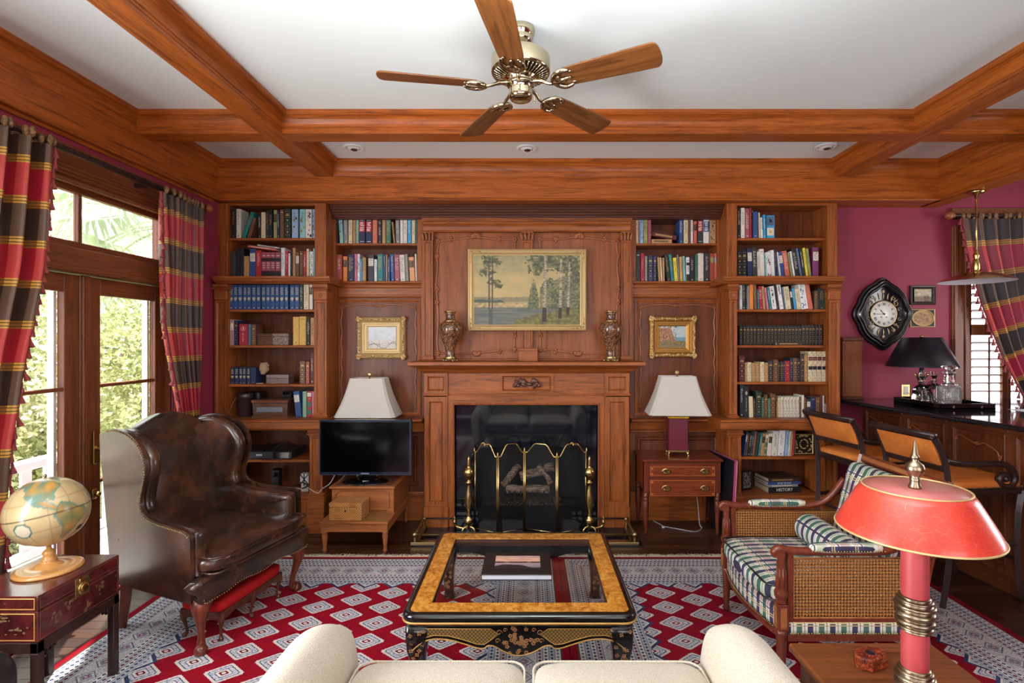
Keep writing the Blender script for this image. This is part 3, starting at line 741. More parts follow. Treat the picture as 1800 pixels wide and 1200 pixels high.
# architrave round the opening
MB().box(X(785), X(1066), YF+.004, YB-.05, Z(709), zf0-.010).obj('lintel', W_CASE_X, fp)
for a, b in ((785, 797), (1053, 1066)): MB().box(X(a), X(b), YF+.004, YB-.05, 0, Z(709)).obj('jamb', W_CASE, fp)
MB().add([], []).tube([(X(797.5), YF, 0), (X(797.5), YF, Z(710)), (X(1052.5), YF, Z(710)), (X(1052.5), YF, 0)], .011, 8, False).obj('bead_moulding', W_CASE, fp)
# carved fruit and leaves
m = MB(); cz = (zf0+zf1)/2; rr = random.Random(4)
for s_ in (-1, 1):
    for k in range(7):
        a = rr.uniform(0, 2*pi); bx = FX+s_*.055+cos(a)*.034; bz = cz+sin(a)*.022
        m.ball((bx, YF-.014, bz), (.026, .014, .015), 10, 6, M=Matrix.Translation((bx, 0, bz)) @ Matrix.Rotation(a*s_, 4, 'Y') @ Matrix.Translation((-bx, 0, -bz)))
    for k in range(3): m.ball((FX+s_*(.070+.016*k), YF-.028, cz-.014+.014*(k % 2)), .017, 12, 8)
m.tube(smooth_path([(FX-.05, YF-.016, cz+.008), (FX, YF-.018, cz-.002), (FX+.05, YF-.016, cz+.010)], 5), .004, 6)
m.obj('carved_fruit', W_CARVED, fp)
# polished black slate slips and firebox
SLATE = Mat('polished_black_slate'); n_ = SLATE.noise(SLATE.mapped((1, 1, 1)), 14, 5)
SLATE.color(SLATE.ramp(n_, [(.4, srgb(14, 17, 24)), (.75, srgb(26, 31, 40))])).rough(.05).spec(.5); SLATE = SLATE.m
ys_ = YF+.055
fx0, fx1, fzt, fzb = X(838, ys_), X(1028, ys_), Z(786, ys_), Z(890, ys_)
sl_ = MB()
for a in (( X(790), fx0, 0, Z(706)), (fx1, X(1060), 0, Z(706)), (fx0, fx1, fzt, Z(706)), (fx0, fx1, 0, fzb)): sl_.box(a[0], a[1], ys_, ys_+.03, a[2], a[3])
sl_.obj('slate_slips', SLATE, fp)
FB = plain('sooty_firebox', srgb(34, 33, 36), .85, bump=(30, .4))
m = MB(); y0, y1 = ys_+.03, YB+.0
m.box(fx0, fx0+.01, y0, y1, fzb-.02, fzt).box(fx1-.01, fx1, y0, y1, fzb-.02, fzt).box(fx0, fx1, y0, y1, fzt, fzt+.01).box(fx0, fx1, y0, y1, fzb-.03, fzb-.01).box(fx0, fx1, y1-.045, y1-.035, fzb, fzt)
m.obj('firebox', FB, fp)
EMB = Mat('gravel'); n_ = EMB.voronoi(EMB.mapped((1, 1, 1)), 90); EMB.color(EMB.ramp(n_, [(.1, srgb(150, 120, 92)), (.6, srgb(70, 54, 44))])).rough(.9).bump(n_, .8, .01)
m = MB(); rr = random.Random(2)
for k in range(420):
    m.ball((rr.uniform(fx0+.16, fx1-.2), rr.uniform(y0+.01, y0+.20), fzb-.008+rr.uniform(0, .03)), rr.uniform(.007, .013), 6, 4)
o = m.obj('lava_gravel', EMB.m, fp); o['kind'] = 'stuff'
LOG = Mat('ceramic_log_bark'); n_ = LOG.noise(LOG.mapped((3, 14, 14)), 4, 6, .6); LOG.color(LOG.ramp(n_, [(.35, srgb(92, 76, 66)), (.55, srgb(176, 150, 128)), (.7, srgb(222, 200, 178))])).rough(.9).bump(n_, 1.0, .02)
LOGEND = plain('cut_log_end', srgb(190, 140, 92), .8, bump=(60, .5))
def log(p, q, r, seed):
    rr = random.Random(seed); p, q = Vector(p), Vector(q)
    pts = [p.lerp(q, i/6)+Vector((rr.gauss(0, .004), rr.gauss(0, .004), rr.gauss(0, .006))) for i in range(7)]
    t = thing('gas_log', ['thick ceramic log lying across the grate behind the fire screen', 'upper bent ceramic log at the back of the grate', 'short ceramic log leaning on the left with a pale cut end', 'thin forked ceramic log leaning on the right'][seed], 'log', tuple(p), 0, 'logs in the grate')
    MB().tube(pts, [r*rr.uniform(.88, 1.1) for _ in pts], 12).obj('bark', LOG.m, t)
    d = (q-p).normalized()
    MB().tube([p-d*.003, p+d*.002], r*.92, 12, False).tube([q-d*.002, q+d*.003], r*.92, 12, False).obj('cut_end', LOGEND, t)
lz = fzb+.07
log((X(890, 4.5), 4.50, lz+.055), (X(965, 4.5), 4.50, lz+.055), .036, 0)
log((X(915, 4.58), 4.58, lz+.14), (X(972, 4.6), 4.62, lz+.21), .042, 1)
log((X(884, 4.47), 4.47, lz+.10), (X(912, 4.6), 4.60, lz+.22), .030, 2)
log((X(968, 4.48), 4.47, lz+.11), (X(948, 4.6), 4.57, lz+.235), .024, 3)
gr = thing('fire_grate', 'black iron grate holding the logs in the firebox', 'grate', (FX, 4.5, fzb))
m = MB()
for k in range(9):
    x = X(885, 4.5)+k*.05; m.box(x-.005, x+.005, 4.44, 4.64, fzb+.05, fzb+.062).box(x-.005, x+.005, 4.435, 4.447, fzb+.05, fzb+.12)
m.box(X(882, 4.5), X(970, 4.5), 4.436, 4.446, fzb+.06, fzb+.07)
for x in (X(888, 4.5), X(964, 4.5)): m.box(x-.008, x+.008, 4.45, 4.46, fzb-.02, fzb+.05).box(x-.008, x+.008, 4.62, 4.63, fzb-.02, fzb+.05)
m.obj('bars', IRON, gr)
# ------------------------------------------------------------------ overmantel
om = thing('overmantel', 'carved wooden overmantel panel above the fireplace with vine mouldings', 'overmantel', (FX, 4.46, z1))
YO = 4.47; zt = PZ(376, YO)
MB().box(X(741, 4.5), X(1112, 4.5), YO+.012, YB-.03, z1, zt).obj('panel', W_OVER, om)
MB().box(X(741, YO), X(1112, YO), YO-.006, YO+.02, PZ(391, YO), zt, .003).obj('top_board', W_CASE_X, om)
ze1, ze0 = PZ(389, 4.40), PZ(407, 4.43)
MB().prism([(YO+.02, ze1), (4.40, ze1), (4.396, ze1-.008), (4.396, ze1-.018), (4.41, ze1-.028), (4.418, ze1-.04), (4.422, ze0+.012), (4.43, ze0), (YO+.02, ze0)], 'x', X(743, 4.4), X(1109, 4.4)).obj('entablature', W_CASE_X, om)
def over_pil(a, b, base=True, zlow=None):
    Y = 4.445; x0, x1 = X(a, Y), X(b, Y); zb = PZ(632, Y) if base else zlow
    MB().box(x0+.006, x1-.006, Y+.008, YO+.02, zb, ze0).frame(x0+.004, x1-.004, zb+.02, ze0-.075, [(0, .02), (0, -.006), (.014, -.006), (.020, .002), (.022, .002)], Y, True).obj('pilaster', W_CASE, om)
    m = MB(); m.box(x0-.002, x1+.002, Y-.014, YO, ze0-.012, ze0, .003)
    for i in range(4):
        xx = lerp(x0+.006, x1-.006, i/3)
        m.tube(smooth_path([(xx, Y-.004, ze0-.070), (xx, Y-.014, ze0-.045), (xx+(i-1.5)*.004, Y-.022, ze0-.020), (xx+(i-1.5)*.007, Y-.030, ze0-.024)], 4), [.009]*8+[.010]*5, 6)
        m.ball((xx, Y-.012, ze0-.060), (.010, .008, .014), 8, 5)
    m.obj('carved_capital', W_CARVE, om)
    if base: MB().box(x0-.004, x1+.004, Y-.016, YO, zb-.0, zb+.028, .004).box(x0-.012, x1+.012, Y-.024, YO, z1, zb, .004).obj('pilaster_base', W_CASE_X, om)
over_pil(743, 762); over_pil(1091, 1110); over_pil(916, 937, False, z1)
MB().box(X(760), X(1093), YO-.012, YO+.013, z1, z1+.018, .004).obj('bottom_rail', W_CASE_X, om)
# vine mouldings: knotted stems with leaf bursts
def vine(parent, path, knots, r=.0085):
    m = MB(); m.tube(smooth_path(path, 6), r, 7)
    for k in knots:
        for j in range(5):
            a = j*1.257; m.ball((k[0]+cos(a)*.012, k[1]-.005, k[2]+sin(a)*.016), (.010, .009, .013), 8, 5)
    return m.obj('carved_vine', W_CARVE, parent)
yv = YO+.006; q = lambda px, py: P(px, py, YO)[0:1]+(yv,)+P(px, py, YO)[2:3]
for s_, ref in ((-1, 0), (1, 1)):
    f_ = (lambda px: px) if s_ < 0 else (lambda px: 1854-px)
    A = lambda px, py: q(f_(px), py)
    vine(om, [A(771, 424), A(768, 450), A(769, 470), A(766, 500), A(768, 520), A(770, 560), A(768, 600), A(770, 622)], [A(770, 424), A(768, 450), A(768, 508), A(768, 531), A(770, 620)])
    vine(om, [A(771, 424), A(785, 422), A(800, 420), A(822, 418), A(845, 417), A(870, 420), A(890, 420), A(904, 422), A(905, 438)], [A(792, 420), A(877, 420), A(905, 421)])
    vine(om, [A(770, 620), A(795, 622), A(820, 622), A(845, 620), A(870, 617), A(888, 614), A(903, 616), A(904, 600), A(906, 582), A(905, 560)], [A(878, 617), A(904, 614), A(904, 590)])
    for px, py, sc in ((836, 416, 1.0), (838, 620, .8)):
        m = MB()
        for j in range(9):
            a = lerp(-.1*pi, 1.1*pi, j/8) if sc == 1.0 else lerp(.9*pi, 2.1*pi, j/8)
            c = Vector(A(px, py)); d = Vector((cos(a), 0, sin(a)*.8))
            m.tube(smooth_path([c, c+d*.024*sc+Vector((0, -.008, 0)), c+d*.052*sc+Vector((0, -.006, 0))], 3), [.005, .010, .012, .013, .012, .009, .003], 6)
        m.ball(tuple(Vector(A(px, py))+Vector((0, -.012, 0))), (.016, .012, .014), 10, 6)
        m.obj('carved_leaf_spray', W_CARVE, om)
# small wooden block standing on the mantel
mb_ = thing('wooden_block', 'small plain wooden block box standing at the middle of the mantel', 'box', P(928.5, 635.5, 4.36), 0)
mb_.location.z = z1
MB().box(-.080, .080, -.03, .03, 0, .108, .003).obj('body', W_CASE_X, mb_, world=False)
MB().box(-.080, .080, -.032, .03, .088, .092, .001).obj('lid_seam', W_DARK, mb_, world=False)
MANTELZ = z1
# black hearth slab
struct(MB().box(-.90, .87, 3.93, YF+.06, -.01, .006, .003).obj('hearth', SLATE))
# ------------------------------------------------------------------ books
BC = dict(black=(26, 25, 28), charcoal=(52, 50, 54), navy=(28, 40, 78), blue=(44, 78, 134), lightblue=(150, 180, 214), skyblue=(60, 160, 208), steel=(78, 108, 136), teal=(34, 122, 122),
          aqua=(140, 196, 196), seafoam=(136, 176, 150), green=(60, 110, 88), darkgreen=(34, 54, 46), olive=(150, 150, 84), cream=(222, 206, 168), ivory=(224, 218, 202), white=(232, 232, 230),
          grey=(136, 134, 132), tan=(184, 142, 92), brown=(112, 74, 50), darkbrown=(62, 42, 34), red=(178, 34, 40), crimson=(164, 28, 48), maroon=(92, 32, 38), rose=(160, 78, 90), pink=(214, 120, 150),
          salmon=(206, 104, 84), orange=(222, 132, 50), peach=(226, 160, 112), yellow=(236, 214, 70), mustard=(220, 176, 88), purple=(120, 50, 96), brick=(160, 66, 56), mauve=(168, 140, 140))
LIGHTC = {'lightblue', 'aqua', 'seafoam', 'cream', 'ivory', 'white', 'tan', 'mustard', 'yellow', 'peach', 'pink', 'orange', 'olive'}
_bm = {}
def cloth(c, leather=False):
    k = (c, leather)
    if k not in _bm:
        m = Mat(('leather_' if leather else 'cloth_')+c); base = srgb(*BC[c]); n = m.noise(m.mapped((1, 1, 1)), 55, 4)
        lo = tuple(q*(.55 if leather else .82) for q in base[:3])+(1,)
        m.color(m.ramp(n, [(.35, lo), (.6, base)])).rough(.38 if leather else .5); _bm[k] = m.m
    return _bm[k]
GILT = plain('gilt_lettering', srgb(206, 170, 104), .4, .5)
INKW = plain('pale_lettering', srgb(230, 226, 214), .6); INKB = plain('dark_lettering', srgb(30, 28, 34), .6)
def fake_title(m, w, z0, z1, rr, y, big=1.0):
    """unreadable small print: a column of strokes like lettering seen from afar"""
    z = z1; hw = w*.26*big
    while z > z0+.004:
        st = rr.uniform(.0035, .0065)
        if rr.random() < .86:
            k = rr.random()
            if k < .5: m.box(-hw, hw, y-.0006, y, z-st*.35, z-st*.15)
            if k > .25: m.box(-hw, -hw*.55, y-.0006, y, z-st*.7, z-st*.15)
            if k > .6: m.box(-hw*.1, hw*.3, y-.0006, y, z-st*.7, z-st*.15)
            if k < .4: m.box(hw*.5, hw, y-.0006, y, z-st*.7, z-st*.15)
        z -= st
def make_book(label, group, w, h, d, col, style, seed):
    rr = random.Random(seed); old = style in 'gL'
    t = thing('book', label, 'book', (0, 0, 0), 0, group)
    b = .0022; r = min(.004, w*.25); m = MB()
    sp = [(-w/2, b+.006), (-w/2, r*.6), (-w/2+r*.6, .0), (w/2-r*.6, .0), (w/2, r*.6), (w/2, b+.006), (w/2-b, b+.006), (-w/2+b, b+.006)]
    m.prism(sp, 'z', 0, h)
    m.box(-w/2, -w/2+b, b+.004, d, 0, h).box(w/2-b, w/2, b+.004, d, 0, h)
    if old:
        for k in range(5):
            z = h*(.10+.20*k); m.box(-w/2-.0002, w/2+.0002, -.0014, .004, z, z+.003)
    m.obj('cover', cloth(col, old), t, world=False)
    MB().box(-w/2+b, w/2-b, b+.006, d-.003, .003, h-.003).obj('page_block', PAPER, t, world=False)
    ink = (INKB if col in LIGHTC else (GILT if rr.random() < .35 or old else INKW)); y = -.0003
    q = MB()
    if style == 't': fake_title(q, w, h*rr.uniform(.30, .45), h*rr.uniform(.82, .92), rr, y, rr.uniform(.7, 1.25)); q.box(-w*.12, w*.12, y-.0005, y, h*.06, h*.09)
    elif style == 'p': q.box(-w*.3, w*.3, y-.0005, y, h*.90, h*.915) if rr.random() < .6 else q.box(-w*.2, w*.2, y-.0005, y, h*.08, h*.095)
    elif style == 'l':
        lb = MB().box(-w*.42, w*.42, y-.0006, y, h*.58, h*.86); lb.obj('title_label', cloth('black' if col in LIGHTC or col == 'salmon' else 'ivory'), t, world=False)
        fake_title(q, w*.9, h*.61, h*.85, rr, y-.0006); ink = GILT if col in LIGHTC or col == 'salmon' else INKB
    elif style in 'RB':
        lb = MB().box(-w*.48, w*.48, y-.0006, y, h*.45, h*.86); lb.obj('title_label', cloth('red' if style == 'R' else 'blue'), t, world=False)
        for zz in (.80, .74, .68, .60, .54, .49): q.box(-w*rr.uniform(.2, .36), w*rr.uniform(.2, .36), y-.0012, y-.0006, h*zz, h*(zz+.03))
        q.box(-w*.3, w*.3, y-.0006, y, h*.90, h*.92); q.box(-w*.3, w*.3, y-.0006, y, h*.06, h*.08); ink = INKW
    elif style == 's':
        MB().box(-w*.49, w*.49, y-.0006, y, h*.02, h*.30).box(-w*.49, w*.49, y-.0006, y, h*.66, h*.78).obj('dark_band', cloth('black'), t, world=False)
        for zz in (.58, .5, .42, .86): q.box(-w*.3, w*.3, y-.0012, y, h*zz, h*(zz+.02))
    elif style == 'm':
        for zz in (.86, .78, .70, .62): q.box(-w*rr.uniform(.22, .34), w*rr.uniform(.22, .34), y-.0006, y, h*zz, h*(zz+.035))
        q.add([(-w*.3, y-.0005, h*.50), (w*.3, y-.0005, h*.50), (w*.34, y-.0005, h*.42), (0, y-.0005, h*.34), (-w*.34, y-.0005, h*.42)], [(0, 1, 2, 3, 4)]); q.box(-w*.2, w*.2, y-.0005, y, h*.05, h*.08)
        ink = plain('pale_gold_print', srgb(186, 180, 140), .5) if 'pale_gold_print' not in bpy.data.materials else bpy.data.materials['pale_gold_print']
    elif style == 'd':
        lb = MB()
        for _ in range(9):
            a = rr.uniform(-w*.45, w*.2); c = rr.uniform(.04, .8)*h; lb.box(a, a+w*rr.uniform(.1, .3), y-.0004, y, c, c+h*rr.uniform(.03, .10))
        lb.obj('cover_picture', cloth(rr.choice(['navy', 'steel', 'brown', 'tan', 'olive'])), t, world=False); fake_title(q, w, h*.55, h*.92, rr, y-.0004, .8); ink = INKB if col in LIGHTC else INKW
    elif style == 'o':
        lb = MB(); n = 16; lb.add([(cos(2*pi*i/n)*w*.42, y-.0005, h*.77+sin(2*pi*i/n)*h*.11) for i in range(n)], [tuple(range(n))]); lb.obj('oval_badge', cloth('olive' if col == 'brick' else 'lightblue'), t, world=False); q.box(-w*.15, w*.15, y-.0005, y, h*.05, h*.07)
    elif style == 'e':
        n = 20; q.tube([(cos(2*pi*i/n)*w*.24, y, h*.78+sin(2*pi*i/n)*w*.24) for i in range(n)], .0012, 4, closed=True); q.box(-w*.05, w*.05, y-.0006, y, h*.72, h*.84); fake_title(q, w*.4, h*.15, h*.62, rr, y); ink = INKW
    elif style == 'w':
        MB().box(-w*.46, w*.46, y-.0006, y, h*.10, h*.30).box(-w*.46, w*.46, y-.0006, y, h*.40, h*.60).obj('title_label', cloth('green'), t, world=False)
        MB().box(-w*.46, w*.46, y-.0006, y, h*.80, h*.95).obj('title_label', cloth('ivory'), t, world=False); q.box(-w*.3, w*.3, y-.001, y, h*.70, h*.72); ink = GILT
    elif style == 'g':
        for k in range(5):
            z = h*(.10+.20*k); q.box(-w*.40, w*.40, -.0019, -.0014, z+.001, z+.002)
            if k < 4: q.add([(0, y-.0006, z+h*.14), (w*.16, y-.0006, z+h*.11), (0, y-.0006, z+h*.08), (-w*.16, y-.0006, z+h*.11)], [(0, 1, 2, 3)])
        q.box(-w*.32, w*.32, y-.0006, y, h*.76, h*.79); q.box(-w*.26, w*.26, y-.0006, y, h*.81, h*.83); ink = GILT
    elif style == 'L':
        MB().box(-w*.46, w*.46, y-.0018, y, h*.70, h*.82).obj('red_label', cloth('maroon'), t, world=False)
        MB().box(-w*.46, w*.46, y-.0018, y, h*.40, h*.51).obj('black_label', cloth('black'), t, world=False)
        q.box(-w*.3, w*.3, y-.0024, y-.0018, h*.75, h*.765); ink = GILT
    if q.v: q.obj('spine_lettering', ink, t, world=False)
    return t
ORD = ['leftmost', 'second from left', 'third from left', 'fourth from left', 'fifth from left', 'sixth from left', 'seventh from left', 'eighth from left', 'ninth from left', 'tenth from left']+['%s from left' % s for s in ('eleventh', 'twelfth', 'thirteenth', 'fourteenth', 'fifteenth', 'sixteenth', 'seventeenth', 'eighteenth', 'nineteenth', 'twentieth', '21st', '22nd', '23rd', '24th', '25th', '26th', '27th', '28th', '29th', '30th', '31st')]
NAMES = dict(lightblue='pale blue', skyblue='sky blue', steel='slate blue', seafoam='pale green', darkgreen='dark green', darkbrown='dark brown', mauve='dusty mauve')
SDESC = dict(t='', p='plain', l='labelled', R='red-blocked', B='blue-blocked', s='black-banded', m='gilt-titled', d='patterned', o='oval-badged', e='emblem-stamped', g='gilt-banded', L='two-labelled', w='green-labelled')
_sid = [0]
def shelf(where, group, ox, oy, s, zbase, Y, spec, depth=.135):
    """spec: 'x0 x1 top colour style [lean]' in pixels of a crop at (ox, oy) with scale s"""
    B = []
    for e in spec.replace('\n', ';').split(';'):
        e = e.split()
        if not e: continue
        x0, x1 = PX(ox+float(e[0])/s, Y), PX(ox+float(e[1])/s, Y); h = PZ(oy+float(e[2])/s, Y)-zbase
        ln = float(e[5])/s*Y/F if len(e) > 5 else 0
        B.append([x0, x1, h, e[3], e[4] if len(e) > 4 else 't', ln/h])
    for _ in range(3):
        for i in range(len(B)-1):
            a, b = B[i], B[i+1]; hh = min(a[2], b[2]); gap = b[0]-a[1]
            if a[5]-b[5] > gap/hh:
                if b[5] < 0: b[5] = min(0, a[5]-gap/hh)
                if a[5]-b[5] > gap/hh and a[5] > 0: a[5] = max(0, b[5]+gap/hh)
    cnt = {}
    for i, (x0, x1, h, col, st, tn) in enumerate(B):
        _sid[0] += 1; ang = math.atan(tn); w = (x1-x0)*cos(ang)-.0012; hl = (h-(x1-x0)*abs(sin(ang)))/cos(ang)
        tall = ('leaning ' if abs(ang) > .10 else '')
        lab = ' '.join((tall+SDESC[st]+' '+NAMES.get(col, col)+' book').split())+', '+ORD[i]+' on '+where
        t = make_book(lab, group, w, hl, depth*random.uniform(.86, 1.0), col, st, _sid[0])
        if ang >= 0: t.location = (x1-.0006-cos(ang)*w/2, Y+random.uniform(0, .006), zbase+sin(ang)*w/2+.0003)
        else: t.location = (x0+.0006+cos(ang)*w/2, Y+random.uniform(0, .006), zbase-sin(ang)*w/2+.0003)
        t.rotation_euler = (0, ang, 0)
def flat_book(label, group, p, L, th, dep, col, rz=0, tilt=0, title=None, style='t'):
    """a book lying down, spine towards the viewer; p = left front lower corner"""
    t = thing('book', label, 'book', p, rz, group)
    t.rotation_euler = (0, tilt, rz)
    b = .0025
    MB().box(0, L, 0, dep, 0, b).box(0, L, 0, dep, th-b, th).box(0, L, -.001, b, 0, th, .002).obj('cover', cloth(col), t, world=False)
    MB().box(.003, L-.003, b, dep-.004, b, th-b).obj('page_block', PAPER, t, world=False)
    ink = INKB if col in LIGHTC else INKW
    if title: text_part(title, th*.75, ink, t, Matrix.Translation((L*.5, -.0016, th*.5)) @ Matrix.Rotation(pi/2, 4, 'X'))
    else:
        rr = random.Random(L); q = MB(); x = L*.12
        while x < L*.8:
            w = rr.uniform(.004, .008); q.box(x, x+w*.6, -.0016, -.001, th*.3, th*.7); x += w
        q.obj('spine_lettering', GILT if not title and col in ('maroon', 'darkbrown', 'black') else ink, t, world=False)
    return t
c4 = (370, 340, 5.452); c5 = (370, 540, 5.0); c7 = (570, 360, 8.0); c8 = (1100, 360, 8.0)
r1 = (1280, 340, 7.5); r2 = (1270, 480, 8.571); r3 = (1270, 600, 7.5); r4 = (1260, 730, 7.06)
ZU = PZ(418, YU+.02); ZC = PZ(485, YCOR); ZMID = lambda py: PZ(py, YMID+.03); ZCN = PZ(738, YCNT)
shelf('the top shelf of the left bookcase', 'books on the top shelf of the left bookcase', *c4, ZU, 4.362, '''200 240 145 black t;246 290 148 ivory t;293 330 172 teal t 110;344 378 225 brown p 60;455 480 190 black t;484 524 180 cream p;530 556 165 charcoal t;558 592 158 black t;600 634 158 olive l
638 660 165 navy t;664 702 155 brown p;706 768 145 darkgreen g;778 838 152 lightblue d;852 905 150 aqua d;908 968 150 ivory d;975 999 150 lightblue d''')
shelf('the second shelf of the left bookcase', 'books on the second shelf of the left bookcase', *c4, ZC, 4.362, '''166 184 575 teal p;188 238 560 charcoal p;242 275 530 black p;278 316 520 black p;318 368 600 tan p;372 430 530 blue l;432 485 542 red t;487 531 562 rose s;532 575 562 rose s;576 619 562 rose s;620 668 562 rose s
674 711 520 white t;714 740 552 red t;743 762 572 white p;764 780 560 black t;784 812 522 tan t;815 848 562 brown l;850 884 552 brown p;887 914 550 red t;917 941 530 cream p;944 979 555 white d;982 998 527 aqua p''')
_h = PZ(340+541/5.452, 4.37)
flat_book('orange-brown book lying tilted on the upright books, second shelf of left bookcase', 'books laid flat on other books', (PX(370+360/5.452, 4.38), 4.375, PZ(340+516/5.452, 4.38)+.001), .238, .018, .12, 'salmon', 0, .125)
flat_book('thin white book lying topmost on the tilted orange one, left bookcase', 'books laid flat on other books', (PX(370+445/5.452, 4.38), 4.385, PZ(340+499/5.452, 4.38)+.001), .185, .010, .12, 'white', 0, .135)
shelf('the shelf of matching blue volumes, left bookcase', 'matching blue volumes in the left bookcase', *c4, ZMID(543.5), 4.30, '''170 218 878 blue m;220 258 878 blue m;262 305 878 blue m;308 346 878 blue m;348 388 878 blue m;390 435 878 blue m;438 478 878 blue m;484 526 878 blue m;528 570 878 blue m;572 614 878 blue m;616 655 878 blue m
660 705 878 blue m;708 745 878 blue m;758 803 878 blue m;805 850 878 blue m;852 886 868 darkgreen t;890 940 868 cream t;944 978 862 ivory l''')
shelf('the shelf with the patterned box, left bookcase', 'books beside the patterned wooden box', *c5, ZMID(606.5), 4.30, '''155 204 107 mauve l;207 240 117 navy g;246 325 147 crimson e;328 354 147 steel p;358 396 152 brown g;722 777 84 mustard p;780 838 80 mustard p;846 873 95 black t;877 911 92 tan t''')
shelf('the shelf with the carved head, left bookcase', 'books on the shelf with the small carved head', *c5, ZMID(675), 4.30, '''175 208 530 navy m;210 244 530 navy m;247 279 530 navy m;282 312 530 navy m;316 348 530 navy m;350 398 528 navy p;780 829 470 brown g;834 870 475 brick g;875 911 400 maroon t''')
shelf('the counter ledge of the left bookcase', 'books on the counter of the left bookcase', *c5, ZCN, 4.30, '''748 802 735 blue l -25;808 843 740 seafoam p;845 886 740 red w;889 911 738 pink p''')
shelf('the upper left recess shelf', 'books on the upper shelf left of the overmantel', *c7, PZ(427, YRC), 4.515, '''160 196 210 black p;214 266 205 aqua d -18;275 330 200 grey t -8;338 392 182 cream t;398 438 205 tan t;443 483 178 seafoam p;486 574 182 navy R;580 668 182 navy R;674 745 175 salmon t;755 803 205 black t;812 860 200 tan p;865 935 188 green t
974 996 238 tan t -30;1005 1060 182 grey t -8;1066 1105 202 white p;1108 1163 200 ivory t;1170 1222 175 skyblue t;1228 1276 180 cream t;1280 1300 190 teal p''')
shelf('the lower left recess shelf', 'books on the lower shelf left of the overmantel', *c7, PZ(494, YRC-.02), 4.505, '''162 248 698 brick t;262 322 722 orange l;330 418 698 navy t;422 458 690 pink t;462 498 690 white d;502 528 760 skyblue d;530 582 740 tan t;612 696 700 charcoal l;700 738 765 white t;742 824 692 teal t;828 858 695 blue d;862 886 705 tan p;888 922 732 blue t
935 984 692 blue t -12;990 1062 695 rose t -12;1070 1140 700 ivory t -18;1147 1192 692 grey t -20;1202 1276 730 peach l -20;1280 1304 688 ivory p -12''')
shelf('the upper right recess shelf', 'books on the upper shelf right of the overmantel', *c8, PZ(427, YRC), 4.515, '''144 180 190 cream t;182 200 188 grey p;204 248 168 lightblue d;254 308 168 olive t;312 358 170 rose p;756 808 168 blue t;818 880 168 cream t;885 914 180 brown p;918 950 178 white t;957 1004 228 salmon l;1010 1086 175 charcoal R;1092 1174 180 white B;1183 1268 180 tan d''')
flat_book('tan book lying flat at the bottom of the upper right recess shelf', 'books laid flat on other books', (PX(1100+362/8, 4.52), 4.515, PZ(427, YRC)+.0004), PX(1100+648/8, 4.52)-PX(1100+362/8, 4.52), PZ(360+465/8, 4.52)-PZ(360+522/8, 4.52), .12, 'tan')
flat_book('thick maroon book resting tilted on the flat tan one, upper right recess shelf', 'books laid flat on other books', (PX(1100+366/8, 4.53), 4.520, PZ(360+438/8, 4.53)), .215, .038, .13, 'maroon', 0, .17)
shelf('the lower right recess shelf', 'books on the lower shelf right of the overmantel', *c8, PZ(494, YRC-.02), 4.505, '''142 208 668 black p;212 264 680 crimson t;268 308 718 grey g;315 385 710 navy g;388 435 712 navy g;465 495 732 tan p -22;498 520 740 cream p -18;522 554 742 tan p -8;582 636 692 black t -40;642 685 692 teal t -40;690 740 740 yellow t -25;742 762 700 grey p -20
768 806 728 mustard t -12;814 846 718 aqua t -14;852 898 735 white s;902 970 722 black t;975 1015 700 green p;1018 1098 680 ivory p;1105 1178 680 charcoal t;1185 1246 682 brick o;1250 1278 682 salmon o''')
shelf('the top shelf of the right bookcase', 'books on the top shelf of the right bookcase', *r1, PZ(418, YU+.02), 4.362, '''126 165 190 black t;170 222 190 ivory t;228 285 195 rose t;288 312 187 crimson t;314 328 200 black p;332 396 237 blue p;412 428 250 cream p -8;436 464 315 white t -12;470 500 278 skyblue t -8''')
shelf('the second shelf of the right bookcase', 'books on the second shelf of the right bookcase', *r1, ZC, 4.362, '''124 182 745 black g;186 248 740 black g;262 325 720 navy l -12;330 390 705 charcoal t -15;395 430 765 ivory t -12;432 490 728 ivory p -20;494 512 780 aqua t -14;515 578 770 white d -16;580 622 745 white p -25;630 668 730 navy t -40;684 703 770 white t -45;705 756 765 blue l -50
765 828 750 salmon t -55;836 860 775 olive t -55;868 894 760 white t -55;900 955 712 black t -65;960 992 720 steel t -65;1000 1030 720 black t -60;1036 1068 712 yellow t -50;1070 1106 720 olive t -45;1118 1200 708 purple l''')
shelf('the third shelf of the right bookcase', 'paperbacks below the cornice of the right bookcase', *r2, ZMID(543.5), 4.30, '''258 300 180 white t;303 345 150 darkgreen t;350 370 165 black t;374 405 190 grey p;410 468 168 orange p;480 525 140 brown t -12;537 556 245 teal t -10;562 610 195 crimson t -25;617 652 195 tan t -28;672 704 215 pink t -38;712 742 215 teal t -38
756 824 190 white d -50;830 852 125 black p -58;872 932 130 white d -58;936 952 210 steel p -42;962 1046 195 cream t -45;1050 1085 230 black l -40;1088 1126 225 skyblue t -40;1130 1190 230 cream t -45;1196 1300 130 white d -70;1306 1376 110 salmon t -80;1390 1440 265 brown g;1446 1556 230 darkgreen t''')
shelf('the shelf of matching black volumes, right bookcase', 'matching black volumes in the right bookcase', *r2, ZMID(606.5), 4.315, ';'.join('%d %d %d black g' % (258+52.4*i, 258+52.4*i+50.5, 790 if i < 18 else 776) for i in range(24)))
flat_book('slim brown booklet lying flat in front of the matching black volumes', 'books laid flat on other books', (PX(1270+815/8.571, 4.285), 4.284, ZMID(606.5)+.0004), PX(1200/8.571, 4.285)-PX(815/8.571, 4.285), .024, .026, 'darkbrown')
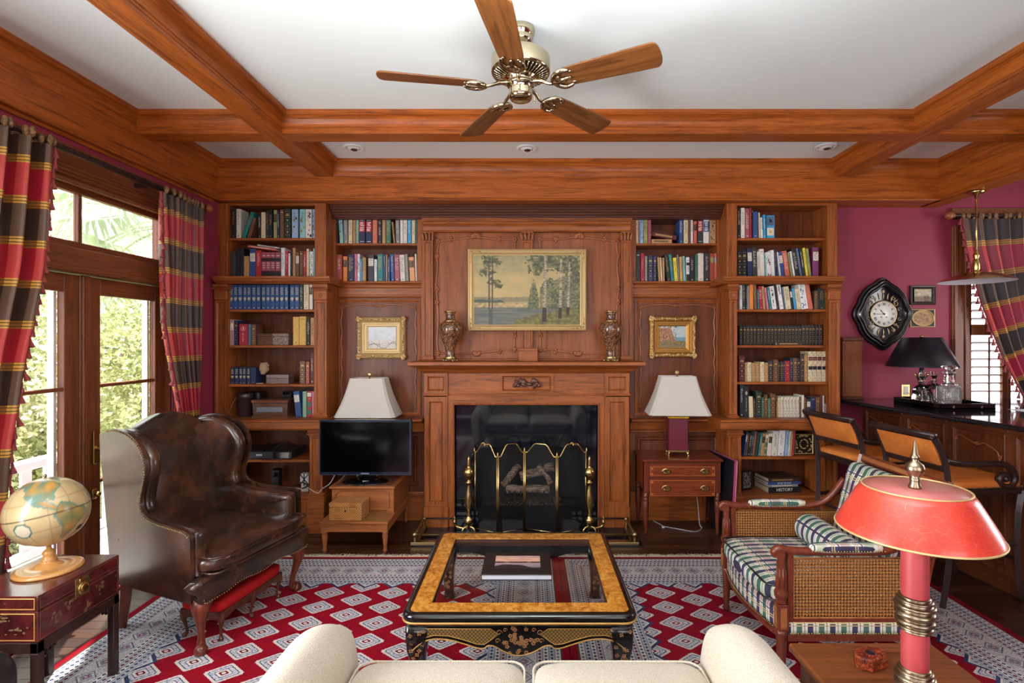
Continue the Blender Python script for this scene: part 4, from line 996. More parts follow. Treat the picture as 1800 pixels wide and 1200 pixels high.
shelf('the fifth shelf of the right bookcase', 'old leather books in the right bookcase', *r3, ZMID(671), 4.30, '''216 298 185 maroon g;302 328 280 tan g;330 385 275 cream g;388 440 285 tan g;442 492 285 tan g;495 550 270 cream g;552 605 280 tan g;607 672 255 charcoal g;676 735 240 brown g;738 766 265 black g;768 798 262 darkbrown g;800 828 260 navy g;830 892 255 crimson g;895 932 220 navy g
936 984 218 brown g;986 1028 218 black g;1032 1080 165 darkbrown g;1082 1130 168 tan g;1132 1190 132 cream L;1192 1250 132 cream L;1252 1310 132 cream L;1312 1370 132 cream L''')
shelf('the counter ledge of the right bookcase', 'books on the counter of the right bookcase', *r3, ZCN, 4.285, '''228 283 565 black t;286 346 590 black e;356 410 725 cream p -20;414 440 750 darkbrown g -8;444 520 660 darkgreen g;522 550 740 green g;555 598 700 brown g;600 635 750 green t;637 700 690 brown g;720 736 790 tan g;738 768 745 cream g
771 808 730 ivory g;811 850 730 ivory g;852 890 730 ivory g;892 932 730 ivory g;934 974 730 ivory g;976 1014 730 ivory g;1016 1042 735 brown g;1045 1082 710 ivory p;1086 1106 740 brown g;1110 1162 760 charcoal l;1166 1228 740 navy p;1233 1290 735 brown g;1296 1324 712 maroon p;1326 1346 715 ivory p;1350 1380 820 grey p''')
shelf('the shelf under the counter, right bookcase', 'leaning books under the counter of the right bookcase', *r4, PZ(803, YLOW+.03), 4.27, '''330 350 195 blue l 42;354 376 215 brown p 42;382 410 195 black t 42;414 436 195 darkgreen t 40;440 472 195 brown t 38;478 510 205 darkgreen p 38;514 536 215 teal t 36;540 580 222 tan l 34;583 617 225 tan w 32;622 672 222 ivory l 30;676 748 190 ivory t 28;756 838 178 white t 26
846 884 188 lightblue t 24;887 906 195 ivory t 24;908 932 190 tan p 24;936 956 188 crimson p 24''', .12)
# cover-out field guide with bird pictures
def cover_book():
    Y = 4.364; x0, x1 = PX(1280+506/7.5, Y), PX(1280+612/7.5, Y); h = PZ(340+288/7.5, Y)-ZU
    t = thing('book', 'sky blue book facing out with two bird pictures, top shelf of right bookcase', 'book', ((x0+x1)/2, Y, ZU+.0003), 0, 'books on the top shelf of the right bookcase'); w = x1-x0
    MB().box(-w/2, w/2, 0, .003, 0, h, .001).box(-w/2, w/2, .022, .025, 0, h, .001).box(-w/2, -w/2+.003, 0, .025, 0, h).obj('cover', cloth('skyblue'), t, world=False)
    MB().box(-w/2+.003, w/2-.002, .003, .022, .003, h-.003).obj('page_block', PAPER, t, world=False)
    for z0, z1, c in ((.55, .95, 'steel'), (.12, .45, 'ivory')):
        MB().box(-w*.44, w*.40, -.0008, 0, h*z0, h*z1).obj('picture', cloth(c), t, world=False)
        m = MB(); cz = h*(z0+z1)/2
        m.ball((0, -.001, cz), (w*.16, .0012, h*.07), 10, 6).ball((-w*.10, -.001, cz+h*.07), (w*.07, .0012, h*.035), 8, 5).box(w*.05, w*.30, -.0015, -.0008, cz-h*.06, cz-h*.03).box(-w*.3, w*.2, -.0015, -.0008, cz-h*.10, cz-h*.09)
        m.obj('bird_picture', cloth('black' if z0 > .5 else 'mustard'), t, world=False)
cover_book()
# stack of large books on the bottom shelf of the right bookcase
zb = .3005; Yb = 4.30; gs = 'stack of large books on the bottom shelf of the right bookcase'; x0 = PX(1260+640/7.06, Yb)
def stk(label, dx, L, th, col, z, title=None, dep=.22, dy=0):
    return flat_book(label, gs, (x0+dx, Yb+dy, z), L, th, dep, col, radians(6), 0, title)
z = zb
for lab, dx, L, th, col, ti in (('thick black book lying lowest in the stack, reading HISTORY', 0, .285, .048, 'black', 'HISTORY'), ('grey-spined book lying second in the stack on the bottom shelf', .002, .26, .020, 'grey', None),
                                ('blue-spined book lying third in the stack, reading GOLF', -.004, .29, .022, 'blue', 'BOOK OF GOLF'), ('dark brown book lying on top of the stack, bottom shelf', .0, .265, .030, 'darkbrown', None)):
    stk(lab, dx, L, th, col, z, ti); z += th+.0006
# ------------------------------------------------------------------ shaping helpers
def smooth_poly(pts, n=4):
    m = len(pts); out = []
    for i in range(m):
        p0, p1, p2, p3 = (Vector(pts[(i+k-1) % m]) for k in range(4))
        for k in range(n):
            t = k/n; out.append(tuple(0.5*((2*p1)+(p2-p0)*t+(2*p0-5*p1+4*p2-p3)*t*t+(3*p1-p0-3*p2+p3)*t**3)))
    return out
def inset_poly(poly, d):
    n = len(poly); area = sum(poly[i][0]*poly[(i+1) % n][1]-poly[(i+1) % n][0]*poly[i][1] for i in range(n)); sg = 1 if area > 0 else -1; out = []
    for i in range(n):
        a, b, c = Vector(poly[i-1]), Vector(poly[i]), Vector(poly[(i+1) % n]); e1 = (b-a); e2 = (c-b)
        if e1.length < 1e-9 or e2.length < 1e-9: out.append(tuple(b)); continue
        e1.normalize(); e2.normalize(); n1 = Vector((-e1.y, e1.x))*sg; n2 = Vector((-e2.y, e2.x))*sg; q = n1+n2
        q = q/max(q.length_squared/2, .6) if q.length > 1e-6 else n1
        out.append((b.x+q.x*d, b.y+q.y*d))
    return out
def slab(m, poly, axis, a0, a1, r, k=4, M=None, bulge=0.0, smooth=True):
    """extrudes a 2D outline with rounded edges (radius r); bulge pads the faces outwards"""
    f = {'x': lambda p, a: (a, p[0], p[1]), 'y': lambda p, a: (p[0], a, p[1]), 'z': lambda p, a: (p[0], p[1], a)}[axis]
    rings = []; n = len(poly)
    for side in (0, 1):
        for j in range(k+1):
            t = j/k*pi/2; ins = r*(1-sin(t)) if side == 0 else r*(1-cos(t)); off = r*(1-cos(t)) if side == 0 else r*sin(t)
            a = a0+off if side == 0 else a1-r+off
            rings.append([f(p, a) for p in inset_poly(poly, ins)])
    cx = sum(p[0] for p in poly)/n; cy = sum(p[1] for p in poly)/n
    inn = inset_poly(poly, r)
    def cap(a, s_):
        rr = []
        for q in (.72, .42, .15): rr.append([f((cx+(p[0]-cx)*q, cy+(p[1]-cy)*q), a+s_*bulge*(1-q*q)) for p in inn])
        return rr
    rings = cap(a0, -1)[::-1]+rings+cap(a1, 1)
    vs = [p for r_ in rings for p in r_]; fs = []
    for j in range(len(rings)-1):
        for i in range(n): fs.append((j*n+i, j*n+(i+1) % n, (j+1)*n+(i+1) % n, (j+1)*n+i))
    c0 = len(vs); vs.append(f((cx, cy), a0-bulge)); vs.append(f((cx, cy), a1+bulge)); L = (len(rings)-1)*n
    for i in range(n): fs.append((c0, (i+1) % n, i)); fs.append((c0+1, L+i, L+(i+1) % n))
    return m.add(vs, fs, smooth, M)
def superq(m, c, a, e=.28, seg=40, rings=24, disp=0, dscale=6, M=None, seed=0, ez=None):
    ez = ez or e; pw = lambda v, q: math.copysign(abs(v)**q, v)
    def fn(u, v):
        th = 2*pi*u; ph = pi*(v-.5)
        x = pw(cos(ph), ez)*pw(cos(th), e); y = pw(cos(ph), ez)*pw(sin(th), e); z = pw(sin(ph), ez)
        p = Vector((c[0]+a[0]*x, c[1]+a[1]*y, c[2]+a[2]*z))
        if disp:
            d = mnoise.noise(p*dscale+Vector((seed, 0, 0)))+.5*mnoise.noise(p*dscale*2.3+Vector((0, seed, 0))); p = p+Vector((x, y, z*1.5)).normalized()*d*disp
        return tuple(p)
    return m.grid(fn, seg, rings, True, True, False, M)
def rrect(x0, x1, y0, y1, r, k=4):
    out = []
    for cx, cy, a in ((x1-r, y1-r, 0), (x0+r, y1-r, pi/2), (x0+r, y0+r, pi), (x1-r, y0+r, 3*pi/2)):
        for j in range(k+1): t = a+j/k*pi/2; out.append((cx+r*cos(t), cy+r*sin(t)))
    return out
def turned(m, x, y, segs, seg=14, M=None):
    """lathe with (radius, z) list at x, y"""
    return m.lathe(segs, seg, (x, y, 0), True, M)
def nails(m, pts, r=.0045, step=.014):
    """row of domed nail heads along a polyline"""
    pts = [Vector(p) for p in pts]; acc = 0
    for a, b in zip(pts, pts[1:]):
        L = (b-a).length
        if L < 1e-6: continue
        t = acc
        while t < L:
            c = a.lerp(b, t/L)
            vs = [tuple(c+Vector(d)*r) for d in ((1, 0, 0), (-1, 0, 0), (0, 1, 0), (0, -1, 0), (0, 0, 1), (0, 0, -1))]
            m.add(vs, [(0, 2, 4), (2, 1, 4), (1, 3, 4), (3, 0, 4), (2, 0, 5), (1, 2, 5), (3, 1, 5), (0, 3, 5)], True); t += step
        acc = t-L
    return m
# ------------------------------------------------------------------ fabrics and leathers
def leather_mat(name, a, b, rough=.3, coat=.35):
    m = Mat(name); n = m.noise(m.mapped((1, 1, 1)), 7, 5, .65); g = m.voronoi(m.mapped((1, 1, 1)), 260)
    m.color(m.ramp(n, [(.38, b), (.58, tuple(lerp(b[i], a[i], .45) for i in range(3))+(1,)), (.74, a)])).rough(rough).coat(coat, .15); m.bump(g, .12, .0006); return m.m
LEATHER = leather_mat('mottled_brown_leather', srgb(96, 54, 32), srgb(34, 20, 17), .25, .35)
LEATHER_O = leather_mat('orange_tan_leather', srgb(238, 152, 72), srgb(206, 112, 46), .45, .1)
LEATHER_K = leather_mat('black_leather', srgb(40, 38, 40), srgb(12, 12, 14), .3, .3)
VELVET = Mat('red_velvet').color(srgb(168, 26, 28)).rough(.9).spec(.15).m
SOFA = Mat('oatmeal_weave'); n_ = SOFA.noise(SOFA.mapped((1, 1, 1)), 330, 2, .6); w_ = SOFA.noise(SOFA.mapped((1, 1, 1)), 12, 3)
SOFA.color(SOFA.ramp(n_, [(.35, srgb(196, 182, 160)), (.6, srgb(232, 222, 204))])).rough(.9).sheen(.2).bump(n_, .9, .002); SOFA = SOFA.m
def plaid_mat(name, kind='Object', scale=1.0, au=0, av=1, swap=False):
    """tartan of green, navy, plum and cream"""
    m = Mat(name); c = m.xyz(kind); u, v = c[au]*scale, c[av]*scale
    P_ = .105; fu = (u*(1/P_)).frac(); fv = (v*(1/P_*2.1)).frac()
    base = m.mix(fv.band(.0, .5), srgb(226, 220, 208), m.mix((v*(1/P_*1.05)).frac().band(.0, .5), srgb(56, 52, 86), srgb(70, 104, 96)))
    wide = m.mix(fu.band(.0, .42), (1, 1, 1, 1), m.mix((u*(1/P_*.5)).frac().band(0, .5), srgb(232, 204, 206), srgb(210, 222, 208)))
    col = m.mix(1.0, base, wide, 'MULTIPLY')
    col = m.mix(fu.band(.60, .64).max(fu.band(.70, .74)), col, srgb(206, 180, 126)); col = m.mix(fv.band(.70, .75), col, srgb(44, 40, 62)); col = m.mix(fu.band(.88, .93), col, srgb(50, 44, 70))
    n = m.noise(m.mapped((1, 1, 1)), 300, 2)
    m.color(col).rough(.9).bump(n, .4, .001); return m.m
PL_TOP = plaid_mat('tartan_seat', 'Object', 1, 1, 0); PL_X = plaid_mat('tartan_side', 'Object', 1, 2, 0); PL_Y = plaid_mat('tartan_back', 'Object', 1, 2, 1)
# ------------------------------------------------------------------ wing chair
def cabriole(m, x, y, z, sx, sy, s=1.0):
    d = Vector((sx, sy, 0)).normalized()
    pts = [Vector((x, y, z))-d*.01, Vector((x, y, z*.86))+d*.020*s, Vector((x, y, z*.70))+d*.022*s, Vector((x, y, z*.45))+d*.002*s, Vector((x, y, z*.22))-d*.012*s, Vector((x, y, z*.10))-d*.004*s, Vector((x, y, .02*s))+d*.012*s, Vector((x, y, .002))+d*.016*s]
    return m.tube(smooth_path(pts, 4), [v*s for v in [.046, .048, .049, .047, .045, .042, .038, .034, .030, .027, .024, .021, .019, .017, .0165, .0165, .017, .019, .0205, .022, .024, .026, .029, .031, .032, .031, .030, .029, .026]], 10)
wc = thing('wing_armchair', 'dark brown leather wing armchair with nailhead trim and curved front legs', 'armchair', (-1.854, 2.983, 0), radians(75.3))
A_ = lambda name, m, mat: m.obj(name, mat, wc, world=False)
side_out = [(.30, .27), (.345, .60), (.40, 1.00), (.385, 1.055), (.30, 1.085), (.20, 1.080), (.10, 1.040), (.035, .965), (.02, .88), (.045, .79), (.06, .72), (.03, .665), (-.06, .640), (-.20, .628), (-.29, .618), (-.315, .585), (-.318, .45), (-.318, .27)]
wing_in = [(.34, .60), (.39, 1.0), (.37, 1.05), (.29, 1.078), (.20, 1.073), (.11, 1.033), (.045, .96), (.03, .88), (.055, .79), (.068, .72), (.06, .66), (.14, .60)]
arm_in = [(.20, .40), (.24, .62), (.06, .655), (-.06, .632), (-.20, .620), (-.285, .610), (-.31, .58), (-.312, .42), (-.30, .38), (0, .38)]
for s in (-1, 1):
    R = Matrix.Translation((s*.385, -.3, 0)) @ Matrix.Rotation(radians(8.0)*s, 4, 'Z') @ Matrix.Translation((0, .3, 0))
    R = Matrix.Translation((s*.385, -.3, 0)) @ Matrix.Rotation(radians(7.5)*s, 4, 'Z') @ Matrix.Translation((0, .3, 0))
    o = (-.012, .012) if s > 0 else (-.012, .012)
    m = MB(); m.prism([(.30, .27)]+[tuple(p) for p in smooth_path([(a, b, 0) for a, b in side_out], 4) for p in [(p.x, p.y)]]+[(-.318, .27)], 'x', -.010, .010, M=R); A_('outer_panel', m, LEATHER)
    a0, a1 = (-.090, -.013) if s > 0 else (.013, .090)
    m = MB(); slab(m, smooth_poly(wing_in, 3), 'x', a0, a1, .034, 4, R, .006); A_('wing', m, LEATHER)
    a0, a1 = (-.105, -.015) if s > 0 else (.015, .105)
    m = MB(); slab(m, smooth_poly(arm_in, 3), 'x', a0, a1, .030, 4, R, .004); A_('armrest', m, LEATHER)
    m = MB(); sp = smooth_poly(side_out, 4); sel = [p for p in sp if (p[1] > .60 and p[0] < .34)]
    nails(m, [tuple(R @ Vector((s*.014, p[0]+.008, p[1]-.010))) for p in sel], .0055, .0145); A_('nailhead_trim', m, BRASS_OLD)
    m = MB(); cabriole(m, s*.335, -.315, .275, s, -1); m.ball((s*.335, -.322, .255), (.05, .045, .035), 12, 8); A_('leg', m, W_MAHOGZ)
    m = MB(); m.tube([(s*.27, .245, .30), (s*.262, .268, .15), (s*.25, .305, 0)], [.036, .031, .026], 4, False, up=(1, 1, 0)); A_('leg', m, W_MAHOGZ)
bk = [(-.30, .40), (-.315, .70), (-.325, .95), (-.31, 1.035), (-.25, 1.065), (-.16, 1.105), (-.06, 1.138), (0, 1.142), (.06, 1.138), (.16, 1.105), (.25, 1.065), (.31, 1.035), (.325, .95), (.315, .70), (.30, .40)]
RB = Matrix.Translation((0, .20, .42)) @ Matrix.Rotation(radians(-9), 4, 'X') @ Matrix.Translation((0, 0, -.42))
m = MB(); bk = [(a*.86, b) for a, b in bk]; slab(m, smooth_poly(bk, 3), 'y', -.055, .075, .045, 4, RB, .022); A_('backrest', m, LEATHER)
m = MB(); superq(m, (0, -.10, .435), (.345, .315, .062), .30, 64, 30, .010, 7, None, 3, .55)
m.v = [(x*(1-.46*max(0, y+.1) if y > -.30 else 1.045), y, z+.026*max(0, 1-(x/.34)**2)*max(0, 1-((y+.08)/.33)**2)*(1 if z > .435 else 0)) for x, y, z in m.v]; A_('seat_cushion', m, LEATHER)
m = MB(); m.tube( [(x, y-.10, .478) for x, y in rrect(-.345, .345, -.315, .28, .05)], .006, 6, closed=True); m.tube([(x, y-.10, .402) for x, y in rrect(-.345, .345, -.315, .28, .05)], .006, 6, closed=True); m.v = [(x*(1-.46*max(0, y+.1)), y, z) for x, y, z in m.v]; A_('piping', m, LEATHER)
fr = [(-.376, .385), (-.380, .30), (-.376, .262), (-.33, .258), (-.24, .262), (-.14, .275), (0, .262), (.14, .275), (.24, .262), (.33, .258), (.376, .262), (.380, .30), (.376, .385)]
m = MB(); slab(m, smooth_poly(fr, 3), 'y', -.372, -.30, .022, 4, None, .004); slab(m, rrect(-.30, .30, .27, .39, .02), 'y', -.30, .30, .01, 2)
A_('seat_rail', m, LEATHER)
m = MB(); nails(m, [(p[0]*.985, -.378, p[1]+.010) for p in smooth_poly(fr, 4) if p[1] < .285], .0052, .0145); A_('rail_nailheads', m, BRASS_OLD)

# ------------------------------------------------------------------ long red footstool
st = thing('footstool', 'long low footstool with red velvet pad tucked before the leather armchair', 'footstool', (-1.665, 2.93, 0), radians(80))
m = MB(); superq(m, (0, 0, .175), (.255, .125, .038), .25, 40, 16, .002, 9, None, 5, .5); m.obj('pad', VELVET, st, world=False)
ap = [(-.245, .150), (-.245, .115), (-.20, .108), (-.15, .122), (-.10, .108), (-.04, .112), (0, .122), (.04, .112), (.10, .108), (.15, .122), (.20, .108), (.245, .115), (.245, .150)]
m = MB(); m.prism(ap, 'y', -.122, -.104).prism(ap, 'y', .104, .122).box(-.245, -.228, -.11, .11, .112, .15).box(.228, .245, -.11, .11, .112, .15); m.obj('apron', W_DARK, st, world=False)
for x in (-.225, 0, .225):
    for y in (-.105, .105):
        m = MB(); cabriole(m, x, y, .135, x/.225 if x else 0, y/.1, .42); m.obj('leg', W_DARKZ, st, world=False)
# ------------------------------------------------------------------ loveseat seen from behind its seat
sf = thing('sofa', 'cream woven two-seat sofa facing the fireplace, seen over its seat', 'sofa', (0, 1.30, 0), pi)
def sofa_side(s):
    m = MB(); rings = []
    for k in range(15):
        t = k/14; y = lerp(.42, -.52, t)       # back to front (front at -y local)
        top = .655-.035*t; wt = .205
        if t > .86: q = (t-.86)/.14; top -= .06*q*q*1.0; wt -= .09*q*q
        x0 = s*.595; x1 = s*(.595+wt)
        rings.append([(x0, y, .10), (x0, y, top-.20), (x0+s*.010, y, top-.09), (lerp(x0, x1, .22), y, top-.025), (lerp(x0, x1, .5), y, top), (lerp(x0, x1, .80), y, top-.025), (x1, y, top-.10), (x1-s*.008, y, top-.20), (x1-s*.02, y, .10)])
    n = 9; vs = [p for r in rings for p in r]; fs = []
    for j in range(14):
        for i in range(n): fs.append((j*n+i, j*n+(i+1) % n, (j+1)*n+(i+1) % n, (j+1)*n+i))
    # rounded front end
    last = rings[-1]; e = []
    for (sc, dy) in ((.90, -.018), (.62, -.034), (.25, -.040)):
        cx = sum(p[0] for p in last)/n; cz = .36; e.append([(cx+(p[0]-cx)*sc, p[1]+dy, cz+(p[2]-cz)*sc) for p in last])
    for r in e:
        b = len(vs); vs += r
        for i in range(n): fs.append((b-n+i, b-n+(i+1) % n, b+(i+1) % n, b+i))
    fs.append(tuple(len(vs)-n+i for i in range(n))); fs.append(tuple(range(n))[::-1])
    return m.add(vs, fs, True)
for s in (-1, 1):
    o = sofa_side(s).obj('armrest', SOFA, sf, world=False)
    md = o.modifiers.new('round', 'SUBSURF'); md.levels = 1; md.render_levels = 2
    m = MB(); superq(m, (s*.30, -.10, .390), (.293, .405, .075), .22, 56, 24, .003, 5, None, s, .45)
    m.v = [(x, y, z+.022*max(0, 1-((x-s*.30)/.30)**2)*max(0, 1-((y+.1)/.42)**2)*(1 if z > .385 else 0)) for x, y, z in m.v]; c_ = m.obj('seat_cushion', SOFA, sf, world=False)
    for z in (.436, .336):
        m = MB(); m.tube([(x, y, z+.002) for x, y in rrect(s*.30-.285, s*.30+.285, -.499, .29, .05)], .0045, 6, closed=True); m.obj('piping', SOFA, c_, world=False)
    m = MB(); superq(m, (s*.30, .30, .62), (.29, .10, .19), .4, 36, 20, .004, 5, Matrix.Translation((0, 0, 0)), s+4, .5); m.obj('back_cushion', SOFA, sf, world=False)
MB().box(-.59, .59, -.47, .42, .09, .318, .02).obj('seat_base', SOFA, sf, world=False)
m = MB(); slab(m, rrect(-.66, .66, .10, .86, .06), 'y', .38, .48, .04, 3); m.obj('backrest', SOFA, sf, world=False)
for x in (-.70, .70):
    for y in (-.46, .40): MB().lathe([(.018, 0), (.026, .03), (.03, .10)], 12, (x, y, 0)).obj('leg', W_DARKZ, sf, world=False)
# ------------------------------------------------------------------ black leather armchair at the near left edge (only its arm end shows)
bc = thing('armchair', 'black leather armchair whose rounded arm enters at the lower left corner', 'armchair', (-2.10, 1.25, 0), pi)
for s in (-1, 1):
    m = MB(); slab(m, rrect(s*.34-.10, s*.34+.10, .12, .555, .09, 6), 'y', -.46, .36, .05, 4, None, .006); m.obj('armrest', LEATHER_K, bc, world=False)
    m = MB(); m.tube([(x, -.432, z) for x, z in rrect(s*.34-.088, s*.34+.088, .13, .545, .085, 6)], .006, 6, closed=True); m.obj('piping', LEATHER_K, bc, world=False)
m = MB(); superq(m, (0, -.08, .36), (.235, .36, .08), .25, 36, 18, .003, 6, None, 2, .5); m.obj('seat_cushion', LEATHER_K, bc, world=False)
MB().box(-.235, .235, -.42, .36, .12, .29, .02).obj('seat_base', LEATHER_K, bc, world=False)
m = MB(); slab(m, rrect(-.40, .40, .14, .92, .10, 5), 'y', .30, .46, .06, 4, None, .02); m.obj('backrest', LEATHER_K, bc, world=False)
for x in (-.36, .36):
    for y in (-.38, .38): MB().lathe([(.02, 0), (.03, .13)], 12, (x, y, 0)).obj('leg', W_DARKZ, bc, world=False)

# ------------------------------------------------------------------ caned bergere chair, tartan upholstery
be = thing('cane_armchair', 'caned wooden armchair with tartan plaid cushions and turned front legs', 'armchair', (1.50, 2.665, 0), radians(-90))
# local: front = -y -> world -x ; local x+ -> world -y (near side)
Bq = lambda name, m, mat: m.obj(name, mat, be, world=False)
W2, FY_, BY_ = .325, -.36, .26
def caneplane(name):
    m = Mat(name); c = m.xyz('UV'); k = 69.0
    u, v = c[0]*k, c[1]*k; hole = ((u.frac()-.5).abs().pow(2)+(v.frac()-.5).abs().pow(2)).lt(.105)
    th = ((u+v).frac()-.5).abs().lt(.12).max(((u-v).frac()-.5).abs().lt(.12))
    m.color(m.mix(th, srgb(176, 120, 64), srgb(128, 82, 42))).rough(.5); nt = m.nt
    tr = m.new('ShaderNodeBsdfTransparent'); mx = m.new('ShaderNodeMixShader'); m.link(hole, mx.inputs[0]); m.link(m.b.outputs[0], mx.inputs[1]); m.link(tr.outputs[0], mx.inputs[2]); m.link(mx.outputs[0], nt.nodes['Material Output'].inputs['Surface'])
    return m.m
CANE = caneplane('woven_cane')
AZ = .600
for s in (-1, 1):
    x = s*W2
    # front turned fluted leg rising to the arm
    m = MB(); m.box(x-.024, x+.024, FY_-.024, FY_+.024, .25, .37, .003).lathe([(.012, 0), (.018, .008), (.020, .02), (.014, .032), (.016, .045), (.024, .23), (.026, .25)], 14, (x, FY_, 0))
    m.lathe([(.022, .37), (.026, .378), (.020, .388), (.030, .40), (.032, .42), (.024, .435), (.026, .44), (.019, .53), (.017, .545), (.022, .552), (.016, .562), (.020, .572), (.015, .59)], 14, (x, FY_, 0))
    for k in range(8): a = k*pi/4; m.tube([(x+cos(a)*.023, FY_+sin(a)*.023, .445), (x+cos(a)*.017, FY_+sin(a)*.017, .53)], [.005, .004], 5)
    Bq('leg', m, W_MAHOGZ)
    MB().box(x+s*.0235, x+s*.0255, FY_-.014, FY_+.014, .262, .358).box(x-.014, x+.014, FY_-.0265, FY_-.0245, .262, .358).obj('inlay_panel', W_YEW, be, world=False)
    # raked rear leg and stile
    m = MB(); pts = [(x*.93, BY_+.10, 0), (x*.94, BY_+.06, .12), (x*.95, BY_+.03, .27), (x*.95, BY_+.04, .45), (x*.95, BY_+.10, .68), (x*.95, BY_+.16, .90)]
    m.tube(smooth_path(pts, 4), .024, 4, False, up=(1, 1, 0)); Bq('leg', m, W_MAHOGZ)
    # arm rail with scroll end
    m = MB(); m.tube(smooth_path([(x, FY_-.022, AZ-.014), (x, FY_-.03, AZ+.002), (x, FY_-.008, AZ+.014), (x, FY_+.06, AZ+.004), (x, -.05, AZ), (x*.99, .12, AZ+.006), (x*.96, .22, AZ+.05), (x*.95, .31, AZ+.16)], 5), .019, 8)
    m.tube([(x-.026, FY_-.016, AZ-.004), (x+.026, FY_-.016, AZ-.004)], .022, 12, False); Bq('arm_rail', m, W_MAHOG)
    m = MB(); superq(m, (x, -.07, AZ+.020), (.027, .165, .020), .5, 24, 12); Bq('arm_pad', m, PL_TOP)
    m = MB(); nails(m, [(x+s*.028, -.235, AZ+.012), (x+s*.028, .095, AZ+.012)], .005, .013); nails(m, [(x-s*.028, -.235, AZ+.012), (x-s*.028, .095, AZ+.012)], .005, .013); Bq('arm_nailheads', m, BRASS)
    # cane side panel framed
    y0, y1, z0, z1 = FY_+.05, BY_+.0, .305, AZ-.025
    m = MB(); m.box(x-.012, x+.012, FY_+.024, y0, .25, AZ, .002).box(x-.012, x+.012, y0, y1+.05, .285, z0, .002).tube([(x, y1+.005, z0-.01), (x, y1+.06, z1+.01)], .013, 4, False); Bq('side_frame', m, W_MAHOG)
    q = [(y0, z0), (y1+.005, z0), (y1+.055, z1), (y0, z1)]
    m = MB(); m.add([(x+s*.004, a, b) for a, b in q], [(0, 1, 2, 3)]); o = m.obj('cane_panel', CANE, be, world=False, uv=lambda c: (c.y, c.z))
    m = MB(); m.add([(x-s*.004, a, b) for a, b in q], [(0, 1, 2, 3)]); m.obj('cane_panel', CANE, be, world=False, uv=lambda c: (c.y, c.z))
    m = MB(); m.tube([(x+s*.007, a, b) for a, b in q], .004, 5, closed=True); Bq('cane_beading', m, W_YEW)
    # tartan upholstered rail and nails
    m = MB(); slab(m, rrect(FY_+.02, BY_+.03, .232, .288, .01), 'x', x-.016, x+.018, .006, 2); Bq('upholstered_side_rail', m, PL_Y)
    MB().box(x-.02, x+.02, FY_+.02, BY_+.04, .205, .236, .003).obj('side_rail', W_MAHOG, be, world=False)
    m = MB(); nails(m, [(x+s*.021, FY_+.03, .242), (x+s*.021, BY_+.03, .242)], .005, .012); Bq('rail_nailheads', m, BRASS)
def bow(y, t=0): return y
m = MB(); pts = [(lerp(-W2, W2, i/12), FY_-.045*(1-((i-6)/6)**2)) for i in range(13)]
poly = pts+[(W2-.02, FY_+.05), (-W2+.02, FY_+.05)]
m.prism(poly, 'z', .205, .236); Bq('front_rail', m, W_MAHOG)
m = MB(); slab(m, poly, 'z', .232, .345, .02, 3); Bq('upholstered_front', m, PL_X)
m = MB(); nails(m, [(p[0], p[1]-.006, .243) for p in pts], .005, .012); Bq('front_nailheads', m, BRASS)
m = MB(); superq(m, (0, -.06, .395), (W2-.022, .34, .058), .24, 56, 22, .003, 6, None, 8, .5); m.v = [(x, y-.03*(1-(x/W2)**2) if y < -.2 else y, z) for x, y, z in m.v]; Bq('seat_cushion', m, PL_TOP)
m = MB()
for z in (.432, .362): m.tube([(x, y-.06+(-.03*(1-(x/W2)**2) if y < -.14 else 0), z) for x, y in rrect(-W2+.03, W2-.03, -.335, .32, .04)], .0045, 6, closed=True)
Bq('cushion_piping', m, LEATHER_K)
# back: frame with top rail, cushion, bolster
RBk = Matrix.Translation((0, BY_+.03, .42)) @ Matrix.Rotation(radians(-15), 4, 'X')
MB().box(-W2+.015, W2-.015, -.012, .022, .455, .505, .006, M=RBk).obj('crest_rail', W_MAHOG, be, world=False)
MB().box(-W2+.015, W2-.015, -.012, .022, -.02, .03, .004, M=RBk).obj('lower_back_rail', W_MAHOG, be, world=False)
MB().box(-W2+.04, W2-.04, -.016, -.012, .470, .492, 0, M=RBk).obj('back_rail_inlay', W_YEW, be, world=False)
m = MB(); m.add([tuple(RBk @ Vector(p)) for p in ((-W2+.03, .012, .03), (W2-.03, .012, .03), (W2-.03, .012, .46), (-W2+.03, .012, .46))], [(0, 1, 2, 3)]); m.obj('back_cane', CANE, be, world=False, uv=lambda c: (c.x, c.z))
m = MB(); nails(m, [tuple(RBk @ Vector((-W2+.03, -.016, .448))), tuple(RBk @ Vector((W2-.03, -.016, .448)))], .005, .012); Bq('back_nailheads', m, BRASS)
m = MB(); slab(m, rrect(-.265, .265, .02, .455, .05), 'y', -.115, -.022, .04, 4, RBk, .025); Bq('back_cushion', m, plaid_mat('tartan_back_cushion', 'Object', 1, 2, 0))
m = MB(); superq(m, (0, .095, .505), (.30, .078, .072), .9, 40, 20, .002, 6, None, 3, .9)
m = MB(); m.lathe([(.0, -.245), (.045, -.245), (.070, -.232), (.078, -.21), (.079, 0), (.078, .21), (.070, .232), (.045, .245), (0, .245)], 28, (0, 0, 0), True, Matrix.Translation((0, .055, .515)) @ Matrix.Rotation(pi/2, 4, 'Y'))
Bq('bolster', m, plaid_mat('tartan_bolster', 'Object', 1, 1, 0))
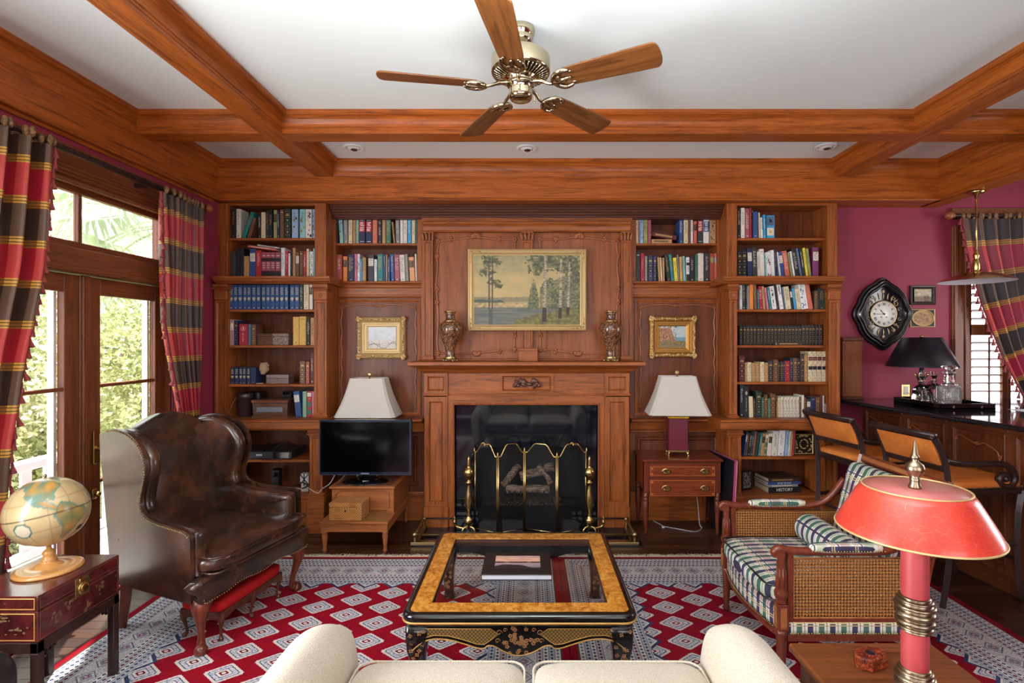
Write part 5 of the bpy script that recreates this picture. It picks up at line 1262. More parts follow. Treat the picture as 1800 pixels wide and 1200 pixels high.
# ------------------------------------------------------------------ rugs
def rug_mat(name, hx, hy, red, seed):
    m = Mat(name); x, y, z = m.xyz('Object'); jag = m.noise(m.mapped((1, 1, 1)), 95, 2); 
    dx = (x.abs()*-1+hx); dy = (y.abs()*-1+hy); d = dx.min(dy); along = dx.lt(dy)
    t = m.mix(along, m.mix(0.0, (0, 0, 0, 1), (0, 0, 0, 1)), (0, 0, 0, 1))
    tt = along*y+along.inv()*x
    cream, grey, navy, redc, dred = srgb(214, 209, 204), srgb(178, 182, 190), srgb(52, 58, 90), red, srgb(110, 14, 26)
    # border: bands by distance from the edge
    b = (d-.045)*(1/.030); row = b.floor(); fr = b.frac()-.5
    mt = ((tt*(1/.027)+row*.37).frac()-.5).abs(); mot = (mt*1.0+fr.abs()*1.2).lt(.36)
    odd = (row.mod(2)).gt(.5)
    bc = m.mix(odd, cream, grey); bc = m.mix(mot, bc, m.mix((row.mod(3)).lt(.5), navy, m.mix((row.mod(5)).lt(.5), dred, srgb(108, 112, 130))))
    bc = m.mix(fr.abs().gt(.44), bc, srgb(96, 100, 122))
    # broad middle band with larger rosettes
    mid = d.band(.175, .285); u = ((tt*(1/.115)).frac()-.5).abs()*.115; v = (d-.230).abs(); dm = u+v
    ros = m.mix(dm.lt(.050), cream, navy); ros = m.mix(dm.lt(.042), ros, cream); ros = m.mix(dm.lt(.030), ros, srgb(120, 126, 150)); ros = m.mix(dm.lt(.018), ros, srgb(150, 40, 50)); ros = m.mix(dm.lt(.007), ros, cream)
    ros = m.mix((jag-.5).abs().lt(.045), ros, srgb(150, 150, 162)); bc = m.mix(mid, bc, ros)
    # field
    P1, P2 = .195, .172; c = x*(1/P1)+.5; col = c.floor(); fx = (c.frac()-.5).abs(); vy = y*(1/P2)+(col.mod(2))*.5; fy = (vy.frac()-.5).abs()
    st = ((fx*14).frac()-.5).abs()*.05+((fy*12).frac()-.5).abs()*.05
    k = ((fx*2.0+fy*2.30)*(1/1.13)).max(fx*1.98).max(fy*2.12)+st-.02
    fc = m.mix(k.lt(.92), redc, srgb(212, 204, 196)); fc = m.mix(k.lt(.74), fc, navy); fc = m.mix(k.lt(.68), fc, m.mix((jag).gt(.52), srgb(206, 200, 198), srgb(150, 160, 186)))
    fc = m.mix(k.lt(.44), fc, srgb(60, 62, 90)); fc = m.mix(k.lt(.39), fc, cream); fc = m.mix(k.lt(.24), fc, dred); fc = m.mix(k.lt(.12), fc, cream)
    inner = d.gt(.41); zig = d.band(.395, .425+0)
    zz = (((tt*(1/.172)).frac()-.5).abs()*.16+.40); fc = m.mix(d.lt(zz), fc, m.mix(d.lt(zz-.022), navy, cream)); fc = m.mix(d.lt(zz-.034), fc, m.mix(mot, grey, srgb(100, 104, 130)))
    out = m.mix(inner, bc, fc); out = m.mix(d.band(.035, .045), out, srgb(90, 60, 50)); out = m.mix(d.lt(.036), out, redc)
    n2 = m.noise(m.mapped((1, 1, 1)), 2.2, 2); out = m.mix(n2*.30, out, m.mix(1.0, out, (.72, .70, .70, 1), 'MULTIPLY'))
    m.color(out).rough(.95).spec(.1); m.bump(jag, .8, .004); return m.m
FR = plain('wool_fringe', srgb(214, 202, 178), .9)
def rug(label, x0, x1, y0, y1, red, seed):
    cx, cy, hx, hy = (x0+x1)/2, (y0+y1)/2, (x1-x0)/2, (y1-y0)/2
    t = thing('area_rug', label, 'rug', (cx, cy, 0), 0, 'pair of rugs side by side')
    rr = random.Random(seed)
    MB().grid(lambda u, v: (lerp(-hx, hx, u), lerp(-hy, hy, v), .009+.0012*mnoise.noise(Vector((u*9, v*12, seed)))), 60, 60).box(-hx, hx, -hy, hy, .001, .0085).obj('pile', rug_mat('rug_pile_%s' % ('left' if seed == 1 else 'right'), hx, hy, red, seed), t, world=False)
    m = MB(); x = -hx
    while x < hx:
        for k in range(3):
            a = rr.gauss(0, .35); L = rr.uniform(.035, .065); p = Vector((x+rr.uniform(0, .010), hy-.002, .006)); q = p+Vector((sin(a)*L*.5+rr.gauss(0, .004), cos(a)*L*.5, rr.uniform(.0, .006))); r = q+Vector((sin(a*2.2)*L*.5, L*.45, -.003))
            m.tube([p, q, r], [.0030, .0028, .0018], 4)
        x += .0125
    m.obj('fringe', FR, t, world=False)['kind'] = 'stuff'
    MB().box(-hx, hx, hy-.006, hy+.004, .001, .011, .002).obj('fringe_binding', FR, t, world=False)
rug('large red rug with cream diamond medallions under the leather armchair, left of the seam', -2.28, .203, .25, 3.735, srgb(134, 8, 28), 1)
rug('large red rug with cream diamond medallions under the cane chair, right of the seam', .207, 2.585, .25, 3.735, srgb(124, 12, 30), 2)
# ------------------------------------------------------------------ coffee table
LACQ = plain('black_lacquer', srgb(14, 12, 13), .15, coat=.5)
BURL = Mat('golden_burl'); n1 = BURL.noise(BURL.mapped((1, 1, 1)), 9, 8, .7, 2.5); n2 = BURL.noise(BURL.mapped((1, 1, 1)), 38, 4, .6, 1.0)
BURL.color(BURL.ramp(n1*.6+n2*.4, [(.34, srgb(112, 58, 16)), (.48, srgb(186, 118, 40)), (.62, srgb(222, 164, 76))])).rough(.16).coat(.6, .06); BURL = BURL.m
GOLDLINE = plain('painted_gold_line', srgb(196, 150, 78), .4, .35)
LAT = Mat('gold_lattice_on_black'); lx, ly, lz = LAT.xyz('Object'); k = 1/.0165
p1 = (((lx+lz)*k).frac()-.5).abs().gt(.44); p2 = (((lx-lz)*k).frac()-.5).abs().gt(.44); p3 = ((((lx)*k*2).frac()-.5).abs().gt(.44)).max((((lz)*k*2).frac()-.5).abs().gt(.44))*.45
LAT.color(LAT.mix(p1.max(p2).max(p3), srgb(22, 17, 14), srgb(190, 148, 82))).rough(.35); LAT = LAT.m
LATY = LAT
ct = thing('coffee_table', 'square black lacquer coffee table with burl-framed glass top and gold scalloped apron', 'coffee table', (-.042, 2.725, 0))
C_ = lambda n, m, mat: m.obj(n, mat, ct, world=False)
HX, HY, TZ = .515, .497, .37
def rring(m, ins, z, r): return [(x, y, z) for x, y in rrect(-HX+ins, HX-ins, -HY+ins, HY-ins, max(r-ins, .002), 6)]
def ringloft(prof, r=.062):
    vs = []; fs = []
    for ins, z in prof: vs += rring(None, ins, z, r)
    n = len(vs)//len(prof)
    for j in range(len(prof)-1):
        for i in range(n): fs.append((j*n+i, j*n+(i+1) % n, (j+1)*n+(i+1) % n, (j+1)*n+i))
    return MB().add(vs, fs, True)
C_('top_edge', ringloft([(.03, TZ-.060), (.012, TZ-.052), (.006, TZ-.044), (.002, TZ-.034), (.0, TZ-.020), (.003, TZ-.008), (.010, TZ-.001), (.018, TZ), (.034, TZ)]), LACQ)
C_('gold_line', ringloft([(.004, TZ-.040), (-.002, TZ-.038), (-.003, TZ-.033), (.001, TZ-.030)]), GOLDLINE)
def burl():
    m = MB(); o_ = rrect(-HX+.033, HX-.033, -HY+.033, HY-.033, .03, 6); i_ = []
    ix, iy = HX-.117, HY-.113
    for (x, y) in o_: i_.append((max(-ix, min(ix, x*10)), max(-iy, min(iy, y*10))) if False else (max(-ix, min(ix, x)), max(-iy, min(iy, y))))
    n = len(o_); m.add([(x, y, TZ) for x, y in o_]+[(x, y, TZ) for x, y in i_]+[(x, y, TZ-.03) for x, y in i_], [(i, (i+1) % n, n+(i+1) % n, n+i) for i in range(n)]+[(n+i, n+(i+1) % n, 2*n+(i+1) % n, 2*n+i) for i in range(n)])
    return m
C_('burl_border', burl(), BURL)
C_('inner_rim', MB().box(-HX+.115, HX-.115, -HY+.105, -HY+.117, TZ-.045, TZ-.008).box(-HX+.115, HX-.115, HY-.117, HY-.105, TZ-.045, TZ-.008).box(-HX+.105, -HX+.117, -HY+.11, HY-.11, TZ-.045, TZ-.008).box(HX-.117, HX-.105, -HY+.11, HY-.11, TZ-.045, TZ-.008), W_DARK)
C_('glass_top', MB().box(-HX+.118, HX-.118, -HY+.114, HY-.114, TZ-.012, TZ-.003, .004), TABLEGLASS)
sc = [(-.50, .0), (-.455, .035), (-.40, .050), (-.33, .047), (-.26, .030), (-.20, .012), (-.165, .010), (-.145, .022), (-.115, .018), (-.075, -.002), (-.03, -.018), (0, -.021)]
sc = sc+[(-a, b) for a, b in sc[::-1][1:]]
AB = .205; AT = TZ-.055
def apron(s, half, M):
    # scalloped board with painted lattice, gold edge and flowers; local x along, y outward (-y is out)
    k = (half-.03)/.50; sp = smooth_path([(a*k, 0, AB+b) for a, b in sc], 4)
    m = MB(); top = [(p.x, AT) for p in (sp[-1], sp[0])]; m.prism([(p.x, p.z) for p in sp]+top, 'y', -.008, .008, M=M); ap = m.obj('apron', LACQ, ct, world=False)
    m = MB(); m.tube([(p.x, -.0095, p.z+.003) for p in sp], .0028, 5, M=M); m.obj('gold_edge', GOLDLINE, ap, world=False)
    for q in (-1, 1):
        lp = [(a*k, AB+b+.020) for a, b in sc if -.47 < a < -.13]; lp = [(q*p[0], p[1]) for p in lp]+[(q*-.095*k, AB+.075), (q*-.135*k, AT-.012), (q*-.455*k, AT-.012), (q*-.455*k, AB+.08)]
        m = MB(); n = len(lp); m.add([(a, -.0090, b) for a, b in lp], [tuple(range(n))], M=M); m.obj('lattice_panel', LAT if abs(M[0][0]) > .5 else LATY_, ap, world=False)
        m = MB(); m.tube([(a, -.010, b) for a, b in lp], .0016, 5, closed=True, M=M); m.obj('lattice_edge', GOLDLINE, ap, world=False)
    rr = random.Random(5); m = MB()
    for j in range(34):
        a = rr.gauss(0, .045); b = AB+.045+rr.gauss(0, .022)
        if not (AB-.012 < b < AT-.008) or abs(a) > .085: continue
        for u in range(5):
            t = u*1.257+j; m.ball((a+cos(t)*.006, -.0092, b+sin(t)*.006), (.0048, .0012, .0035), 6, 4, M=M)
    for q in (-1, 1):
        for c_, r_ in (((q*.088, AT-.030), .014), ((q*.062, AT-.018), .010), ((q*.095, AB+.045), .012)):
            m.tube([(c_[0]+cos(t*.5)*r_*(1-t/16), -.0095, c_[1]+sin(t*.5)*r_*(1-t/16)) for t in range(14)], .0022, 4, M=M)
    m.obj('painted_flowers', GOLD_D2, ap, world=False)
GOLD_D2 = plain('muted_gold_painting', srgb(142, 98, 58), .5, .2)
LATY_ = Mat('gold_lattice_on_black_side'); lx, ly, lz = LATY_.xyz('Object')
p1 = (((ly+lz)*k).frac()-.5).abs().gt(.41); p2 = (((ly-lz)*k).frac()-.5).abs().gt(.41); LATY_.color(LATY_.mix(p1.max(p2), srgb(22, 17, 14), srgb(190, 148, 82))).rough(.35); LATY_ = LATY_.m
for a, off, half in ((0, HY-.030, HX-.02), (pi, HY-.030, HX-.02), (pi/2, HX-.030, HY-.02), (-pi/2, HX-.030, HY-.02)):
    apron(0, half, Matrix.Rotation(a, 4, 'Z') @ Matrix.Translation((0, -off, 0)))
for sx in (-1, 1):
    for sy in (-1, 1):
        m = MB(); rings = []
        for z, h_ in ((AT, .052), (.25, .050), (.20, .043), (.14, .034), (.08, .028), (.03, .027), (.004, .033)):
            o_ = .010*(1-abs(z-.2)/.2); cx, cy = sx*(HX-.075+o_), sy*(HY-.075+o_); rings.append([(cx+a, cy+b, z) for a, b in rrect(-h_, h_, -h_, h_, .014, 3)])
        n = len(rings[0]); m.add([p for r_ in rings for p in r_], [(j*n+i, j*n+(i+1) % n, (j+1)*n+(i+1) % n, (j+1)*n+i) for j in range(6) for i in range(n)]+[tuple(range(n))], True); lg = m.obj('leg', LACQ, ct, world=False)
        rr = random.Random(sx*3+sy+9); m = MB()
        for face in ((0, -1), (sx, 0)):
            for j in range(16):
                zz = rr.uniform(.06, AT-.02); t_ = rr.uniform(-.03, .03)*(zz/.3+.3); hh = interp([.0, .08, .14, .2, .3], [.028, .028, .034, .043, .052], zz)+.001
                o_ = .010*(1-abs(zz-.2)/.2); cx, cy = sx*(HX-.075+o_), sy*(HY-.075+o_)
                for u in range(4):
                    w = u*1.57+j; du, dz = cos(w)*.006, sin(w)*.006
                    if face[0] == 0: m.ball((cx+t_+du, cy+(-1)*hh*(1 if sy < 0 else 1), zz+dz), (.005, .001, .004), 6, 4)
                    else: m.ball((cx+sx*hh, cy+t_+du, zz+dz), (.001, .005, .004), 6, 4)
        m.obj('painted_leaves', GOLD_D2, lg, world=False)
# large photo book on the table
pb = thing('book', 'black coffee table book with a sunset photograph lying on the glass top', 'book', (-.062, 2.70, TZ-.003))
MB().box(-.176, .176, -.137, .137, .026, .030, .001).box(-.176, .176, -.137, .137, 0, .004, .001).box(-.176, .176, .133, .137, 0, .03, .001).obj('cover', plain('matt_black_cover', srgb(24, 18, 18), .4), pb, world=False)
MB().box(-.172, .172, -.132, .134, .004, .026).obj('page_block', plain('bluish_white_pages', srgb(206, 208, 220), .7), pb, world=False)
def painted(name, x0, x1, z0, z1, nx, nz, fn, parent, M, mat_name, rough=.55):
    """flat picture: colours are stored per vertex of a fine grid and read by an Attribute node"""
    m = MB(); vs = [(lerp(x0, x1, i/nx), 0, lerp(z0, z1, j/nz)) for j in range(nz+1) for i in range(nx+1)]
    fs = [(j*(nx+1)+i, j*(nx+1)+i+1, (j+1)*(nx+1)+i+1, (j+1)*(nx+1)+i) for j in range(nz) for i in range(nx)]
    m.add(vs, fs, False, M); o = m.obj(name, None, parent, world=False); ca = o.data.color_attributes.new(name='paint', type='FLOAT_COLOR', domain='POINT')
    buf = []
    for j in range(nz+1):
        for i in range(nx+1):
            c = fn(i/nx, j/nz); buf += [*srgb(*[max(0, min(255, q)) for q in c])]
    ca.data.foreach_set('color', buf)
    mm = Mat(mat_name); a = mm.new('ShaderNodeAttribute'); a.attribute_name = 'paint'; mm.color(a.outputs['Color']).rough(rough); o.data.materials.append(mm.m); return o
def nz(x, y, s=1.0, k=0): return mnoise.noise(Vector((x*s, y*s, k)))
def mixc(a, b, t): t = max(0, min(1, t)); return tuple(lerp(a[i], b[i], t) for i in range(3))
def sunset(u, v):
    c = mixc((214, 150, 130), (120, 120, 160), abs(v-.62)*2+.3*nz(u, v*4, 3)); c = mixc(c, (236, 190, 150), .5+nz(u*2, v*9, 2)) if v > .5 else mixc((176, 150, 150), (120, 110, 130), 1-v*2)
    if abs(v-.50) < .045+.03*nz(u, 0, 6): c = (50, 36, 36)
    if v < .34+.16*nz(u, 0, 3, 5)-abs(u-.35)*.35: c = (44, 34, 42)
    return c
painted('cover_photograph', -.115, .120, -.075, .085, 80, 50, sunset, pb, Matrix.Translation((0, 0, .0308)) @ Matrix.Rotation(-pi/2, 4, 'X') @ Matrix.Scale(1, 4), 'sunset_print', .35)
for o in pb.children:
    if o.name.startswith('cover_photograph'):
        for v in o.data.vertices: v.co.z = .0308; 
# ------------------------------------------------------------------ end table with red lamp
et = thing('end_table', 'polished walnut end table right of the sofa, under the red lamp', 'side table', (1.045, 1.32, 0))
MB().box(-.225, .225, -.32, .32, .572, .598, .006).obj('table_top', W_TABLE, et, world=False)
MB().box(-.20, .20, -.295, .295, .49, .572, .003).obj('apron', W_TABLE, et, world=False)
for sx in (-1, 1):
    for sy in (-1, 1): m = MB(); m.tube([(sx*.185, sy*.28, .5), (sx*.185, sy*.28, .0)], [.026, .016], 4, False, up=(1, 1, 0)); m.obj('leg', W_MAHOGZ, et, world=False)
lp = thing('table_lamp', 'large lamp with coral red tole shade, gold rims and pewter-ringed red column', 'lamp', (.912, 1.224, .598))
TOLE = Mat('coral_red_crackled_enamel'); v_ = TOLE.voronoi(TOLE.mapped((1, 1, 1)), 60, 'DISTANCE_TO_EDGE'); n_ = TOLE.noise(TOLE.mapped((1, 1, 1)), 10, 4)
TOLE.color(TOLE.mix(v_.lt(.007), TOLE.ramp(n_, [(.3, srgb(178, 44, 34)), (.7, srgb(198, 64, 48))]), srgb(222, 110, 86))).rough(.3).coat(.3, .12); TOLE = TOLE.m
PINKC = Mat('coral_red_column'); n_ = PINKC.noise(PINKC.mapped((1, 1, 1)), 8, 4); PINKC.color(PINKC.ramp(n_, [(.3, srgb(152, 46, 50)), (.7, srgb(184, 74, 76))])).rough(.4); PINKC = PINKC.m
Lz = lambda z: z-.598
m = MB(); m.lathe([(.163, Lz(1.105)), (.158, Lz(1.118)), (.135, Lz(1.160)), (.118, Lz(1.190)), (.1075, Lz(1.205)), (.105, Lz(1.205)), (.116, Lz(1.188)), (.133, Lz(1.158)), (.156, Lz(1.116)), (.161, Lz(1.105))], 64, cap=False); m.obj('lamp_shade', TOLE, lp, world=False)
m = MB(); m.lathe([(0, Lz(1.2035)), (.105, Lz(1.2035)), (.105, Lz(1.2015)), (0, Lz(1.2015))], 64); m.obj('shade_lid', plain('dusty_pink_enamel', srgb(184, 104, 100), .4, coat=.15), lp, world=False)
m = MB(); m.tube([(cos(a*pi/32)*.1065, sin(a*pi/32)*.1065, Lz(1.205)) for a in range(64)], .0022, 8, closed=True); m.tube([(cos(a*pi/32)*.163, sin(a*pi/32)*.163, Lz(1.105)) for a in range(64)], .0025, 8, closed=True); m.obj('gold_rim', GOLD_S, lp, world=False)
m = MB(); m.lathe([(.013, Lz(1.204)), (.014, Lz(1.208)), (.011, Lz(1.214)), (.010, Lz(1.222)), (.0115, Lz(1.228)), (.008, Lz(1.230)), (.0175, Lz(1.240)), (.0205, Lz(1.250)), (.0175, Lz(1.260)), (.009, Lz(1.267)), (.006, Lz(1.270)), (.0095, Lz(1.275)), (.0085, Lz(1.281)), (.0065, Lz(1.283)), (.0015, Lz(1.316)), (0, Lz(1.318))], 28); m.obj('finial', PEWTER, lp, world=False)
m = MB(); m.lathe([(.030, Lz(.66)), (.028, Lz(.68)), (.028, Lz(1.10)), (.026, Lz(1.12)), (.012, Lz(1.122)), (.012, Lz(1.20))], 36); m.obj('column', PINKC, lp, world=False)
def ringset(z0):
    pr = []
    for r, h in ((.032, .006), (.036, .008), (.033, .004), (.040, .012), (.036, .004), (.041, .016), (.037, .005), (.042, .010), (.034, .004), (.037, .008), (.032, .006)):
        pr += [(r-.004, z0), (r, z0+h*.3), (r, z0+h*.7), (r-.004, z0+h)]; z0 += h
    return pr
m = MB(); m.lathe(ringset(Lz(.868)), 40, cap=False); m.obj('pewter_rings', PEWTER, lp, world=False)
m = MB(); m.lathe(ringset(Lz(.700)), 40, cap=False); m.obj('pewter_rings', PEWTER, lp, world=False); MB().lathe([(.030, Lz(1.098)), (.034, Lz(1.102)), (.034, Lz(1.108)), (.028, Lz(1.112))], 30).obj('column_collar', PEWTER, lp, world=False)
m = MB(); m.lathe([(.085, 0), (.088, .006), (.086, .016), (.074, .022), (.070, .034), (.055, .042), (.040, .060), (.034, .090), (.030, .100)], 40); m.obj('base', PEWTER, lp, world=False)
bx = thing('burl_wood_box', 'small polished burl wood box with a thumb hole beside the red lamp', 'box', (1.005, 1.525, .598), radians(20))
BURL2 = Mat('red_brown_burl'); n1 = BURL2.noise(BURL2.mapped((1, 1, 1)), 40, 8, .7, 3.0); BURL2.color(BURL2.ramp(n1, [(.36, srgb(46, 14, 8)), (.52, srgb(128, 52, 26)), (.66, srgb(172, 88, 46))])).rough(.2).coat(.6, .08); BURL2 = BURL2.m
o8 = [(-.050, -.010), (-.030, -.030), (.030, -.030), (.050, -.010), (.050, .010), (.030, .030), (-.030, .030), (-.050, .010)]
m = MB(); slab(m, o8, 'z', 0, .036, .004, 2, None, 0, False); m.obj('body', BURL2, bx, world=False)
m = MB(); m.lathe([(0, .0366), (.012, .0366), (.013, .0362), (.013, .036)], 20); m.obj('thumb_hole', BLACK, bx, world=False)
m = MB(); m.tube([(p[0]*1.003, p[1]*1.003, .026) for p in o8], .0006, 4, closed=True); m.obj('lid_seam', BLACK, bx, world=False)
# ------------------------------------------------------------------ globe on a lacquered chest
CHEST = Mat('oxblood_lacquer'); n_ = CHEST.noise(CHEST.mapped((1, 1, 1)), 11, 5, .6, .6); n2 = CHEST.noise(CHEST.mapped((1, 1, 1.8), loc=(3, 3, 3)), 17, 4, .6)
CHEST.color(CHEST.mix(n2.gt(.66), CHEST.ramp(n_, [(.35, srgb(54, 18, 18)), (.65, srgb(92, 30, 30))]), srgb(86, 62, 40))).rough(.22).coat(.4, .1); CHEST = CHEST.m
ch = thing('lacquer_chest', 'dark red lacquered chest with brass lock on a black stand, under the globe', 'chest', (-2.095, 2.232, 0))
hx, hy = .168, .203
MB().box(-hx, hx, -hy, hy, .378, .500, .003).obj('body', CHEST, ch, world=False)
MB().box(-hx, hx, -hy, hy, .5015, .560, .003).obj('lid', CHEST, ch, world=False)
m = MB()
for z0, z1 in ((.386, .494), (.508, .553)):
    m.frame(-hx+.010, hx-.010, z0, z1, [(0, 0), (.003, -.0008), (.004, 0)], -hy-.0006); 
m.obj('gold_lines', GOLDLINE, ch, world=False)
m = MB()
for q in ((.386, .494), (.508, .553)):
    for a, b, c, d in ((-hy+.01, hy-.01, q[0], q[0]+.002), (-hy+.01, hy-.01, q[1]-.002, q[1]), (-hy+.01, -hy+.012, q[0], q[1]), (hy-.012, hy-.01, q[0], q[1])): m.box(hx, hx+.0008, a, b, c, d)
m.obj('side_lines', plain('faded_gold_line', srgb(110, 70, 46), .5), ch, world=False)
m = MB(); rr = random.Random(11)
for cx_, cz_, n_ in ((-.1, .525, 10), (.02, .47, 8), (.08, .42, 9), (-.08, .43, 8)):
    for k in range(n_): m.ball((cx_+rr.gauss(0, .02), -hy-.0005, cz_+rr.gauss(0, .010)), (rr.uniform(.004, .012), .0008, rr.uniform(.002, .006)), 8, 4)
for cy_, cz_ in ((-.12, .44), (-.06, .46), (.10, .46), (.03, .41)):
    for k in range(9): m.ball((hx+.0004, cy_+rr.gauss(0, .012), cz_+rr.gauss(0, .014)), (.0008, rr.uniform(.003, .009), rr.uniform(.003, .008)), 8, 4)
m.obj('painted_scene', plain('faded_painted_gold', srgb(104, 78, 48), .5), ch, world=False)['kind'] = 'stuff'
lk = MB().box(hx, hx+.003, -.036, .036, .466, .548, .001).obj('brass_lock', BRASS_OLD, ch, world=False)
m = MB(); m.lathe([(.026, 0), (.026, .004), (.022, .006), (0, .006)], 24, (0, 0, 0), True, Matrix.Translation((hx+.003, 0, .500)) @ Matrix.Rotation(pi/2, 4, 'Y')); m.box(hx+.003, hx+.012, -.024, .024, .528, .545, .003); m.tube([(hx+.012, .018*cos(a*.4), .500+.018*sin(a*.4)) for a in range(12)], .003, 6); m.obj('hasp', BRASS, lk, world=False)
m = MB(); m.tube(smooth_path([(-.105, -hy-.004, .476), (-.10, -hy-.022, .462), (-.06, -hy-.030, .446), (-.02, -hy-.022, .462), (-.015, -hy-.004, .476)], 5), .0042, 8)
m.ball((-.105, -hy-.004, .476), (.010, .006, .010), 10, 6).ball((-.015, -hy-.004, .476), (.010, .006, .010), 10, 6); m.obj('bail_handle', BRASS, ch, world=False)
m = MB()
for a, b, c, d in ((-hx, hx, -hy, -hy+.03), (-hx, hx, hy-.03, hy), (-hx, -hx+.03, -hy, hy), (hx-.03, hx, -hy, hy)): m.box(a, b, c, d, .335, .377, .002)
m.obj('stand_frame', W_EBONY, ch, world=False)
for sx in (-1, 1):
    for sy in (-1, 1):
        MB().box(sx*hx-sx*.032, sx*hx, sy*hy-sy*.032, sy*hy, 0, .335, .003).obj('leg', W_EBONY, ch, world=False)
        m = MB()
        for k in range(3): m.box(sx*(hx-.005), sx*(hx-.012), sy*(hy-.035-.018*k), sy*(hy-.050-.018*k), .335-.034+.010*k, .335-.026+.010*k).box(sx*(hx-.005), sx*(hx-.012), sy*(hy-.046-.018*k), sy*(hy-.052-.018*k), .335-.034+.010*k, .335)
        m.obj('fret_bracket', W_EBONY, ch, world=False)
gl = thing('globe', 'antique-toned globe on turned wooden base, on the lacquered chest', 'globe', (-2.105, 2.27, .560))
m = MB(); m.lathe([(.120, 0), (.122, .005), (.118, .013), (.104, .018), (.100, .016), (.088, .020), (.084, .018), (.062, .022), (.050, .026), (.044, .032), (.030, .036), (.026, .042), (.030, .048), (.024, .052), (.020, .066), (.024, .076), (.018, .086), (.010, .092), (.008, .104)], 40); m.obj('turned_base', plain('blond_turned_wood', srgb(196, 142, 78), .3, coat=.4), gl, world=False)
GR = .147; GC = Vector((-.010, .005, .104+GR+.004))
def inside(poly, x, y):
    c = False; n = len(poly)
    for i in range(n):
        x1, y1 = poly[i]; x2, y2 = poly[i-1]
        if (y1 > y) != (y2 > y) and x < (x2-x1)*(y-y1)/(y2-y1)+x1: c = not c
    return c
LANDS = [[(-80, 0), (-78, 8), (-72, 12), (-60, 10), (-50, 0), (-35, -7), (-39, -18), (-48, -26), (-58, -38), (-66, -45), (-69, -54), (-74, -50), (-72, -30), (-76, -14), (-81, -6)],
         [(-125, 48), (-117, 32), (-108, 22), (-95, 16), (-83, 8), (-79, 9), (-88, 20), (-97, 25), (-90, 30), (-81, 25), (-80, 33), (-70, 43), (-55, 50), (-65, 60), (-80, 70), (-120, 70), (-165, 68), (-160, 58), (-140, 60)],
         [(-17, 15), (-5, 36), (10, 37), (32, 31), (43, 12), (51, 11), (40, -15), (30, -32), (18, -34), (9, 4), (-8, 5)], [(115, -22), (130, -12), (142, -11), (153, -27), (145, -38), (130, -32), (115, -34)],
         [(-9, 37), (0, 50), (10, 60), (30, 70), (100, 76), (170, 68), (140, 50), (122, 38), (120, 24), (105, 10), (90, 22), (78, 8), (68, 24), (50, 28), (36, 36), (20, 40)], [(-50, 60), (-25, 70), (-30, 82), (-60, 80)]]
m = MB(); NU, NV = 180, 90
m.grid(lambda u, v: (GC.x+GR*cos(2*pi*u)*sin(pi*v), GC.y+GR*sin(2*pi*u)*sin(pi*v), GC.z-GR*cos(pi*v)), NU, NV, True, True, False)
gs_ = m.obj('sphere', None, gl, world=False); ca = gs_.data.color_attributes.new(name='paint', type='FLOAT_COLOR', domain='POINT'); buf = []
LON0 = 0
for j in range(NV+1):
    for i in range(NU):
        lon = i/NU*360-180; lat = j/NV*180-90; f = .5+.5*nz(i*.08, j*.08, 1.2); q = nz(lon*.05, lat*.05, 1, 3)
        jx, jy = lon+3*nz(lon*.12, lat*.12, 1, 7), lat+3*nz(lon*.12, lat*.12, 1, 8)
        c = mixc((206, 186, 142), (182, 156, 108), f)
        ins = any(inside(p, jx, jy) for p in LANDS)
        if not ins and any(inside(p, jx+a, jy+b) for p in LANDS for a, b in ((3, 0), (-3, 0), (0, 3), (0, -3))): c = (96, 132, 120)
        if ins: c = mixc((190, 140, 66), (104, 124, 92), .5+1.2*q) if -40 > lon > -85 else mixc((172, 136, 76), (96, 128, 112), .5+1.4*q)
        if abs(lat) < 1.0: c = (86, 66, 48)
        if abs(lat+23.5) < .6 or abs(lat-23.5) < .6 or (round(lon) % 30 == 0): c = mixc(c, (120, 96, 66), .35)
        r_ = sqrt((lon+128)**2+(lat+18)**2)
        if 11 < r_ < 14: c = (72, 110, 104)
        elif r_ <= 11: c = (206, 196, 168)
        if sqrt(((lon+38)/7)**2+((lat+40)/5)**2) < 1: c = (92, 80, 60)
        buf += [*srgb(*c)]
ca.data.foreach_set('color', buf); gm = Mat('globe_print'); a_ = gm.new('ShaderNodeAttribute'); a_.attribute_name = 'paint'; gm.color(a_.outputs['Color']).rough(.3).coat(.4, .15); gs_.data.materials.append(gm.m)
# turn the sphere so that South America faces right of the camera, axis tipped
Rg = Matrix.Rotation(radians(-10), 4, 'Y') @ Matrix.Rotation(radians(32.5+192), 4, 'Z')
gs_.data.transform(Matrix.Translation(GC) @ Rg @ Matrix.Translation(-GC))
m = MB(); m.tube([(GC.x-.010, GC.y, GC.z+GR-.004), (GC.x-.012, GC.y, GC.z+GR+.010)], .004, 8); m.ball((GC.x-.012, GC.y, GC.z+GR+.008), .007, 10, 6)
m.tube([(GC.x+.004, GC.y, GC.z-GR-.012), (GC.x+.003, GC.y, GC.z-GR+.004)], .008, 10); m.obj('axis_pin', PEWTER, gl, world=False)
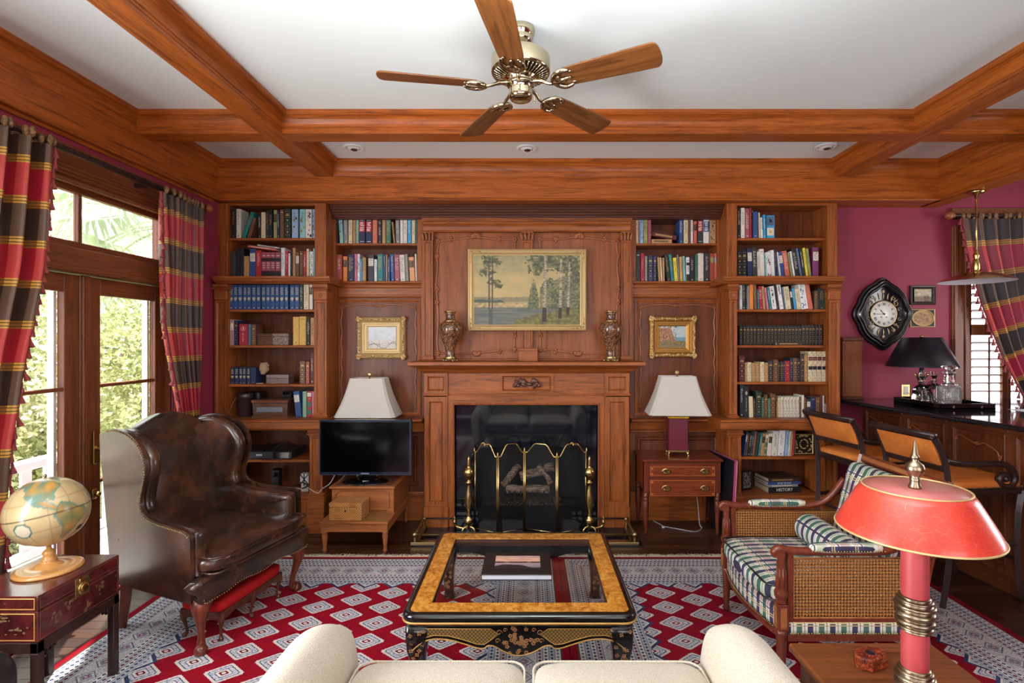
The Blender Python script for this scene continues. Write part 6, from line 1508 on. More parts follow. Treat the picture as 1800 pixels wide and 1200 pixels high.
# ------------------------------------------------------------------ folding fire screen, andirons, fender
fs_ = thing('fire_screen', 'folding brass-framed black mesh fire screen with arched tops', 'fire screen', (PX(930, 4.2), 4.22, 0))
MESHB = plain('black_wire_mesh', srgb(14, 14, 16), .6)
mm_ = Mat('fire_mesh'); u_ = mm_.xyz('Object'); kk = 1/.006
hole = (((u_[0]*kk).frac()-.5).abs().lt(.43))*(((u_[2]*kk).frac()-.5).abs().lt(.43)); tr = mm_.new('ShaderNodeBsdfTransparent'); mx = mm_.new('ShaderNodeMixShader'); mm_.color(srgb(12, 12, 14)).rough(.6)
mm_.link(hole*.9, mx.inputs[0]); mm_.link(mm_.b.outputs[0], mx.inputs[1]); mm_.link(tr.outputs[0], mx.inputs[2]); mm_.link(mx.outputs[0], mm_.nt.nodes['Material Output'].inputs['Surface']); FMESH = mm_.m
def at(px, py, Y): return Vector(P(px, py, Y))
fold = [(834, 4.26), (875, 4.16), (922, 4.26), (979, 4.16), (1031, 4.26)]
for k in range(4):
    (pa, Ya), (pb, Yb2) = fold[k], fold[k+1]; xa, xb = PX(pa, Ya)+.006, PX(pb, Yb2)-.006; s_ = 1 if k % 2 == 0 else -1
    zl, zr = (PZ(793, Ya), PZ(802, Yb2)) if k in (0, 2) else (PZ(802, Ya), PZ(793, Yb2))
    zt_ = PZ(781, 4.21)
    def top(t):
        zz = zl if t < .5 else zr; q = max(0, min(1, (min(t, 1-t)-.05)/.30)); q = q*q*(3-2*q); return lerp(zz-.008*sin(min(1, min(t, 1-t)/.12)*pi), zt_+.004*sin(t*pi), q)
    N_ = 24; pts = [(lerp(xa, xb, i/N_), lerp(Ya, Yb2, i/N_), top(i/N_)) for i in range(N_+1)]
    m = MB(); m.tube([(xa, Ya, .012)]+[(xa, Ya, zl)], .0058, 8).tube([(xb, Yb2, .012), (xb, Yb2, zr)], .0058, 8).tube(pts, .0062, 8).tube([(xa, Ya, .022), (xb, Yb2, .022)], .005, 6)
    m.obj('panel_frame', BRASS, fs_)
    m = MB(); vs = [p for p in pts]+[(p[0], p[1], .022) for p in pts]; m.add(vs, [(i, i+1, N_+2+i, N_+1+i) for i in range(N_)]); m.obj('mesh_panel', FMESH, fs_)
    m = MB(); m.lathe([(.004, 0), (.008, .008), (.004, .014), (.006, .022), (.003, .030), (.0, .036)], 10, (xa-.006, Ya, zl-.004)); m.obj('finial', BRASS, fs_)
m = MB(); m.lathe([(.004, 0), (.008, .008), (.004, .014), (.006, .022), (.003, .030), (.0, .036)], 10, (PX(1031, 4.26), 4.26, PZ(793, 4.26)-.004)); m.obj('finial', BRASS, fs_)
for px in (852, 1008):
    m = MB(); p = at(px, 782, 4.205); m.ball(tuple(p), .010, 10, 6).tube(smooth_path([p+Vector((-.03, -.004, .010)), p+Vector((-.01, -.01, .02)), p+Vector((.01, -.01, .004)), p+Vector((.03, -.004, 0))], 4), .005, 6); m.obj('handle', BRASS, fs_)
def andiron(px, s, label):
    Y = 4.14; x = PX(px, Y); t = thing('andiron', label, 'andiron', (x, Y, 0), 0, 'pair of brass andirons')
    m = MB(); m.lathe([(.012, .07), (.020, .078), (.016, .09), (.030, .105), (.036, .128), (.028, .150), (.014, .162), (.018, .172), (.012, .185), (.016, .20), (.027, .25), (.031, .29), (.024, .34), (.013, .40), (.012, .425), (.026, .430), (.026, .440), (.013, .446), (.014, .460), (.020, .466), (.034, .482), (.043, .508), (.040, .53), (.026, .55), (.012, .558), (.018, .568), (.012, .58), (.016, .592), (.010, .608), (.012, .618), (.004, .640), (0, .644)], 20, (0, 0, 0)); m.obj('turned_post', BRASS, t, world=False)
    for q in (-1, 1):
        m = MB(); m.tube(smooth_path([(0, 0, .08), (q*.035, -.012, .075), (q*.05, -.02, .045), (q*.045, -.025, .018), (q*.06, -.03, .006)], 4), [.010]*8+[.008]*6+[.011]*3, 8); m.obj('leg', BRASS, t, world=False)
    m = MB(); m.tube(smooth_path([(0, 0, .07), (-s*.05, .01, .065), (-s*.10, .02, .075), (-s*.115, .02, .10)], 4), .009, 8).lathe([(.004, .09), (.014, .10), (.016, .115), (.008, .125), (.010, .135), (0, .160)], 12, (-s*.115, .02, 0)); m.obj('side_scroll', BRASS, t, world=False)
    m = MB(); m.box(-.008, .008, 0, .10, .055, .07).box(-.008, .008, .09, .10, 0, .06); m.obj('billet_bar', IRON, t, world=False)
andiron(824, 1, 'tall turned brass andiron left of the fire screen'); andiron(1036, -1, 'tall turned brass andiron right of the fire screen')
fd = thing('fireplace_fender', 'low brass rail fender with ball corners around the hearth', 'fender', (-.03, 3.97, 0))
xl_, xr_ = -.875, .81; yf_, yb_ = 3.965, 4.31; zr_ = .082
m = MB(); m.box(xl_-.03, xr_+.03, yf_-.03, yf_+.025, .006, .032, .005).box(xl_-.03, xl_+.025, yf_, yb_, .006, .032, .005).box(xr_-.025, xr_+.03, yf_, yb_, .006, .032, .005); m.obj('base_plate', BRASS_OLD, fd)
m = MB(); m.tube([(xl_, yf_, zr_), (xr_, yf_, zr_)], .011, 10).tube([(xl_, yf_, zr_), (xl_, yb_, zr_)], .011, 10).tube([(xr_, yf_, zr_), (xr_, yb_, zr_)], .011, 10); m.obj('rail', BRASS_OLD, fd)
for x, y in ((xl_, yf_), (xr_, yf_), (xl_, yb_), (xr_, yb_)):
    m = MB(); m.lathe([(.014, .030), (.009, .040), (.013, .050), (.008, .060), (.015, .066), (.022, .078), (.022, .088), (.014, .099), (0, .103)], 14, (x, y, 0)); m.obj('ball_post', BRASS_OLD, fd)
for s, xo in ((-1, xl_), (1, xr_)):
    m = MB(); m.tube([(xo, yb_, .088), (xo-s*.33, yb_, .088)], .007, 6); m.obj('return_rail', IRON, fd)
# ------------------------------------------------------------------ vases and paintings
CLOI = Mat('cloisonne_red_brown'); n1 = CLOI.noise(CLOI.mapped((1, 1, 1)), 26, 4, .6, 1.5); n2 = CLOI.voronoi(CLOI.mapped((1, 1, 1)), 70, 'DISTANCE_TO_EDGE')
CLOI.color(CLOI.mix(n2.lt(.045)*n1.gt(.46), CLOI.ramp(n1, [(.36, srgb(50, 34, 38)), (.5, srgb(84, 40, 36)), (.64, srgb(104, 60, 42))]), srgb(176, 140, 78))).rough(.2).coat(.4, .08); CLOI = CLOI.m
def vase(px, label):
    Y = 4.29; t = thing('vase', label, 'vase', (PX(px, Y), Y, MANTELZ), 0, 'pair of mantel vases')
    m = MB(); m.lathe([(.046, .030), (.040, .045), (.038, .075), (.046, .12), (.070, .175), (.088, .22), (.098, .262), (.096, .292), (.078, .318), (.052, .332), (.040, .345), (.036, .365), (.040, .392), (.050, .408)], 32); m.obj('body', CLOI, t, world=False)
    m = MB(); m.lathe([(.048, .404), (.054, .408), (.055, .414), (.048, .418), (.044, .412)], 32, cap=False).lathe([(.052, .328), (.057, .333), (.052, .338)], 32, cap=False).lathe([(.047, .026), (.050, .032), (.046, .040)], 32, cap=False); m.obj('gilt_bands', BRASS, t, world=False)
    m = MB(); m.lathe([(.050, .018), (.058, .020), (.058, .028), (.046, .030)], 32)
    for k in range(6): a = k*pi/3; m.tube([(cos(a)*.046, sin(a)*.046, .02), (cos(a)*.056, sin(a)*.056, .010), (cos(a)*.050, sin(a)*.050, .0)], .008, 6)
    m.obj('footed_stand', BRASS_OLD, t, world=False)
    m = MB(); m.lathe([(.036, .4165), (.0, .4160)], 24, cap=False); m.obj('mouth', BLACK, t, world=False)
vase(791.5, 'brown cloisonne vase with gilt bands at the left end of the mantel')
vase(1073.5, 'brown cloisonne vase with gilt bands at the right end of the mantel')
def birch_landscape(u, v):
    n = nz(u, v, 7); n2 = nz(u, v, 26, 2); sky = mixc((196, 172, 116), (160, 148, 108), v*.9-.2+n*.5)
    if v > .75: sky = mixc(sky, (128, 132, 100), (v-.75)*2+n2*.4)
    c = sky
    if v < .40+.02*n and v > .33: c = mixc((120, 116, 88), (150, 136, 100), .5+n2)
    if v < .36+.02*nz(u, 0, 9) and u < .30-.6*(v-.30): c = (70, 84, 72)
    if v <= .325: c = mixc((196, 170, 118), (150, 132, 92), .4+n2*1.5)
    if v < .255: c = mixc((84, 92, 90), (122, 122, 106), .5+nz(u*.6, v*5, 9, 4)*.9)
    # bank at the lower right
    if v < .08+.28*max(0, u-.38)*1.2+.02*n2 and u > .38: c = mixc((128, 122, 66), (92, 88, 48), .5+n2*1.6)
    # wood on the right
    if u > .50 and v > .23:
        top = .62+.12*nz(u, 0, 9, 5)+max(0, u-.7)*.5
        if u < .62: top = .58*(1-((u-.56)/.07)**2)+.05*n2+.04
        if v < top+.04*nz(u, v, 30, 8): c = mixc((74, 82, 60), (134, 128, 88), .45+nz(u, v, 40, 2)*1.3+n*.8)
    # foliage of the birches and of the left pair
    for cx, cy, rx, ry, k in ((.66, .90, .16, .12, 3), (.83, .88, .14, .14, 4), (.95, .84, .10, .18, 5), (.58, .80, .07, .10, 2), (.165, .92, .09, .10, 6), (.12, .76, .08, .07, 7), (.19, .62, .06, .06, 8), (.23, .56, .04, .04, 9)):
        q = ((u-cx)/rx)**2+((v-cy)/ry)**2
        if q < .75+1.6*nz(u, v, 34, k)+.5*nz(u, v, 14, k): c = mixc((66, 72, 52), (124, 122, 80), .45+n2*1.3)
    for cx, w, v0, v1, lean in ((.665, .017, .05, .98, .015), (.812, .015, .10, .95, .01), (.888, .012, .14, .9, .02), (.143, .006, .23, .95, 0), (.173, .006, .23, .98, .004)):
        x = cx+lean*(v-.5)
        if abs(u-x) < w*(1.25-.6*v) and v0 < v < v1:
            c = mixc((192, 180, 150), (96, 84, 68), .25+abs((u-x)/w)*.4+nz(u, v*3, 30, 3)*1.4) if cx > .5 else (74, 66, 52)
            if cx > .5 and v < .26: c = (54, 42, 34)
    if v < .24 and abs(u-.158) < .016 and v < .23: c = mixc(c, (60, 62, 60), .6)
    return c
def framed(name, label, px, py, ipx, Y, prof, mat, fn, nx, nz_, group=None, corner=None):
    x0, x1 = PX(px[0], Y), PX(px[1], Y); z1, z0 = PZ(py[0], Y), PZ(py[1], Y); cx, cz = (x0+x1)/2, (z0+z1)/2
    t = thing(name, label, 'painting' if 'clock' not in name else 'clock', (cx, Y, cz), 0, group)
    W, H = (x1-x0)/2, (z1-z0)/2
    m = MB(); m.frame(-W, W, -H, H, prof, 0); fr = m.obj('frame', mat, t, world=False)
    a0, a1 = PX(ipx[0], Y)-cx, PX(ipx[1], Y)-cx; b1, b0 = PZ(ipx[2], Y)-cz, PZ(ipx[3], Y)-cz
    painted('canvas', a0, a1, b0, b1, nx, nz_, fn, t, Matrix.Translation((0, -.008, 0)), name+'_paint')
    MB().box(-W+.004, W-.004, 0, .012, -H+.004, H-.004).obj('backing', W_DARK, t, world=False)
    return t, W, H
YP = 4.415
prof = [(0, .012), (0, -.028), (.004, -.034), (.010, -.036), (.016, -.030), (.022, -.028), (.030, -.030), (.036, -.026), (.044, -.014), (.050, -.012), (.052, -.004)]
t, W, H = framed('landscape_painting', 'large gilt-framed landscape painting of birches by a pond over the mantel', (823, 1030), (438.5, 581), (833, 1020.5, 448, 572), YP, prof, GOLD_S, birch_landscape, 230, 150)
for sx in (-1, 1):
    for sz in (-1, 1):
        m = MB()
        for k in range(9):
            for ax in (0, 1):
                d = .012+k*.012; p = (sx*(W-.022), sz*(H-d)) if ax else (sx*(W-d), sz*(H-.022)); m.ball((p[0]+.006*sin(k*2), -.031, p[1]+.006*cos(k*2)), (.007, .004, .007), 8, 5)
        m.obj('corner_ornament', GOLD, t, world=False)
def snow(u, v):
    c = mixc((206, 216, 222), (226, 232, 234), v+nz(u, v, 6)); 
    if v < .42: c = mixc((206, 204, 198), (232, 228, 220), .5+nz(u, v*3, 12, 2)*1.5)
    if abs(v-(.12+.1*sin(u*9)+.45*max(0, u-.6)**1.2)) < .02: c = (150, 144, 134)
    if v < .3 and nz(u, v*3, 30, 5) > .30: c = (120, 118, 112)
    return c
def villa(u, v):
    n2 = nz(u, v, 22, 4); c = mixc((176, 200, 214), (206, 206, 196), .5+nz(u, v, 6))
    if u > .55 and v < .5: c = mixc((96, 140, 160), (130, 164, 172), .5+n2)
    if u < .62-.35*max(0, v-.35) and v < .92: c = mixc((196, 150, 110), (128, 88, 66), .5+n2*1.5)
    if u < .5 and nz(u, v, 15, 8) > .22: c = (196, 146, 84)
    if u < .7 and nz(u, v, 17, 9) > .28: c = (108, 84, 92)
    if v < .32: c = mixc((92, 104, 62), (174, 130, 96), .5+n2*1.6)
    return c
pr2 = [(0, .012), (0, -.014), (.006, -.030), (.018, -.038), (.030, -.034), (.046, -.018), (.052, -.016), (.054, -.022), (.060, -.022), (.064, -.014), (.078, -.012), (.092, -.006), (.096, -.004)]
YR_ = 4.524
def ornate(t, W, H, seed, n=1.0):
    rr = random.Random(seed); m = MB(); per = []
    for k in range(int(22*n)): f = k/int(22*n); per += [(lerp(-W, W, f), -H+.022), (lerp(-W, W, f), H-.022)]
    for k in range(int(18*n)): f = k/int(18*n); per += [(-W+.022, lerp(-H, H, f)), (W-.022, lerp(-H, H, f))]
    for x, z in per: m.ball((x+rr.gauss(0, .003), -.036, z+rr.gauss(0, .003)), (rr.uniform(.008, .014), .007, rr.uniform(.008, .014)), 8, 5)
    for sx in (-1, 1):
        for sz in (-1, 1):
            for k in range(6): a = k*1.05; m.ball((sx*(W-.018)+cos(a)*.014, -.036, sz*(H-.018)+sin(a)*.014), (.013, .009, .013), 8, 5)
    m.obj('carved_scrollwork', GOLD, t, world=False)
t, W, H = framed('small_painting', 'small pale winter landscape in ornate gilt frame, left recess', (628.5, 714), (557, 630), (648, 698, 573.5, 612.5), YR_, pr2, GOLD_S, snow, 60, 46, 'small paintings in the recesses'); ornate(t, W, H, 1)
t, W, H = framed('small_painting', 'small colourful seaside villa painting in gilt frame, right recess', (1140.5, 1222.5), (556, 628), (1158.5, 1205, 573.5, 611), YR_, [(a*.95, b) for a, b in pr2], plain('antique_gilt', srgb(176, 128, 60), .4, .6), villa, 60, 46, 'small paintings in the recesses'); ornate(t, W, H, 2, 1.5)
# ------------------------------------------------------------------ left: stepped commode, inlaid box, television, lamp
bs_ = thing('bedside_steps', 'golden satinwood two-tier step commode holding the television', 'steps', (-1.285, 4.14, 0))
B_ = lambda n, m, mat: m.obj(n, mat, bs_)
xL_, xR_ = -1.53, -1.04; yF, yM, yE = 3.80, 4.00, 4.49
m = MB().box(xL_-.008, xR_+.008, yF-.012, yM+.03, .222, .238, .004); B_('lower_tread', m, W_YEW)
MB().box(xL_+.03, xR_-.03, yF+.02, yM-.01, .2382, .2396).obj('leather_inset', plain('olive_gold_leather', srgb(132, 92, 48), .5), bs_)
m = MB().box(xL_, xR_, yF, yE, .160, .222, .003); B_('lower_body', m, W_YEW)
m = MB().box(xL_+.005, xR_-.005, yM, yE, .222, .425, .003); B_('upper_body', m, W_YEW)
m = MB().box(xL_-.008, xR_+.008, yM-.022, yE+.004, .425, .444, .005); B_('top', m, W_YEW)
MB().box(xL_+.03, xR_-.03, yM+.01, yE-.02, .4442, .4454).obj('leather_inset', plain('brown_top_leather', srgb(96, 58, 38), .45), bs_)
m = MB(); y = yM-.001; a, b, c, d, n_ = xL_+.04, xR_-.04, .255, .405, .022
pts = [(a+n_, c), (b-n_, c), (b-n_, c+n_*.8), (b, c+n_*.8), (b, d-n_*.8), (b-n_, d-n_*.8), (b-n_, d), (a+n_, d), (a+n_, d-n_*.8), (a, d-n_*.8), (a, c+n_*.8), (a+n_, c+n_*.8)]
m.tube([(p[0], y, p[1]) for p in pts], .0022, 4, False, closed=True); B_('ebony_stringing', m, W_EBONY)
for x in (xL_+.022, xR_-.022):
    for y in (yF+.022, yE-.022):
        m = MB(); m.lathe([(.008, 0), (.012, .010), (.018, .022), (.014, .032), (.012, .038), (.018, .10), (.022, .135), (.016, .142), (.023, .150), (.022, .162)], 14, (x, y, 0)); B_('leg', m, W_YEW)
ib = thing('inlaid_box', 'parquetry inlaid wooden box on the lower tread of the step commode', 'box', (-1.352, 3.90, .2396), radians(-3))
PARQ = Mat('parquetry_inlay'); u_ = PARQ.xyz('Object'); chk = ((u_[0]*110).floor()+(u_[1]*110).floor()+(u_[2]*110).floor()).mod(2); n_ = PARQ.noise(PARQ.mapped((1, 8, 8)), 9, 4)
PARQ.color(PARQ.mix(((u_[0]*9).frac()-.5).abs().gt(.22), PARQ.ramp(n_, [(.35, srgb(150, 92, 42)), (.65, srgb(192, 132, 68))]), PARQ.mix(chk, srgb(138, 84, 42), srgb(200, 150, 86)))).rough(.35).coat(.3, .1); PARQ = PARQ.m
MB().box(-.122, .122, -.082, .082, 0, .094, .003).obj('body', PARQ, ib, world=False); MB().box(-.124, .124, -.084, .084, .0955, .128, .004).obj('lid', PARQ, ib, world=False)
m = MB(); m.lathe([(0, 0), (.008, 0), (.008, -.001), (0, -.001)], 12, (0, 0, 0), False, Matrix.Translation((0, -.083, .070)) @ Matrix.Rotation(-pi/2, 4, 'X')); m.obj('keyhole', BLACK, ib, world=False)
tv = thing('television', 'flat black television with thin silver-blue bezel standing on the step commode', 'television', (PX(643, 4.12), 4.12, .4454))
zt_, zb_ = PZ(738, 4.10)-.4454, PZ(835, 4.10)-.4454; w_ = PX(724, 4.10)-PX(562, 4.10)
BEZ = plain('dark_blue_bezel', srgb(26, 32, 46), .2, coat=.4); SCR = plain('black_glass_screen', srgb(4, 4, 5), .12)
MB().box(-w_/2, w_/2, -.018, .03, zb_, zt_, .006).obj('housing', BEZ, tv, world=False)
MB().box(-w_/2+.016, w_/2-.016, -.0195, -.017, zb_+.026, zt_-.016).obj('screen', SCR, tv, world=False)
m = MB(); m.frame(-w_/2+.001, w_/2-.001, zb_+.001, zt_-.001, [(0, -.0175), (.002, -.0200), (.004, -.0175)], 0); m.obj('bezel_trim', plain('silver_blue_trim', srgb(110, 136, 168), .25, .7), tv, world=False)
text_part('SAMSUNG', .014, plain('silver_print', srgb(210, 214, 220), .4), tv, Matrix.Translation((.0, -.0195, zb_+.013)) @ Matrix.Rotation(pi/2, 4, 'X'), 'brand_lettering')
m = MB(); m.box(-.03, .03, -.004, .018, .012, zb_+.02, .004); m.obj('neck', BLACKG, tv, world=False)
m = MB(); m.lathe([(0, .012), (.11, .010), (.118, .005), (.118, .0), (0, 0)], 40, (0, 0, 0), True, Matrix.Scale(1.55, 4, (1, 0, 0))); m.obj('oval_base', BLACKG, tv, world=False)
SHADE = Mat('linen_lamp_shade'); SHADE.color(srgb(238, 234, 224)).rough(.8); _tl = SHADE.new('ShaderNodeBsdfTranslucent'); _tl.inputs[0].default_value = srgb(250, 244, 230); _mx = SHADE.new('ShaderNodeMixShader'); _mx.inputs[0].default_value = .35
SHADE.link(SHADE.b.outputs[0], _mx.inputs[1]); SHADE.link(_tl.outputs[0], _mx.inputs[2]); SHADE.link(_mx.outputs[0], SHADE.nt.nodes['Material Output'].inputs['Surface']); SHADE = SHADE.m
OXB = plain('burgundy_leather_block', srgb(98, 14, 40), .35, coat=.25)
def block_lamp(label, x, Y, z0, bh, rz):
    t = thing('table_lamp', label, 'lamp', (x, Y, z0), rz, 'pair of burgundy block lamps')
    a = .088
    m = MB()
    for sx in (-1, 1):
        for sy in (-1, 1): m.tube(smooth_path([(sx*.070, sy*.052, .030), (sx*.078, sy*.060, .018), (sx*.072, sy*.054, .008), (sx*.084, sy*.066, .001)], 3), [.009]*5+[.008]*5, 8)
    m.box(-.088, .088, -.066, .066, .028, .044, .003); m.obj('footed_base', BRASS, t, world=False)
    MB().box(-.078, .078, -.058, .058, .044, .044+bh, .003).obj('block_body', OXB, t, world=False)
    MB().box(-.086, .086, -.064, .064, .044+bh, .058+bh, .003).obj('brass_cap', plain('yellow_brass', srgb(214, 172, 40), .25, .9), t, world=False)
    zb = .044+bh+.035; m = MB(); m.tube([(0, 0, .058+bh), (0, 0, zb+.33)], .007, 8); m.obj('stem', BRASS, t, world=False)
    B0, B1, T0, T1, hh = .252, .155, .142, .085, .315
    m = MB(); n = .028
    def ring(hx, hy, z): k = n*hx/B0; return [(hx-k, -hy, z), (hx, -hy+k, z), (hx, hy-k, z), (hx-k, hy, z), (-hx+k, hy, z), (-hx, hy-k, z), (-hx, -hy+k, z), (-hx+k, -hy, z)]
    vs = []; K = 8
    for j in range(K+1):
        f = j/K; g = f+.10*sin(f*pi); vs += ring(lerp(B0, T0, g), lerp(B1, T1, g), zb+hh*f)
    m.add(vs, [(j*8+i, j*8+(i+1) % 8, (j+1)*8+(i+1) % 8, (j+1)*8+i) for j in range(K) for i in range(8)], False); o = m.obj('lamp_shade', SHADE, t, world=False)
    m = MB(); m.tube([(-T0, 0, zb+hh-.02), (0, 0, zb+hh-.004), (T0, 0, zb+hh-.02)], .002, 5); m.obj('harp', BRASS, t, world=False)
    m = MB(); m.lathe([(.004, 0), (.007, .006), (.004, .012)], 10, (0, 0, zb+hh)); m.ball((0, 0, zb+hh+.028), (.019, .006, .019), 14, 8)
    for k in range(8): a_ = k*pi/4; m.ball((.013*cos(a_), -.004, zb+hh+.028+.013*sin(a_)), .004, 6, 4)
    m.obj('finial', BRASS_OLD, t, world=False)
    return t
block_lamp('white-shaded lamp on burgundy block behind the television', PX(650, 4.36), 4.35, .4454, .415, 0)
block_lamp('white-shaded lamp on burgundy block on the small chest of drawers', PX(1190, 4.34), 4.34, .6165, .262, radians(-4))
# ------------------------------------------------------------------ right: small chest of drawers, portfolio, cord
cdw = thing('chest_of_drawers', 'mahogany two-drawer side table on turned legs under the right lamp', 'side table', (1.205, 4.33, 0))
D_ = lambda n, m, mat: m.obj(n, mat, cdw)
xa, xb, ya, yb = PX(1130, 4.14)+.012, PX(1268, 4.14), 4.15, 4.50
MAHI = W_MAHOG
D_('top', MB().box(xa-.015, xb+.015, ya-.02, yb, .598, .6165, .004), MAHI)
D_('carcass', MB().box(xa, xb, ya+.004, yb-.01, .362, .598, .002), W_MAHOG)
CROT = wood('crotch_mahogany', srgb(136, 64, 34), srgb(84, 32, 18), 'x', .25, .5, 2.2); BAND = plain('satinwood_inlay', srgb(196, 112, 48), .35)
for z0, z1, nm in ((PZ(837, 4.15), PZ(819, 4.15), 'upper'), (PZ(872, 4.15), PZ(843, 4.15), 'lower')):
    x0, x1 = xa+.045, xb-.045
    dr = MB().box(x0, x1, ya-.004, ya+.03, z0, z1, .002).obj('drawer', CROT, cdw)
    m = MB(); m.frame(x0+.004, x1-.004, z0+.004, z1-.004, [(0, -.0042), (.0015, -.0052), (.003, -.0042)], ya); m.obj('string_inlay', BAND, dr)
    m = MB()
    for sx, x in ((1, x0+.012), (-1, x1-.012)):
        for sz, z in ((1, z0+.012), (-1, z1-.012)): m.add([(x, ya-.0048, z), (x+sx*.018, ya-.0048, z), (x+sx*.013, ya-.0048, z+sz*.012), (x, ya-.0048, z+sz*.018)], [(0, 1, 2, 3)])
    m.obj('corner_inlay', BAND, dr)
    for px in (1171, 1239):
        x = PX(px, 4.15); zc = (z0+z1)/2; m = MB(); m.lathe([(0, 0), (.036, 0), (.038, .002), (.034, .0045), (.020, .003), (0, .004)], 24, (0, 0, 0), True, Matrix.Translation((x, ya-.004, zc)) @ Matrix.Rotation(pi/2, 4, 'X') @ Matrix.Scale(.68, 4, (0, 1, 0)))
        m.tube([(x-.022, ya-.008, zc+.004), (x-.020, ya-.018, zc-.006), (x, ya-.020, zc-.014), (x+.020, ya-.018, zc-.006), (x+.022, ya-.008, zc+.004)], .003, 6); m.obj('brass_pull', BRASS, dr)
    m = MB(); m.lathe([(0, 0), (.005, 0), (.005, .001), (0, .001)], 10, (0, 0, 0), False, Matrix.Translation(((x0+x1)/2, ya-.004, z1-.014)) @ Matrix.Rotation(pi/2, 4, 'X')); m.obj('keyhole', BLACK, dr)
for x in (xa+.02, xb-.02):
    for y in (ya+.022, yb-.03):
        m = MB(); m.box(x-.020, x+.020, y-.020, y+.020, .345, .5975, .002).lathe([(.010, 0), (.013, .01), (.013, .03), (.022, .20), (.024, .27), (.018, .28), (.024, .288), (.024, .298), (.017, .304), (.023, .312), (.023, .322), (.018, .330), (.020, .345)], 16, (x, y, 0)); D_('leg', m, W_MAHOGZ)
D_('side_panel', MB().box(xa-.003, xa+.002, ya+.045, yb-.055, .385, .585), CROT)
pf = thing('portfolio', 'large black portfolio folder with pink edge leaning against the right bookcase', 'portfolio', (1.47, 4.12, 0))
A0 = Vector((1.435, 4.02, .001)); 
def leanbox(x0, x1, nm, mat):
    # tall thin board leaning to the right, top edge slopes up to the back
    vs = []
    for x in (x0, x1):
        vs += [(x, 4.01, .002), (x-.004, 4.47, .002), (x+.004, 4.47, .62), (x+.040, 4.03, .63)]
    MB().add(vs, [(0, 1, 2, 3), (7, 6, 5, 4), (0, 4, 5, 1), (1, 5, 6, 2), (2, 6, 7, 3), (3, 7, 4, 0)]).obj(nm, mat, pf)
leanbox(1.556, 1.560, 'black_cover', plain('black_bookcloth', srgb(16, 18, 26), .4)); leanbox(1.5605, 1.580, 'pink_edge', plain('magenta_edge', srgb(176, 56, 112), .6)); leanbox(1.5805, 1.583, 'white_back', WHITE)
cord = MB(); cord.tube(smooth_path([(1.20, 4.50, .004), (1.24, 4.40, .004), (1.27, 4.34, .006), (1.36, 4.30, .004), (1.48, 4.24, .004), (1.56, 4.32, .004), (1.555, 4.36, .03), (1.552, 4.40, .20), (1.54, 4.46, .34)], 6), .0032, 6)
cord.v = [(x-.12, y, z) for x, y, z in cord.v]; tag(cord.obj('lamp_cord', plain('grey_white_cord', srgb(190, 196, 206), .5)), 'thin pale cord trailing on the floor under the chest of drawers', 'cord')
pl = MB(); pl.box(1.110, 1.135, 4.318, 4.338, .0, .018, .004).tube([(1.13, 4.33, .010), (1.165, 4.338, .008)], .004, 6); tag(pl.obj('cord_plug', plain('white_plug', srgb(226, 228, 232), .5)), 'small white plug end on the floor under the chest of drawers', 'plug')
# ------------------------------------------------------------------ small things on the shelves
zS = ZMID(606.5); YS = 4.31
t = thing('patterned_box', 'long patterned wooden box between the crimson and yellow books, left bookcase', 'box', ((PX(452, YS)+PX(505, YS))/2, YS+.06, zS))
PATT = Mat('carved_patchwork_box'); n_ = PATT.voronoi(PATT.mapped((1, 1, 1)), 120); u_ = PATT.xyz('Object'); PATT.color(PATT.mix(u_[0].gt(.0), PATT.ramp(n_, [(.2, srgb(122, 72, 40)), (.6, srgb(74, 42, 26))]), PATT.ramp(n_, [(.2, srgb(168, 150, 134)), (.6, srgb(110, 90, 76))]))).rough(.45).bump(n_, .4, .002)
MB().box(-.130, .130, -.05, .05, 0, .070, .002).obj('body', PATT.m, t, world=False); MB().box(-.131, .131, -.051, .051, .0715, .098, .003).obj('lid', PATT.m, t, world=False); MB().box(-.010, .010, -.053, -.050, .060, .078, .001).obj('clasp', BRASS, t, world=False)
zS = ZMID(675)
t = thing('carved_head', 'small pale carved stone head on a dark stand, left bookcase', 'sculpture', (PX(464, 4.36), 4.36, zS))
STONE = plain('pale_carved_stone', srgb(176, 146, 116), .8, bump=(60, .5)); m = MB()
m.ball((0, 0, .128), (.036, .040, .046), 24, 16).ball((0, -.034, .118), (.008, .010, .012), 8, 6).ball((0, -.034, .098), (.012, .007, .004), 8, 5).ball((-.014, -.034, .130), (.007, .004, .004), 8, 5).ball((.014, -.034, .130), (.007, .004, .004), 8, 5)
m.ball((0, -.014, .090), (.022, .022, .016), 12, 8).ball((-.037, .002, .120), (.005, .010, .014), 8, 6).ball((.037, .002, .120), (.005, .010, .014), 8, 6); m.obj('head', STONE, t, world=False)
m = MB()
for k in range(26): a = k*.55; m.ball((cos(a)*.030*(1-k/60), .006+sin(a)*.032*(1-k/60), .150+k*.0008), .010, 8, 5)
m.obj('hair', STONE, t, world=False)
MB().lathe([(.024, 0), (.024, .010), (.008, .016), (.007, .085)], 16).obj('stand', BLACK, t, world=False)
t = thing('pewter_box', 'small grey metal-topped box beside the carved head, left bookcase', 'box', ((PX(469, 4.33)+PX(508, 4.33))/2, 4.37, zS)); MB().box(-.093, .093, -.05, .05, 0, .045, .002).obj('body', plain('grey_wood', srgb(126, 108, 104), .4, .2), t, world=False); MB().box(-.094, .094, -.051, .051, .046, .076, .003).obj('lid', plain('grey_wood_lid', srgb(140, 122, 118), .35, .3), t, world=False)
MB().lathe([(0, 0), (.004, 0), (.004, -.001), (0, -.001)], 8, (0, 0, 0), False, Matrix.Translation((0, -.0505, .036)) @ Matrix.Rotation(-pi/2, 4, 'X')).obj('keyhole', BLACK, t, world=False)
